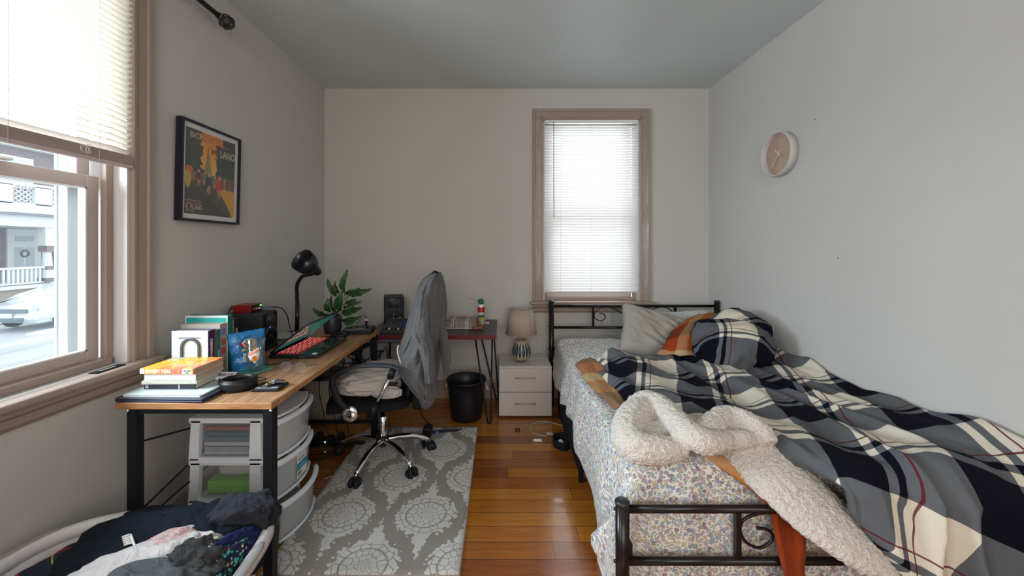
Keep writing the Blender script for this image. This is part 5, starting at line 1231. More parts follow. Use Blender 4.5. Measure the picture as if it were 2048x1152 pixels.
LC = (.168, 3.19, hN)
t = thing('table_lamp', 'beige-shaded table lamp with a leaf-striped ceramic base on the nightstand', 'lamp', LC)
CER = M('ceramic_leaf', (.6, .5, .33), .35); ox, oy, oz = CER.xyz(CER.coord('Object'))
an = oy.at2(ox) * (16 / (2 * PI)); fa = ((an + 8).fr() - .5).ab() * 2
def petal(z0, z1, wid, ph=0): 
    tt = (oz - (z0 + z1) / 2) / ((z1 - z0) / 2); f2 = ((an + 8 + ph).fr() - .5).ab() * 2
    return (f2 / wid + tt * tt).lt(1.0)
msk = petal(.030, .168, .86).mx(petal(-.02, .038, .6, .5)).mx(petal(.16, .215, .6, .5))
inn = petal(.05, .15, .16)
CER.color(CER.mix(msk, (.60, .50, .34), CER.mix(inn, (.015, .03, .06), (.10, .17, .22))))
bm = BM(); lathe(bm, [(0, 0), (.03, 0), (.04, .004), (.062, .03), (.078, .065), (.076, .1), (.058, .145), (.036, .18), (.024, .2), (.016, .212), (.012, .215), (0, .215)], LC, 48); obj('lamp_body', bm, CER, t)
bm = BM(); tube(bm, [V(LC) + V((0, 0, .21)), V(LC) + V((0, 0, .28))], .006, 8); obj('lamp_neck', bm, col('brass', (.4, .3, .15), .3, .9), t)
SH = M('linen_shade', (.70, .61, .52), .85).translucent(.45, (.7, .6, .48)); SH.bump(SH.noise(SH.coord('Object', scale=(1, 1, 1)), 300, 3), .3, .002)
z0_, z1_ = .222, .425
bm = BM(); lathe(bm, [(.125, z0_), (.094, z1_)], LC, 56); obj('lamp_shade', bm, SH, t, solid=.0015)
bm = BM()
for r0, zz in ((.125, z0_), (.094, z1_)): tube(bm, [V(LC) + V((r0 * math.cos(a * PI / 20), r0 * math.sin(a * PI / 20), zz)) for a in range(40)], .0022, 6, closed=True)
for a in (0.3, 0.3 + 2 * PI / 3, .3 + 4 * PI / 3): tube(bm, [V(LC) + V((0, 0, z1_ - .012)), V(LC) + V((.093 * math.cos(a), .093 * math.sin(a), z1_ - .002))], .0015, 6)
obj('shade_ring', bm, col('shade_trim', (.42, .37, .32), .8), t)
bm = BM(); tube(bm, [V(LC) + V((.125 * math.cos(-.95), .125 * math.sin(-.95), z0_)), V(LC) + V((.0945 * math.cos(-.95), .0945 * math.sin(-.95), z1_))], .0012, 5); obj('shade_seam', bm, col('seam', (.25, .2, .16)), t)
bm = BM(); lathe(bm, [(0, .275), (.02, .28), (.03, .31), (.022, .335), (0, .345)], LC, 20); obj('bulb', bm, col('bulb_white', (.8, .78, .72)), t)
bm = BM(); tube(bm, spline([(.235, 3.24, hN + .002), (.30, 3.26, hN + .002), (.36, 3.29, hN + .002), (.395, 3.31, hN + .004), (.405, 3.32, hN - .08), (.41, 3.34, .1)], 6), .002, 6); obj('power_cord', bm, col('grey_cord', (.45, .45, .43)), t)

BIN = M('black_bin_plastic', (.010, .010, .014), .38); BIN.bump((BIN.xyz(BIN.coord('Object'))[2] * 600).sin(), .12, .002)
t = thing('waste_bin', 'round black waste bin beside the white nightstand', 'bin', (-.265, 3.06, 0))
bm = BM(); lathe(bm, [(0, 0), (.112, 0), (.118, .004), (.122, .05), (.14, .22), (.148, .285), (.154, .288), (.156, .296), (.152, .302), (.144, .298), (.135, .22), (.118, .06), (.11, .01), (0, .01)], (-.265, 3.06, 0), 56); obj('bucket', bm, BIN, t)
for a0, col_ in ((PI, CHR), (0, CORD)):
    c_ = V((-.265 + .152 * math.cos(a0), 3.06, .25))
    bm = BM(); tube(bm, spline([c_ + V((-.0 * math.cos(a0), -.03, .0)), c_ + V((.012 * math.cos(a0), -.02, -.03)), c_ + V((.02 * math.cos(a0), 0, -.04)), c_ + V((.012 * math.cos(a0), .02, -.03)), c_ + V((0, .03, 0))], 5), .003, 6); obj('handle', bm, col_, t)

# ============================================================ cream ribbed bin with lid under the desk
t = thing('ribbed_bin', 'cream ribbed round bin with a dark lid under the wooden desk', 'bin', (-1.33, 3.02, 0))
RB = M('cream_ribbed', (.50, .45, .36), .6); ox, oy, oz = RB.xyz(RB.coord('Object')); RB.bump(((oy.at2(ox)) * 60).sin(), .5, .006)
bm = BM(); lathe(bm, [(0, 0), (.09, 0), (.13, .03), (.15, .1), (.155, .2), (.152, .32), (.148, .345)], (-1.33, 3.02, 0), 48); obj('ribbed_body', bm, RB, t)
bm = BM(); lathe(bm, [(.152, .34), (.154, .36), (.13, .372), (0, .378)], (-1.33, 3.02, 0), 40); obj('lid', bm, BLKP, t)
# cable nest below the far desk end
rnd = random.Random(5)
labels = ['tangled black cables hanging under the far end of the wooden desk', 'loose black cables drooping behind the office chair arm', 'black cables strung from wooden desk to hairpin desk']
for k, (cx_, cz_) in enumerate(((-1.02, .60), (-.93, .52), (-.83, .58))):
    bm = BM()
    for j in range(4):
        P = [V((cx_ + rnd.uniform(-.08, .08), 2.62 + rnd.uniform(-.06, .08), cz_ + rnd.uniform(-.07, .07))) for _ in range(6)]
        P = [V((P[0].x, P[0].y, .7))] + P
        tube(bm, spline(P, 8), .003, 6)
    one('cable_bundle', labels[k], 'cables', bm, BLKP)
for k, x_ in enumerate((-1.27, -1.2, -1.12, -.92)):
    labs = ['thin black wire hanging before the cream bin, leftmost', 'thin black wire hanging right of the cream bin', 'thin black wire hanging behind the armrest', 'thin black wire hanging below the hairpin desk corner']
    cable('hanging_wire', labs[k], 'wire', [(x_, 2.78, .69), (x_ + .01, 2.79, .5), (x_ - .015, 2.8, .3), (x_ + .02, 2.8, .12), (x_ + .05, 2.78, .006)], .003, BLKP)
t = thing('power_brick', 'black power brick tucked under the desktop above the chair arm', 'power supply', (-1.0, 2.66, .63))
bm = BM(); rbox(bm, (-1.1, 2.60, .60), (-.93, 2.68, .655), .01); obj('brick_body', bm, BLKP, t)
# power strip on the floor
t = thing('power_strip', 'black power strip with a green light on the floor behind the cart', 'power strip', (-1.13, 2.62, 0))
bm = BM(); rbox(bm, (-1.33, 2.60, 0), (-.90, 2.66, .04), .006); obj('strip_body', bm, BLKP, t)
for k in range(5):
    bm = BM(); rbox(bm, (-1.29 + k * .07, 2.60, .04), (-1.25 + k * .07, 2.64, .065 + .02 * (k % 2)), .004); obj('plug', bm, BLKP, t)
p = at(650, 872, y=2.599); bm = BM(); box(bm, (p.x - .004, 2.597, .030), (p.x + .004, 2.60, .036)); obj('power_light', bm, M('green_light', (.1, 1, .4), .3, emit=(.1, 1, .5), es=4), t)
bm = BM(); blob(bm, (-.87, 2.80, .03), (.035, .03, .032), .5, 3, 12); one('crumpled_paper', 'crumpled piece of white paper on the floor behind the chair column', 'paper', bm, col('floor_paper', (.4, .38, .36)))
cable('white_thread', 'long thin white thread lying from the drawer cart to the rug', 'thread', [(-1.0, 2.24, .003), (-.93, 2.30, .003), (-.89, 2.36, .012), (-.84, 2.45, .013), (-.80, 2.56, .013), (-.79, 2.66, .013)], .0016, WHT)
for k, pts in enumerate(([(-1.35, 2.35, .004), (-1.2, 2.42, .004), (-1.05, 2.50, .004), (-.98, 2.7, .004)], [(-1.3, 2.52, .004), (-1.15, 2.5, .004), (-1.06, 2.56, .004), (-1.0, 2.60, .02)])):
    cable('floor_cable', ['black cable on the floor between the cart and the power strip', 'short black cable curling up to the power strip plugs'][k], 'cable', pts, .004, BLKP)
# adapter with blue light and its cord on the rug
p = at(850, 868, z=0)
t = thing('power_adapter', 'black power adapter with a blue-lit connector on the rug corner', 'adapter', (-.50, 2.72, .01))
bm = BM(); rbox(bm, (-.535, 2.70, .0105), (-.475, 2.78, .075), .012, mat=None); obj('adapter_body', bm, BLKP, t)
bm = BM(); tube(bm, spline([(-.52, 2.69, .05), (-.515, 2.64, .035), (-.50, 2.58, .02), (-.495, 2.55, .02)], 5), [.014, .016, .013, .008], 10); obj('grip', bm, BLKP, t)
bm = BM(); tube(bm, [(-.45, 2.745, .025), (-.435, 2.755, .025)], .008, 10); obj('blue_ring', bm, M('blue_ring_light', (.02, .1, .4), .3, emit=(.05, .3, .9), es=.12), t)
bm = BM(); tube(bm, spline([(-.475, 2.74, .03), (-.40, 2.78, .022), (-.33, 2.79, .02), (-.30, 2.80, .018), (-.28, 2.83, .014), (-.31, 2.87, .006), (-.40, 2.87, .006), (-.46, 2.86, .01)], 7), [.009, .010, .009, .006, .004, .004, .004, .004], 8); obj('cord', bm, BLKP, t)
cable('far_floor_cable', 'black cable crossing the floor below the waste bin', 'cable', [(-.62, 2.98, .1), (-.58, 2.95, .05), (-.53, 2.92, .01), (-.50, 2.84, .012)], .0035, BLKP)
# cables and bits by the nightstand
WC = col('white_cable', (.55, .54, .52), .4)
t = thing('charging_cable', 'white charging cable looped on the floor in front of nightstand', 'cable', (.25, 2.9, 0))
P1 = [at(1128, 852, z=.004), at(1100, 845, z=.004), at(1075, 844, z=.004), at(1062, 851, z=.004), at(1064, 864, z=.004), at(1078, 870, z=.004), at(1092, 872, z=.006)]
bm = BM(); tube(bm, spline(P1, 8), .0025, 6); obj('cord', bm, WC, t)
P2 = [at(1095, 846, z=.009), at(1065, 848, z=.009), at(1051, 855, z=.004), at(1052, 868, z=.004), at(1064, 880, z=.004), at(1068, 882, z=.006)]
bm = BM(); tube(bm, spline(P2, 8), .0022, 6); tube(bm, spline([at(1083, 884, z=.006), at(1092, 880, z=.004), at(1096, 874, z=.004)], 5), .0022, 6); obj('second_cord', bm, col('beige_cable', (.4, .36, .3)), t)
p = at(1075, 883, z=0); bm = BM(); rbox(bm, (p.x - .028, p.y - .008, .001), (p.x + .028, p.y + .008, .016), .003); obj('inline_box', bm, WHT, t)
p = at(1100, 870, z=0); bm = BM(); rbox(bm, (p.x - .025, p.y - .012, .001), (p.x + .022, p.y + .012, .018), .004, mat=None); obj('connector', bm, col('pink_grey', (.45, .33, .33)), t)
p = at(1035, 861, z=0); bm = BM(); tube(bm, [(p.x + .017 * math.cos(a * PI / 10), p.y + .02 * math.sin(a * PI / 10), .003) for a in range(20)], .0026, 6, closed=True); one('hair_tie', 'thin dark hair tie lying on the floor before nightstand', 'hair tie', bm, BLKP)
p = at(1123, 882, z=.03)
t = thing('headband', 'wide dark fabric band standing on the floor beside the bed', 'headband', (p.x, p.y, 0))
bm = gridmesh(lambda s, q: V((p.x + .055 * math.cos(2 * PI * s), p.y + .075 * math.sin(2 * PI * s), .002 + .05 * q + .004 * math.sin(2 * PI * s * 2))), 40, 4, closed_u=True); obj('band', bm, SEATF, t, solid=.006, soff=0)
bm = BM(); blob(bm, (p.x - .005, p.y + .005, .018), (.02, .03, .016), .2, 3, 2); one('white_scrap', 'small white scrap inside the dark fabric band', 'scrap', bm, WTX)

# ============================================================ laundry basket
BW_ = M('white_basket_plastic', (.70, .68, .68), .38)
t = thing('laundry_basket', 'white pierced plastic laundry basket full of clothes', 'laundry basket', (-1.07, 1.08, 0))
cB = V((-1.075, 1.07)); aB, bB, rotB = .345, .325, math.radians(5)
def rimp(a, k=1.0, z=0.395):
    e = .62
    x = aB * k * math.copysign(abs(math.cos(a)) ** e, math.cos(a)); y = bB * k * math.copysign(abs(math.sin(a)) ** e, math.sin(a))
    return V((cB.x + x * math.cos(rotB) - y * math.sin(rotB), cB.y + x * math.sin(rotB) + y * math.cos(rotB), z))
def rz(a): return .395 + .022 * abs(math.cos(a)) ** 3
bm = BM(); NB = 96
def prs(bm, a0, a1, k0, k1, k2, k3): pass
prof_ = [(.94, .005), (.955, .05), (1.0, .365)]
# wall as a grid with slots left open between z .08 and .33
cols = 120; zl = [.008, .06, .11, .14, .19, .22, .27, .30, .34, .378]
vs = [[bm.verts.new(rimp(2 * PI * i / cols, .80 + .19 * (z / .378), z + (rz(2 * PI * i / cols) - .395) * (z / .378))) for i in range(cols)] for z in zl]
for j in range(len(zl) - 1):
    for i in range(cols):
        hole = j in (1, 3, 5) and ((i + (2 if j == 3 else 0)) % 4) in (1, 2)
        hole = hole or (j in (2, 4, 6) and False)
        if not hole: bm.faces.new((vs[j][i], vs[j][(i + 1) % cols], vs[j + 1][(i + 1) % cols], vs[j + 1][i]))
bm.faces.new(vs[0]); obj('basket_wall', bm, BW_, t, solid=.004, soff=0, smooth=True)
bm = BM()
def lip(s, q):
    a = 2 * PI * s; z = rz(a)
    o_ = [(0.972, -.03), (.985, -.004), (1.0, .004), (1.03, .004), (1.055, -.002), (1.065, -.014), (1.066, -.03)]
    k, dz_ = o_[min(6, int(round(q * 6)))]
    return rimp(a, k, z + dz_)
bm = gridmesh(lip, 120, 6, closed_u=True); obj('rim', bm, BW_, t, solid=.003, soff=0)
for aa, mt in ((2.80, col('grey_grip', (.33, .31, .31), .45)), (-.1, col('grey_grip_right', (.33, .31, .31), .45))):
    bm = BM(); tube(bm, [rimp(aa + (k - 8) * .03, 1.045, rz(aa + (k - 8) * .03) + .001) for k in range(17)], [.010] + [.017] * 8 + [.010], 10, flat=.5); obj('hand_grip', bm, mt, t)

# clothes
def shirt(name, label, parts, mat, cat='clothing'):
    t = thing(name, label, cat, parts[0][0]); 
    for k, p in enumerate(parts): obj('cloth_fold' if k else 'cloth_body', lump(*p[:2], **p[2]), mat, t)
    return t
NAVY = fabric('navy_black_knit', (.006, .009, .016), (.009, .015, .025), scale=400, fold=11)
shirt('dark_sweater', 'big navy-black sweater covering the back of the laundry pile', [((-1.02, 1.20, .37), (.26, .17, .105), dict(rot=.12, n=.10, fs=(1.5, 2.2, 2), seed=2, ridge=.12)), ((-1.13, 1.06, .345), (.13, .20, .09), dict(rot=.2, n=.12, fs=(1.5, 2.2, 2), seed=7, ridge=.15)), ((-.93, 1.26, .385), (.14, .10, .085), dict(rot=-.2, seed=11, ridge=.12))], NAVY)
bm = BM()
for k in range(5): tube(bm, spline([at(262 + k, 1069 + 4 * k, z=.478), at(254 + k, 1071 + 4 * k, z=.480), at(245 + k, 1074 + 4 * k, z=.474)], 4), .0028, 6)
tube(bm, spline([at(262, 1070, z=.478), at(266, 1082, z=.482), at(270, 1094, z=.48)], 4), .003, 6)
one('care_tag', 'white fringed tag sticking out of the navy-black sweater', 'tag', bm, WTX)
PL = M('dark_tartan', (.02, .03, .05), .9); ua, va, _ = PL.xyz(PL.coord('UV', rot=(0, 0, .5)))
fu, fv = (ua * 9).fr(), (va * 9).fr()
c1 = PL.mix(fu.lt(.4) * .6 + fv.lt(.4) * .4, (.008, .010, .030), (.006, .03, .03)); c1 = PL.mix((fu.gt(.68) * fu.lt(.72)).mx(fv.gt(.66) * fv.lt(.7)), c1, (.25, .012, .012)); c1 = PL.mix(fv.gt(.2) * fv.lt(.225), c1, (.3, .3, .05)); PL.color(c1)
shirt('tartan_shirt', 'dark green and blue tartan shirt with red lines, left of laundry pile', [((-1.265, 1.15, .345), (.075, .12, .075), dict(rot=-.35, n=.12, seed=4, fs=(2, 2, 2))), ((-1.22, 1.03, .36), (.08, .10, .06), dict(seed=3))], PL)
PK = M('printed_white_cotton', (.7, .6, .58), .9, sheen=.1); c = PK.coord('Object')
pn = PK.noise(c, 9, 2).smooth(.58, .64) * PK.noise(c, 140, 3, .8).smooth(.42, .55)
PK.color(PK.mix(pn * .8, (.60, .56, .56), (.56, .20, .18))); PK.bump(PK.noise(PK.coord('Object', scale=(1, 1, 1), rot=(0, 0, .8)), 13, 3, .5, 1), .6, .03)
shirt('pink_print_shirt', 'white cotton shirt with faded pink print on top of laundry', [((-.985, 1.035, .425), (.175, .115, .062), dict(rot=.75, n=.12, fs=(1.0, 2.6, 1.5), seed=15, ridge=.18)), ((-.905, 1.135, .443), (.085, .05, .032), dict(rot=.1, seed=5, ridge=.15))], PK)
GT = fabric('heather_grey_jersey', (.075, .088, .098), (.125, .138, .148), scale=600, fold=14)
shirt('grey_tshirt', 'heather grey jersey shirt in front of the pink printed shirt', [((-.90, .975, .43), (.15, .10, .065), dict(rot=.35, n=.14, fs=(1.0, 2.6, 1.5), seed=21, ridge=.22))], GT)
GD = fabric('charcoal_jersey', (.035, .036, .038), (.055, .056, .058), scale=500, fold=20)
shirt('charcoal_tshirt', 'wrinkled charcoal shirt between the pink print shirt and boxers', [((-.86, 1.085, .425), (.085, .075, .052), dict(rot=.8, n=.14, fs=(1.5, 2.6, 1.8), seed=31, ridge=.25))], GD)
NB_ = fabric('navy_waistband', (.012, .018, .07), scale=300)
FLO = M('floral_boxer', (.01, .012, .04), .9); vv = FLO.vor(FLO.coord('Object'), 95); FLO.color(FLO.mix(N(FLO.nt, vv.outputs['Distance']).lt(.42), (.008, .010, .035), FLO.ramp(FLO.xyz(vv.outputs['Color'])[0], [(0, (.05, .4, .35)), (.4, (.03, .25, .12)), (.6, (.5, .25, .1)), (.8, (.45, .42, .3))], 'CONSTANT')))
b_ = shirt('floral_boxers', 'navy boxer shorts with small green and cream flowers at the rim', [((-.80, 1.125, .405), (.042, .095, .045), dict(rot=-.15, n=.1, fs=(2.6, 1.2, 1.6), seed=41, ridge=.25)), ((-.80, 1.02, .365), (.04, .09, .05), dict(rot=-.1, seed=43, fs=(2.6, 1.2, 1.6), ridge=.25))], FLO)
obj('waistband', lump((-.812, 1.16, .415), (.022, .10, .045), rot=-.5, n=.06, seed=44), NB_, b_)
obj('navy_panel', lump((-.79, 1.195, .39), (.045, .05, .045), rot=.2, n=.06, seed=46), NB_, b_)
DS = fabric('dark_blue_grey_knit', (.018, .020, .028), (.03, .033, .042), scale=400, fold=16)
shirt('slate_garment', 'dark slate knitted garment bunched on the basket\'s right rear rim', [((-.845, 1.295, .435), (.095, .07, .062), dict(rot=.35, n=.14, fs=(1.4, 2.2, 1.6), seed=51, ridge=.22)), ((-.795, 1.30, .425), (.045, .05, .052), dict(rot=.1, seed=52, n=.12, fs=(1.5, 2.2, 1.6), ridge=.2))], DS)

# ============================================================ wall things
# framed poster (a generic cycling scene)
yy0, yy1, z0_, z1_ = 1.855, 2.275, 1.445, 1.935
t = thing('framed_poster', 'black framed cycling race poster on the left wall', 'poster', (XL, (yy0 + yy1) / 2, z0_))
FRM = plain('black_frame_wood', (.010, .010, .020), .4)
lean = .012
def PW_(u, v, w):   # u along wall, v up (0..1), w out
    return V((XL + .004 + w + lean * v, yy0 + (yy1 - yy0) * u, z0_ + (z1_ - z0_) * v))
bm = BM(); W_, H_ = yy1 - yy0, z1_ - z0_; k = .012
mP = Matrix(((0, 0, 1, 0), (1, 0, 0, 0), (0, 1, 0, 0), (0, 0, 0, 1))); mP.translation = V((XL + .004, yy0, z0_)); mP = mP @ Matrix.Shear('XZ', 4, (0, 0)) if False else mP
mP = mP @ Matrix.Rotation(math.radians(1.3), 4, 'X')
box(bm, (0, 0, -.002), (k, H_, .03), mat=mP); box(bm, (W_ - k, 0, -.002), (W_, H_, .03), mat=mP); box(bm, (k, 0, -.002), (W_ - k, k, .03), mat=mP); box(bm, (k, H_ - k, -.002), (W_ - k, H_, .03), mat=mP); obj('frame', bm, FRM, t)
bm = BM(); box(bm, (k, k, 0), (W_ - k, H_ - k, .018), mat=mP); obj('mat_board', bm, col('mat_white', (.66, .64, .64), .7), t)
PU0, PU1, PV0, PV1 = .034, W_ - .034, .036, H_ - .036
PO = M('poster_print', (.3, .2, .1), .7)
# painted from object coordinates of the flat print (u right, v up, in metres)
bm = gridmesh(lambda s, q: mP @ V((PU0 + (PU1 - PU0) * s, PV0 + (PV1 - PV0) * q, .0186)), 2, 2)
ua, va, _ = PO.xyz(PO.coord('UV'))
nn_ = PO.noise(PO.coord('UV', scale=(1, 1.2, 1)), 9, 4, .6) - .5; nf = PO.noise(PO.coord('UV', scale=(1, 1.2, 1)), 40, 3, .6) - .5
gap = ((ua - .44) + (va - .75) * .12 + nn_ * .42).ab()
sky = gap.lt(.14) * va.gt(.5) + ((va + nn_ * .1).gt(.9)) * ua.gt(.3) * ua.lt(.72)
skyc = PO.ramp(va, [(.5, (.62, .42, .08)), (.7, (.72, .34, .03)), (1, (.62, .17, .02))])
tree = PO.mix(nf + .5, (.018, .03, .028), (.045, .065, .05))
c1 = PO.mix(sky.mn(1.0), tree, skyc)
spire = ((ua - .42).ab() + (va - .80) * .22 + nf * .03).lt(.012) * va.gt(.5)
c1 = PO.mix(spire * .85, c1, (.16, .15, .08))
ban = va.gt(.38) * ((va + nn_ * .05).lt(.50)); 
c1 = PO.mix(ban, c1, PO.ramp(PO.noise(PO.coord('UV', scale=(2.2, .8, 1)), 16, 3, .8), [(.35, (.05, .04, .03)), (.45, (.35, .2, .08)), (.52, (.10, .05, .04)), (.6, (.5, .33, .15)), (.7, (.12, .10, .06))], 'CONSTANT'))
rd = (va + nn_ * .03).lt(.40); c1 = PO.mix(rd, c1, PO.mix(((ua - .62) - (va - .38) * -.9 + nn_ * .06).gt(0.0), PO.mix(nf + .5, (.045, .045, .035), (.09, .085, .05)), (.62, .30, .03)))
c1 = PO.mix((va + (ua - .6) * .45 + nn_ * .05).lt(.13), c1, (.04, .035, .03)); PO.color(c1)
pr = obj('print', bm, PO, t)
def disc(m, u, v, ru, rv, w=.0192, n=14):
    bm = BM(); lathe(bm, [(0, .0002), (1, 0)], seg=n, mat=mP @ Matrix.Translation((PU0 + (PU1 - PU0) * u, PV0 + (PV1 - PV0) * v, w)) @ Matrix.Diagonal((ru, rv, 1, 1))); return bm
RIDERS = [(.66, .40, (.55, .03, .03), 1.0), (.44, .42, (.03, .05, .05), .95), (.24, .46, (.10, .02, .03), .7), (.56, .44, (.2, .18, .1), .6), (.35, .46, (.12, .14, .1), .6)]
for u, v, c3, s in RIDERS:
    m1_ = col('jersey', c3, .7); b0 = disc(None, u, v, .026 * s, .030 * s); join(b0, disc(None, u - .02, v - .07, .018 * s, .016 * s)); rider = obj('painted_rider', b0, m1_, pr)
    obj('painted_head', disc(None, u + .005, v + .085 * s, .012 * s, .013 * s, .0194), col('skin_paint', (.45, .28, .18), .7), rider)
    bb = disc(None, u, v - .11 * s, .014 * s, .026 * s, .0193)
    obj('painted_legs', bb, col('leg_paint', (.4, .2, .12), .7), rider)
    bm = BM(); tube(bm, [mP @ V((PU0 + (PU1 - PU0) * u + .012 * s * math.cos(a * PI / 8), PV0 + (PV1 - PV0) * (v - .2 * s) + .030 * s * math.sin(a * PI / 8), .0195)) for a in range(16)], .0007, 5, closed=True); obj('painted_wheel', bm, INK, rider)
rr2 = random.Random(3)
for k in range(9):
    u = .70 + k * .033; obj('painted_spectator', disc(None, u, .43 + rr2.uniform(-.02, .01), .008, .034), col('spectator_paint', rr2.choice([(.3, .2, .15), (.12, .08, .09), (.42, .36, .22), (.2, .1, .05)]), .8), pr)
b0 = disc(None, .05, .42, .020, .05); obj('painted_onlooker', b0, col('onlooker_yellow', (.5, .34, .05), .7), pr)
b0 = disc(None, .07, .52, .024, .018); obj('painted_hat', b0, col('hat_orange', (.5, .14, .03), .7), pr)
def pw(s, u, v, size, m, sx=1, al='CENTER'):
    bm = BM(); words(bm, s, size, mP @ Matrix.Translation((PU0 + (PU1 - PU0) * u, PV0 + (PV1 - PV0) * v, .0198)), sx=sx, align=al, bold=.0003, depth=.0001); obj('poster_lettering', bm, m, pr)
pw('BICI', .07, .925, .040, col('poster_cream', (.55, .42, .28), .7), 1, 'LEFT'); pw('CLETTE', .31, .925, .040, col('poster_rust', (.42, .11, .03), .7), .95, 'LEFT'); pw('DELLA', .78, .90, .018, col('poster_rust', (.42, .11, .03), .7))
pw('"MI', .42, .80, .055, col('poster_amber', (.36, .11, .03), .7), .95, 'LEFT'); pw('LANO"', .655, .80, .055, col('poster_cream', (.62, .52, .36), .7), .78, 'LEFT')
pw('RAPPRESENTANTE', .02, .155, .012, col('poster_tan', (.38, .2, .1), .7), 1, 'LEFT'); pw('MANIF. MILANO', .02, .12, .014, col('poster_tan', (.38, .2, .1), .7), 1, 'LEFT'); pw('E. FLAIG', .02, .078, .029, col('poster_pale', (.5, .46, .36), .7), 1, 'LEFT'); pw('MILANO', .02, .035, .014, col('poster_tan', (.38, .2, .1), .7), 1, 'LEFT')
bm = BM(); box(bm, (.012, .012, .0215), (W_ - .012, H_ - .012, .0225), mat=mP); obj('glazing', bm, M('poster_glass', (1, 1, 1), .03, alpha=.04, spec=.4), t)

# wall clock
cy, cz, rC = 2.545, 1.915, .141
t = thing('wall_clock', 'round white-rimmed wall clock with a wooden face on right wall', 'clock', (XR, cy, cz))
mC = frame_to((XR, cy, cz), (0, cy, cz), (0, -1, 0))     # local z out of the wall, x to the viewer's right (towards -y)
RM = plain('clock_rim', (.55, .53, .52), .4)
bm = BM(); lathe(bm, [(rC - .012, 0), (rC, 0), (rC, .05), (rC - .002, .053), (rC - .006, .053), (rC - .008, .05), (rC - .008, .012)], seg=72, mat=mC); obj('rim', bm, RM, t)
FC = M('clock_wood_face', (.5, .3, .2), .5); c = FC.coord('Object'); ox, oy, oz = FC.xyz(c)
ln = ((oz * 62).fr()).lt(.07) * oy.lt(.02)
FC.color(FC.mix(ln * .65, FC.mix(FC.noise(FC.coord('Object', scale=(1, 3, 30)), 6, 3), FC.mix(oy.lt(.02), (.30, .15, .09), (.42, .28, .19)), (.50, .33, .22)), (.18, .10, .06)))
bm = BM(); lathe(bm, [(0, .018), (rC - .008, .018)], seg=64, mat=mC); obj('clock_face', bm, FC, t)
HM = plain('clock_hand_grey', (.55, .52, .5), .4)
def hand(nm, ang, l, back, w_, z_):
    bm = BM(); m_ = mC @ Matrix.Translation((0, 0, z_)); u = V((math.cos(ang), math.sin(ang), 0)); p = V((-u.y, u.x, 0)) * w_ / 2
    q = [bm.verts.new(m_ @ x) for x in (-u * back - p, u * l - p * .7, u * l + p * .7, -u * back + p)]; bm.faces.new(q); obj(nm, bm, HM, t, solid=.001)
# mC axes: check which way is up at build time
xw = mC.to_3x3() @ V((1, 0, 0)); yw = mC.to_3x3() @ V((0, 1, 0))
def ang_of(dy, dz):  # world direction on the wall -> local angle (dy positive = away from viewer = left in the picture)
    v = V((0, dy, dz)); return math.atan2(v.dot(yw), v.dot(xw))
hand('hour_hand', ang_of(.75, .8), .055, .02, .009, .028); hand('minute_hand', ang_of(.75, -1.0), .098, .022, .006, .031)
bm = BM(); lathe(bm, [(0, .034), (.007, .033), (.007, .02)], seg=16, mat=mC); obj('hand_pin', bm, HM, t)
NU = plain('clock_numeral', (.40, .27, .20), .5)
for h_ in (7, 8, 9, 10, 11, 12):
    a = PI / 2 - h_ * PI / 6; dz_, dr_ = math.sin(a), math.cos(a)
    pos = V((XR - .0188, cy - dr_ * .108, cz + dz_ * .108))
    bm = BM(); words(bm, str(h_), .024, axes(pos, (0, -1, 0), (0, 0, 1))); obj('numeral', bm, NU, t)
bm = BM(); lathe(bm, [(0, .046), (rC - .008, .046)], seg=48, mat=mC); obj('crystal', bm, M('clock_glass', (1, 1, 1), .03, alpha=.06, spec=.4), t)
for (px, py, lab) in ((1523, 206, 'small dark nail in the right wall above the clock'), (1631, 239, 'small grey nail in the right wall right of the clock'), (1676, 516, 'small pale nail in the right wall below clock height')):
    p = at(px, py, x=XR); bm = BM(); lathe(bm, [(0, .004), (.003, .003), (.003, -.002)], seg=8, mat=frame_to(p, p + V((-1, 0, 0)))); one('nail', lab, 'nail', bm, col('nail_steel', (.12, .12, .12), .4, .5))
# ============================================================ bed frame
BX0, BX1, BYF, BYH = .4215, 1.79, 1.365, 3.27
BRN = plain('brown_black_metal', (.012, .008, .007), .22, spec=.35)
t = thing('bed', 'black metal bed frame with scrolled headboard and footboard', 'bed', (1.1, 2.3, 0))
def post(x, y, h, r):
    bm = BM(); tube(bm, [(x, y, 0), (x, y, h - .012)], r, 20); p = obj('post', bm, BRN, t)
    bm = BM(); lathe(bm, [(r, h - .018), (r + .002, h - .017), (r + .002, h - .006), (r * .8, h), (0, h + .002)], (x, y, 0), 20); obj('post_cap', bm, col('cap_black', (.02, .022, .025), .3), p)
    for z in ((.66, .475, .825) if h > .6 else (.413, .233)):
        bm = BM(); lathe(bm, [(0, .008), (.005, .007), (.006, 0)], seg=10, mat=frame_to((x - r, y, z), (x - 1, y, z))); obj('bolt', bm, BRN, p)
post(BX0, BYH, .873, .0215); post(BX1, BYH, .873, .0215); post(BX0, BYF, .446, .0235); post(BX1, BYF, .446, .0235)
for z in (.8275, .65, .475):
    bm = BM(); tube(bm, [(BX0, BYH, z), (BX1, BYH, z)], .0115, 12); obj('headboard_rail', bm, BRN, t)
for z in (.413, .233):
    bm = BM(); tube(bm, [(BX0, BYF, z), (BX1, BYF, z)], .0135, 14); obj('footboard_rail', bm, BRN, t)
for x in (.766, 1.445):
    bm = BM(); bar(bm, (x, BYH, .65), (x, BYH, .8275), .018, .018); obj('headboard_bar', bm, BRN, t)
for x in (.819, BX0 + BX1 - .819):
    bm = BM(); bar(bm, (x, BYF, .233), (x, BYF, .413), .018, .018); obj('footboard_bar', bm, BRN, t)
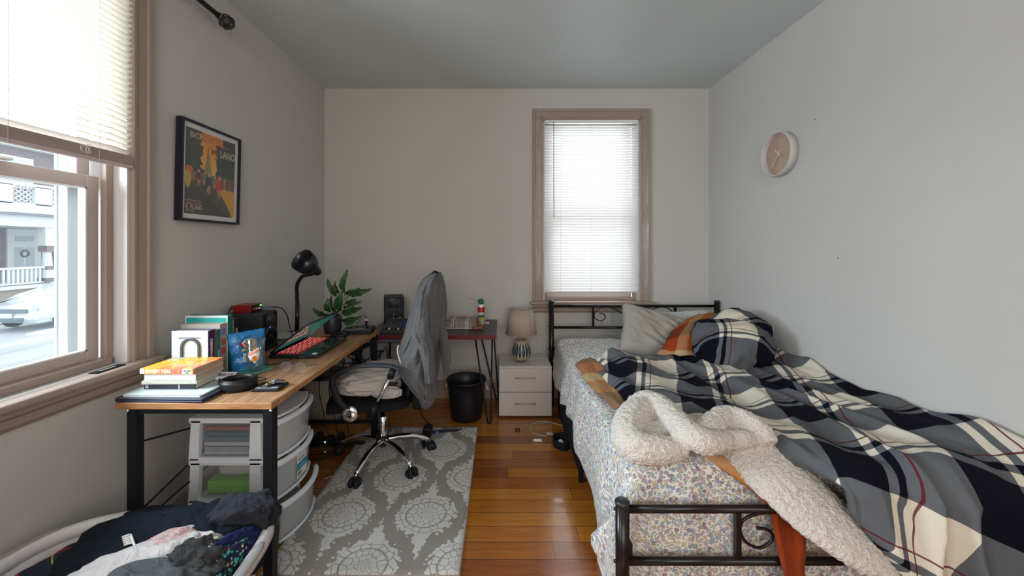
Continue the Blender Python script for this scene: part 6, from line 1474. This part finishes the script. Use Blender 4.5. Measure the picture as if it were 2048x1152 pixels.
hs = [(690, 190), (560, 110), (450, 90), (360, 120), (310, 190), (330, 240), (390, 268), (440, 245), (450, 205), (420, 175), (380, 170)]
hp = [at(1140 + x / 6.4, 600 + y / 6.4, y=BYH) for x, y in hs]
for mir in (0, 1):
    P = [V(((.766 + 1.445) - p.x if mir else p.x, p.y, p.z)) for p in hp]
    bm = BM(); tube(bm, spline(P, 8), .0042, 8); obj('scroll', bm, BRN, t)
fs_ = [(1646, 940), (1560, 850), (1450, 800), (1350, 780), (1230, 785), (1140, 820), (1118, 880), (1150, 950), (1220, 985), (1280, 965), (1310, 920), (1280, 880), (1215, 868)]
fp = [at(1100 + x / 2.939, 760 + y / 2.939, y=BYF) for x, y in fs_]
for mir in (0, 1):
    P = [V((BX0 + BX1 - p.x if mir else p.x, p.y, p.z)) for p in fp]
    bm = BM(); tube(bm, spline(P, 8), .0052, 8); obj('scroll', bm, BRN, t)
for x in (BX0 + .025, BX1 - .02):
    bm = BM(); bar(bm, (x, BYF, .27), (x, BYH, .27), .02, .04); obj('side_rail', bm, BLK, t)
for x in (.452, 1.1, 1.76):
    bm = BM(); bar(bm, (x, 2.22, 0), (x, 2.22, .26), .026, .026, up=(0, 1, 0)); obj('centre_leg', bm, BLK, t)
for k in range(12):
    y = 1.5 + k * .148; bm = BM(); bar(bm, (BX0 + .03, y, .282), (BX1 - .03, y, .282), .04, .012); obj('slat', bm, BLK, t)
# mattress with dark lower border
MX0, MX1, MY0, MY1, MZ0, MZ1 = .462, 1.775, 1.425, 3.225, .292, .535
t = thing('mattress', 'mattress with navy lower border on the black bed frame', 'mattress', (1.1, 2.3, MZ0))
bm = BM(); rbox(bm, (MX0, MY0, MZ0), (MX1, MY1, MZ1), .05, seg=4); obj('mattress_body', bm, fabric('navy_ticking', (.025, .03, .05)), t)
t = thing('underbed_block', 'long black block lying under the bed', 'storage bag', (.6, 2.7, 0))  # long black form with rounded edges along the bed's left side
bm = BM(); rbox(bm, (.448, 2.28, .004), (.95, 3.1, .235), .02); obj('block_body', bm, fabric('underbed_black', (.012, .013, .018)), t)
t = thing('underbed_box', 'flat white box under the bed foot behind the post', 'box', (.6, 1.55, 0))
bm = BM(); rbox(bm, (.405, 1.43, .002), (.80, 1.66, .15), .004); obj('box_body', bm, col('box_white', (.75, .77, .8), .5), t)

# ---------------- floral sheet
FS = M('floral_sheet', (.7, .7, .7), .9, sheen=.1, spec=.2)
cu = FS.coord('UV'); nz3 = FS.noise(cu, 30, 2)
def flowers(scale, thr, pal, seed):
    mp = FS.node('ShaderNodeMapping'); FS.link(cu, mp.inputs[0]); mp.inputs['Location'].default_value = (seed, seed * .7, 0)
    v = FS.vor(mp.outputs[0], scale); v.voronoi_dimensions = '2D'
    d = N(FS.nt, v.outputs['Distance']); r1, r2, r3 = FS.xyz(v.outputs['Color'])
    # petals: angle around the cell centre
    sb = FS.node('ShaderNodeVectorMath', operation='SUBTRACT'); sc_ = FS.node('ShaderNodeVectorMath', operation='SCALE')
    FS.link(mp.outputs[0], sc_.inputs[0]); sc_.inputs['Scale'].default_value = scale
    sp_ = FS.node('ShaderNodeVectorMath', operation='SCALE'); FS.link(v.outputs['Position'], sp_.inputs[0]); sp_.inputs['Scale'].default_value = scale
    FS.link(sc_.outputs[0], sb.inputs[0]); FS.link(sp_.outputs[0], sb.inputs[1])
    dx, dy, _ = FS.xyz(sb.outputs[0]); an = dy.at2(dx)
    pet = ((an * 2.5 + r3 * 6).sin().ab()) * .14
    m = (d - pet).lt(thr) * d.gt(.075) * (r2.gt(.12)); return m, FS.ramp(r1, pal, 'CONSTANT'), d
base_c = FS.mix(nz3, (.66, .63, .56), (.74, .72, .66))
mA, cA, dA = flowers(52, .30, [(0, (.22, .30, .38)), (.22, (.42, .30, .30)), (.40, (.30, .38, .46)), (.55, (.20, .12, .17)), (.68, (.50, .40, .22)), (.80, (.24, .24, .32)), (.92, (.45, .33, .36))], .3)
mB, cB, dB = flowers(95, .26, [(0, (.14, .17, .08)), (.35, (.30, .12, .13)), (.5, (.18, .24, .3)), (.65, (.22, .22, .12)), (.8, (.4, .36, .38))], 1.7)
mC_, cC, dC = flowers(26, .34, [(0, (.55, .50, .58)), (.3, (.50, .58, .62)), (.6, (.62, .52, .48)), (.8, (.6, .58, .42))], 2.9)
x1 = FS.mix(mC_ * .35, base_c, cC); x1 = FS.mix(mB * .85, x1, cB); x1 = FS.mix(mA * .85, x1, cA); FS.color(x1)
FS.bump(FS.noise(cu, 9, 4, .6) * .8 + FS.noise(cu, 500, 2) * .1, .35, .012)
def drape(d, r=.055):
    if d <= 0: return 0, 0
    if d < r * PI / 2: a = d / r; return r * math.sin(a), r * (1 - math.cos(a))
    return r, r + d - r * PI / 2
SX0, SX1, SY0, SY1, SZ = MX0 + .045, MX1 - .04, MY0 + .045, MY1 - .03, MZ1 + .010
def key(v, K):
    for (a, p), (b, q) in zip(K, K[1:]):
        if v <= b: k = max(0, min(1, (v - a) / (b - a))); k = k * k * (3 - 2 * k); return p + (q - p) * k
    return K[-1][1]
def hang(y): # how far the sheet's left edge hangs, by position along the bed
    return key(y, [(1.30, .50), (1.45, .50), (1.56, .46), (1.72, .41), (1.95, .40), (2.1, .37), (2.3, .30), (2.55, .29), (2.7, .32), (2.9, .30), (3.05, .25), (3.2, .22)])
def sheet(s, q):
    L0 = SY1 - SY0; fl = .52
    Q = q * (L0 + fl + .03); yq = SY1 + .03 - Q                      # flat position along the bed
    wl = hang(max(1.3, yq)); W0 = SX1 - SX0; W = wl + W0 + .1
    p = SX0 - wl + s * W
    dx = max(0, SX0 - p); dy = max(0, SY0 - yq); ex = max(0, p - SX1)
    if dx > 0 and dy > 0:
        d = math.hypot(dx, dy); ux, uy = dx / d, dy / d; d *= .93
        o, dz = drape(d); x = SX0 - ux * o; y = SY0 - uy * o
        k = ux * uy * 2 * max(0, d - .08); x -= k * .10 * ux; y -= k * .06 * uy; out = (ux, uy)
    elif dx > 0: o, dz = drape(dx); x = SX0 - o; y = yq; out = (1, 0)
    elif dy > 0: o, dz = drape(dy); x = min(p, SX1); y = SY0 - o; out = (0, 1)
    else: o = dz = 0; x = min(p, SX1); y = min(yq, SY1); out = (0, 0); dz = ex
    z = SZ - dz
    # ripples
    r_ = noise.noise(V((p * 3, yq * 6, 0))) * .5 + noise.noise(V((p * 8, yq * 11, 3))) * .25
    f = min(1, dz / .2)
    x -= out[0] * (f * (.012 + .022 * r_ + .012 * math.sin(yq * 19 + 2 * math.sin(yq * 5)))); y -= out[1] * f * (.004 + .008 * math.sin(p * 22 + math.sin(p * 9) * 2) + .004 * r_)
    if out[0] and dx > 0: x -= .022 * f * f
    z += .006 * noise.noise(V((p * 5, yq * 4, 7))) + .004 * (1 - abs(noise.noise(V((p * 4 + yq * 3, yq * 9 - p * 4, 2)))) * 4) * (1 - f)
    z += .035 * math.exp(-((yq - 3.16) / .09) ** 2) * (1 if dz < .3 else 0) * math.exp(-max(0, x - .9) * 5)
    # pulled corner tail
    g = math.exp(-((yq - 1.44) / .045) ** 2) * max(0, min(1, (dx - .26) / .2))
    x -= g * .075; y += g * .06; z += g * .06
    return V((x, y, max(z, .035)))
t = thing('bed_sheet', 'small-flowered pale cotton sheet draped over the mattress and bed foot', 'sheet', (1.1, 2.3, MZ0))
obj('sheet_cloth', gridmesh(sheet, 150, 200, uv=lambda s, q: (s * 1.75, q * 2.35)), FS, t, solid=.003, soff=1)

# ---------------- pillows
def pillow(name, label, c, e1, e2, w, h, th, mat, piping=None, seed=0):
    e1 = V(e1).normalized(); n = e1.cross(V(e2)).normalized(); e2 = n.cross(e1)
    t = thing(name, label, 'pillow', V(c) - V((0, 0, h * .3)))
    def f(side):
        def g(s, q):
            a, b = s * 2 - 1, q * 2 - 1
            k = max(0, (1 - a ** 4)) ** .5 * max(0, (1 - b ** 4)) ** .5
            cx = a * (1 - .07 * (1 - abs(b)) ** 1 * abs(a)) ; cy = b * (1 - .07 * (1 - abs(a)) * abs(b))
            wr = noise.noise(V((a * 2.2 + seed, b * 2.2, side))) * .022 + noise.noise(V((a * 5 + b * 3, b * 4 + seed, side))) * .010 + .012 * (1 - abs(noise.noise(V((a * 2 + b * 3 + seed, b * 1.2 - a, 4)))) * 4) * (abs(a) * .6 + .4)
            return V(c) + e1 * cx * w / 2 + e2 * cy * h / 2 + n * side * (k * (th / 2 + wr) + .001)
        return g
    bm = gridmesh(f(1), 44, 36); b2_ = gridmesh(f(-1), 44, 36); join(bm, b2_); bmesh.ops.remove_doubles(bm, verts=bm.verts, dist=.003); obj('pillow_case', bm, mat, t, smooth=True)
    if piping:
        g = f(1); ed_ = [g(k / 20, 0) for k in range(21)] + [g(1, k / 16) for k in range(1, 17)] + [g(1 - k / 20, 1) for k in range(1, 21)] + [g(0, 1 - k / 16) for k in range(1, 16)]
        bm = BM(); tube(bm, ed_, .0045, 6, closed=True); obj('piping', bm, piping, t)
    return t
GP = fabric('taupe_pillow_cotton', (.32, .29, .255), (.36, .33, .29), scale=700)
GRD = M('grid_pillow', (.6, .62, .62), .9); ox, oy, oz = GRD.xyz(GRD.coord('Pos')); GRD.color(GRD.mix(((ox * 45 + oz * 20).fr().lt(.10)).mx((oy * 45 - ox * 20 + oz * 25).fr().lt(.10)), (.55, .57, .56), (.12, .13, .15)))
pillow('bed_pillow', 'white pillow with thin dark grid lines behind the grey pillow', (1.42, 3.03, .68), (1, 0, .05), (.0, .5, .35), .58, .36, .14, GRD)
pillow('bed_pillow', 'grey-brown pillow with piped edge leaning at the bed head', (1.16, 2.90, .665), (1, -.10, -.26), (.10, .52, .62), .56, .40, .17, GP, plain('piping_grey', (.20, .185, .165), .8), 3)

# ---------------- plaid comforter
PM = M('plaid_comforter', (.1, .1, .1), .9, sheen=.0, spec=.1)
ua, va, _ = PM.xyz(PM.coord('UV'))
wb_ = PM.noise(PM.coord('UV'), 7, 2) - .5
fu = ((ua + wb_ * .02) / .385).fr(); fv = ((va + wb_ * .02) / .385).fr()
lit = lambda f: f.lt(.074).mx(f.gt(.134) * f.lt(.576))
red = lambda f: f.gt(.196) * f.lt(.211)
sm = lit(fu) + lit(fv); wv_ = PM.noise(PM.coord('UV', scale=(1, 1, 1)), 700, 2, .8)
gr = PM.mix(wv_, (.07, .075, .085), (.135, .14, .15)); c1 = PM.mix(sm.gt(.5), (.004, .004, .010), gr); c1 = PM.mix(sm.gt(1.5), c1, PM.mix(wv_, (.58, .52, .42), (.66, .60, .50)))
c1 = PM.mix(red(fu).mx(red(fv)) * .9, c1, (.10, .010, .016)); PM.color(c1)
PM.bump(PM.noise(PM.coord('UV'), 22, 4, .6) * .9 + wv_ * .15, .35, .012)
XLK = [(0, .655), (.10, .585), (.30, .56), (.55, .55), (.72, .56), (.86, .68), (1.0, .86), (1.15, 1.0), (1.28, 1.08), (1.42, 1.12), (1.62, 1.22), (1.85, 1.36)]
YH0 = 2.60
def quilt(s, q):
    S = q * 1.80; xl = key(S, XLK); u = s
    x = xl + (1.795 - xl) * u
    top = YH0 - 1.33; R_ = .075
    d = max(0, S - (top)); o, dz = drape(d, R_)
    y = YH0 - min(S, top) - o; z = .600 - dz
    p = x * .974 + (YH0 - S) * .228; al = -x * .228 + (YH0 - S) * .974
    big = noise.noise(V((p * 3.4, al * .9, 0)))
    med = 1 - abs(noise.noise(V((p * 6.5 + .6 * big, al * 1.5, 4)))) * 3.2
    sml = 1 - abs(noise.noise(V((p * 13 + big, al * 3.2, 9)))) * 3
    hgt = .052 * big + .026 * max(-.4, med) + .003 * max(-.5, sml)
    nrm = min(1, d / (R_ * 1.5)); amp = 1 + .5 * nrm
    e = min(1, u / .06); e = math.sqrt(max(0, 1 - (1 - e) ** 2))       # rounded left edge
    edge_drop = .055 * (1 - e)
    z += (hgt * amp) * (1 - nrm) * (.3 + .7 * e) - edge_drop * (1 - nrm); y -= (hgt * amp * e + .01 * nrm) * nrm
    z += (1 - nrm) * (.045 * max(0, (u - .86) / .14) ** 1.5 * (.6 + noise.noise(V((S * 4, 2, 2)))))
    # raised head edge: a rolled lip
    lip_ = math.exp(-(S / .09) ** 2); z += .022 * lip_ * (1 + noise.noise(V((x * 4, 0, 6)))) - .03 * math.exp(-(S / .02) ** 2)
    z += .035 * math.exp(-((x - 1.72) / .10) ** 2 - ((S - 1.12) / .10) ** 2)
    y += .04 * noise.noise(V((x * 2.2, 5, 0))) * math.exp(-(S / .25))
    return V((x - .02 * (1 - e) * 0, y, z))
def quilt_uv(s, q):
    S = q * 1.80; xl = key(S, XLK); x = xl + (1.795 - xl) * s; y = YH0 - S
    wpx = .05 * noise.noise(V((x * 1.6, y * 1.6, 3))); wpy = .06 * noise.noise(V((x * 1.6, y * 1.6, 8)))
    return (.948 * x - .318 * y + wpx - .011 + .385 * 4, .318 * x + .948 * y + wpy - 2.49 + .385 * 10)
t = thing('plaid_comforter', 'black, grey and cream plaid comforter with red lines heaped across the bed', 'comforter', (1.3, 1.95, .55))
obj('comforter_spread', gridmesh(quilt, 150, 220, uv=quilt_uv), PM, t, solid=.022, soff=-1)
def uvshift(bm, k, a, b, rot=0):
    L = bm.loops.layers.uv['UVMap']
    c_, s_ = math.cos(rot), math.sin(rot)
    for f in bm.faces:
        for l in f.loops: u, v = l[L].uv; l[L].uv = ((u * c_ - v * s_) * k + a, (u * s_ + v * c_) * k + b)
    return bm
obj('bunched_end', uvshift(lump((1.462, 2.50, .690), (.235, .20, .165), -.1, .08, (1.0, 1.8, 1.4), 61, .9, .14, bot=.56), 1.15, 3.2006, 2.8306, .25), PM, t)
obj('bunched_end', uvshift(lump((1.60, 2.64, .765), (.145, .19, .125), .3, .07, (1.0, 1.8, 1.4), 64, .9, .12), 1.1, 3.35, 3.2, .2), PM, t)
obj('bunched_end', uvshift(lump((1.66, 2.70, .63), (.13, .19, .11), .2, .08, (1.0, 1.8, 1.4), 66, .9, .12, bot=.56), 1.1, 3.0, 3.3, .9), PM, t)

# ---------------- sherpa-backed blanket
SP = M('sherpa_fleece', (.62, .55, .48), 1.0, sheen=.15, spec=.05); c = SP.coord('Object')
v1 = SP.vor(c, 170); dd_ = N(SP.nt, v1.outputs['Distance'])
SP.color(SP.mix(dd_ * .9, (.82, .76, .70), (.58, .50, .42))); SP.bump(dd_ * -1 + SP.noise(c, 260, 3, .8) * .7, .9, .006)
OC = M('orange_check', (.5, .2, .05), .95, sheen=.0, spec=.1); ua, va, _ = OC.xyz(OC.coord('UV'))
pal = [(0, (.30, .045, .008)), (.30, (.44, .30, .16)), (.5, (.32, .11, .025)), (.75, (.08, .016, .006))]
OC.color(OC.mix(.6, OC.ramp((ua / .56).fr(), pal, 'CONSTANT'), OC.ramp((va / .56).fr(), pal, 'CONSTANT'))); OC.bump(OC.noise(OC.coord('UV'), 300, 3, .8), .4, .004)
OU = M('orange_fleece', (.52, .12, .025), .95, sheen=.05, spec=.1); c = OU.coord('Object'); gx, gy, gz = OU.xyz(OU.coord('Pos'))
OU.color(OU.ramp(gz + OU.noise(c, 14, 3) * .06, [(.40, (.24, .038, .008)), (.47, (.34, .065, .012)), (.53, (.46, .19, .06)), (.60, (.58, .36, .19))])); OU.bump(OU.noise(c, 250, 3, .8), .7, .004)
t = thing('sherpa_blanket', 'thick cream fleece-lined blanket with orange checked side across the bed foot', 'blanket', (.9, 1.5, .5))
def PZ(px, py, z): return at(px, py, z=z)
bm = BM()
tube(bm, spline([PZ(1335, 852, .615), PZ(1300, 822, .645), PZ(1268, 832, .645), PZ(1256, 868, .62), (PZ(1272, 893, .605)), PZ(1320, 900, .60), PZ(1368, 896, .60)], 8), [.036, .052, .06, .062, .058, .05, .034], 18)
blob(bm, PZ(1300, 868, .595), (.105, .085, .050), .1, 2, 1)
tube(bm, spline([PZ(1262, 812, .640), PZ(1290, 802, .665), PZ(1322, 815, .67), PZ(1350, 842, .665), PZ(1378, 868, .655), PZ(1412, 884, .64), PZ(1450, 880, .625)], 8), [.034, .044, .048, .046, .046, .044, .036], 18)
tube(bm, spline([PZ(1372, 842, .63), PZ(1402, 862, .645), PZ(1425, 848, .655), PZ(1452, 834, .655), PZ(1490, 846, .645), PZ(1520, 866, .625), PZ(1540, 890, .60)], 8), [.028, .036, .04, .044, .048, .044, .03], 18)
blob(bm, PZ(1465, 872, .60), (.09, .075, .045), .1, 2, 3); blob(bm, PZ(1400, 850, .60), (.07, .06, .04), .1, 2, 5)
tube(bm, spline([PZ(1415, 872, .60), PZ(1445, 880, .615), PZ(1480, 878, .62), PZ(1515, 878, .60)], 8), [.03, .036, .034, .026], 18)
cen = [at(1440, 868, y=1.56), at(1490, 900, y=1.485), at(1550, 945, y=1.405), at(1612, 1003, y=1.335), at(1672, 1050, y=1.292), at(1735, 1092, y=1.270), at(1800, 1138, y=1.258), at(1870, 1190, y=1.25), at(1930, 1235, y=1.245)]
tube(bm, spline(cen, 10), [.07, .118, .125, .118, .108, .098, .090, .085, .08], 28, flat=.34, up=(.12, -.62, .77))
so = obj('fleece_side', bm, SP, t, remesh=.006)
q = so.modifiers.new('Smooth', 'SMOOTH'); q.factor = .5; q.iterations = 4
tx = bpy.data.textures.new('fleece_tufts', 'CLOUDS'); tx.noise_scale = .011; tx.noise_depth = 2
q = so.modifiers.new('Tufts', 'DISPLACE'); q.texture = tx; q.strength = .015; q.mid_level = .5
# orange checked parts
o1 = lattice([[at(1358, 652, y=2.86), at(1385, 636, y=2.86), at(1407, 629, y=2.86), at(1432, 630, y=2.86), at(1460, 640, y=2.86)],
              [at(1346, 664, y=2.76), at(1368, 654, y=2.72), at(1390, 645, y=2.70), at(1412, 645, y=2.72), at(1440, 660, y=2.75)],
              [at(1334, 682, y=2.66), at(1352, 677, y=2.62), at(1372, 670, y=2.58), at(1392, 672, y=2.60), at(1420, 690, y=2.62)],
              [at(1326, 697, y=2.60), at(1345, 698, y=2.55), at(1365, 696, y=2.52), at(1390, 696, y=2.54), at(1420, 705, y=2.58)],
              [at(1313, 709, y=2.56), at(1340, 711, y=2.52), at(1365, 711, y=2.49), at(1394, 711, y=2.52), at(1420, 715, y=2.56)]])
obj('checked_side', gridmesh(lambda s, q_: o1(s, q_) + V((0, -.010 * noise.noise(V((s * 6, q_ * 4, 0))), .012 * noise.noise(V((s * 5 + q_ * 3, q_ * 4, 2))))), 40, 40, uv=lambda s, q_: (s * .52 - .02, q_ * .50 + .30)), OC, t, solid=.010)
o2 = lattice([[PZ(1150, 729, .585), PZ(1160, 721, .60), PZ(1178, 716, .605), PZ(1204, 722, .60)],
              [PZ(1160, 742, .57), PZ(1172, 737, .590), PZ(1190, 738, .59), PZ(1212, 742, .59)],
              [PZ(1170, 759, .562), PZ(1185, 757, .578), PZ(1203, 757, .580), PZ(1222, 762, .58)],
              [PZ(1192, 783, .560), PZ(1205, 781, .576), PZ(1222, 780, .580), PZ(1238, 784, .58)],
              [PZ(1222, 812, .560), PZ(1234, 812, .575), PZ(1246, 812, .58), PZ(1258, 812, .58)]])
obj('checked_side', gridmesh(lambda s, q_: o2(s, q_) + V((0, 0, .006 * noise.noise(V((s * 5, q_ * 6, 2))))), 24, 36, uv=lambda s, q_: (s * .10 + .17, q_ * .62 - .06)), OC, t, solid=.008)
o3 = lattice([[at(1384, 902, y=1.50), at(1400, 896, y=1.50), at(1430, 892, y=1.50), at(1460, 905, y=1.50)],
              [at(1432, 928, y=1.442), at(1452, 922, y=1.438), at(1475, 925, y=1.44), at(1500, 930, y=1.45)],
              [at(1478, 958, y=1.405), at(1500, 955, y=1.397), at(1530, 955, y=1.400), at(1560, 962, y=1.41)],
              [at(1512, 985, y=1.392), at(1540, 986, y=1.382), at(1575, 990, y=1.388), at(1610, 996, y=1.39)],
              [at(1535, 1015, y=1.390), at(1560, 1018, y=1.382), at(1592, 1020, y=1.388), at(1622, 1022, y=1.388)],
              [at(1544, 1055, y=1.375), at(1562, 1058, y=1.352), at(1585, 1060, y=1.370), at(1612, 1056, y=1.362)],
              [at(1556, 1105, y=1.350), at(1572, 1108, y=1.322), at(1590, 1110, y=1.345), at(1612, 1105, y=1.330)],
              [at(1566, 1150, y=1.345), at(1580, 1152, y=1.318), at(1596, 1152, y=1.342), at(1612, 1150, y=1.326)],
              [at(1580, 1215, y=1.342), at(1592, 1215, y=1.316), at(1604, 1215, y=1.34), at(1614, 1210, y=1.326)]])
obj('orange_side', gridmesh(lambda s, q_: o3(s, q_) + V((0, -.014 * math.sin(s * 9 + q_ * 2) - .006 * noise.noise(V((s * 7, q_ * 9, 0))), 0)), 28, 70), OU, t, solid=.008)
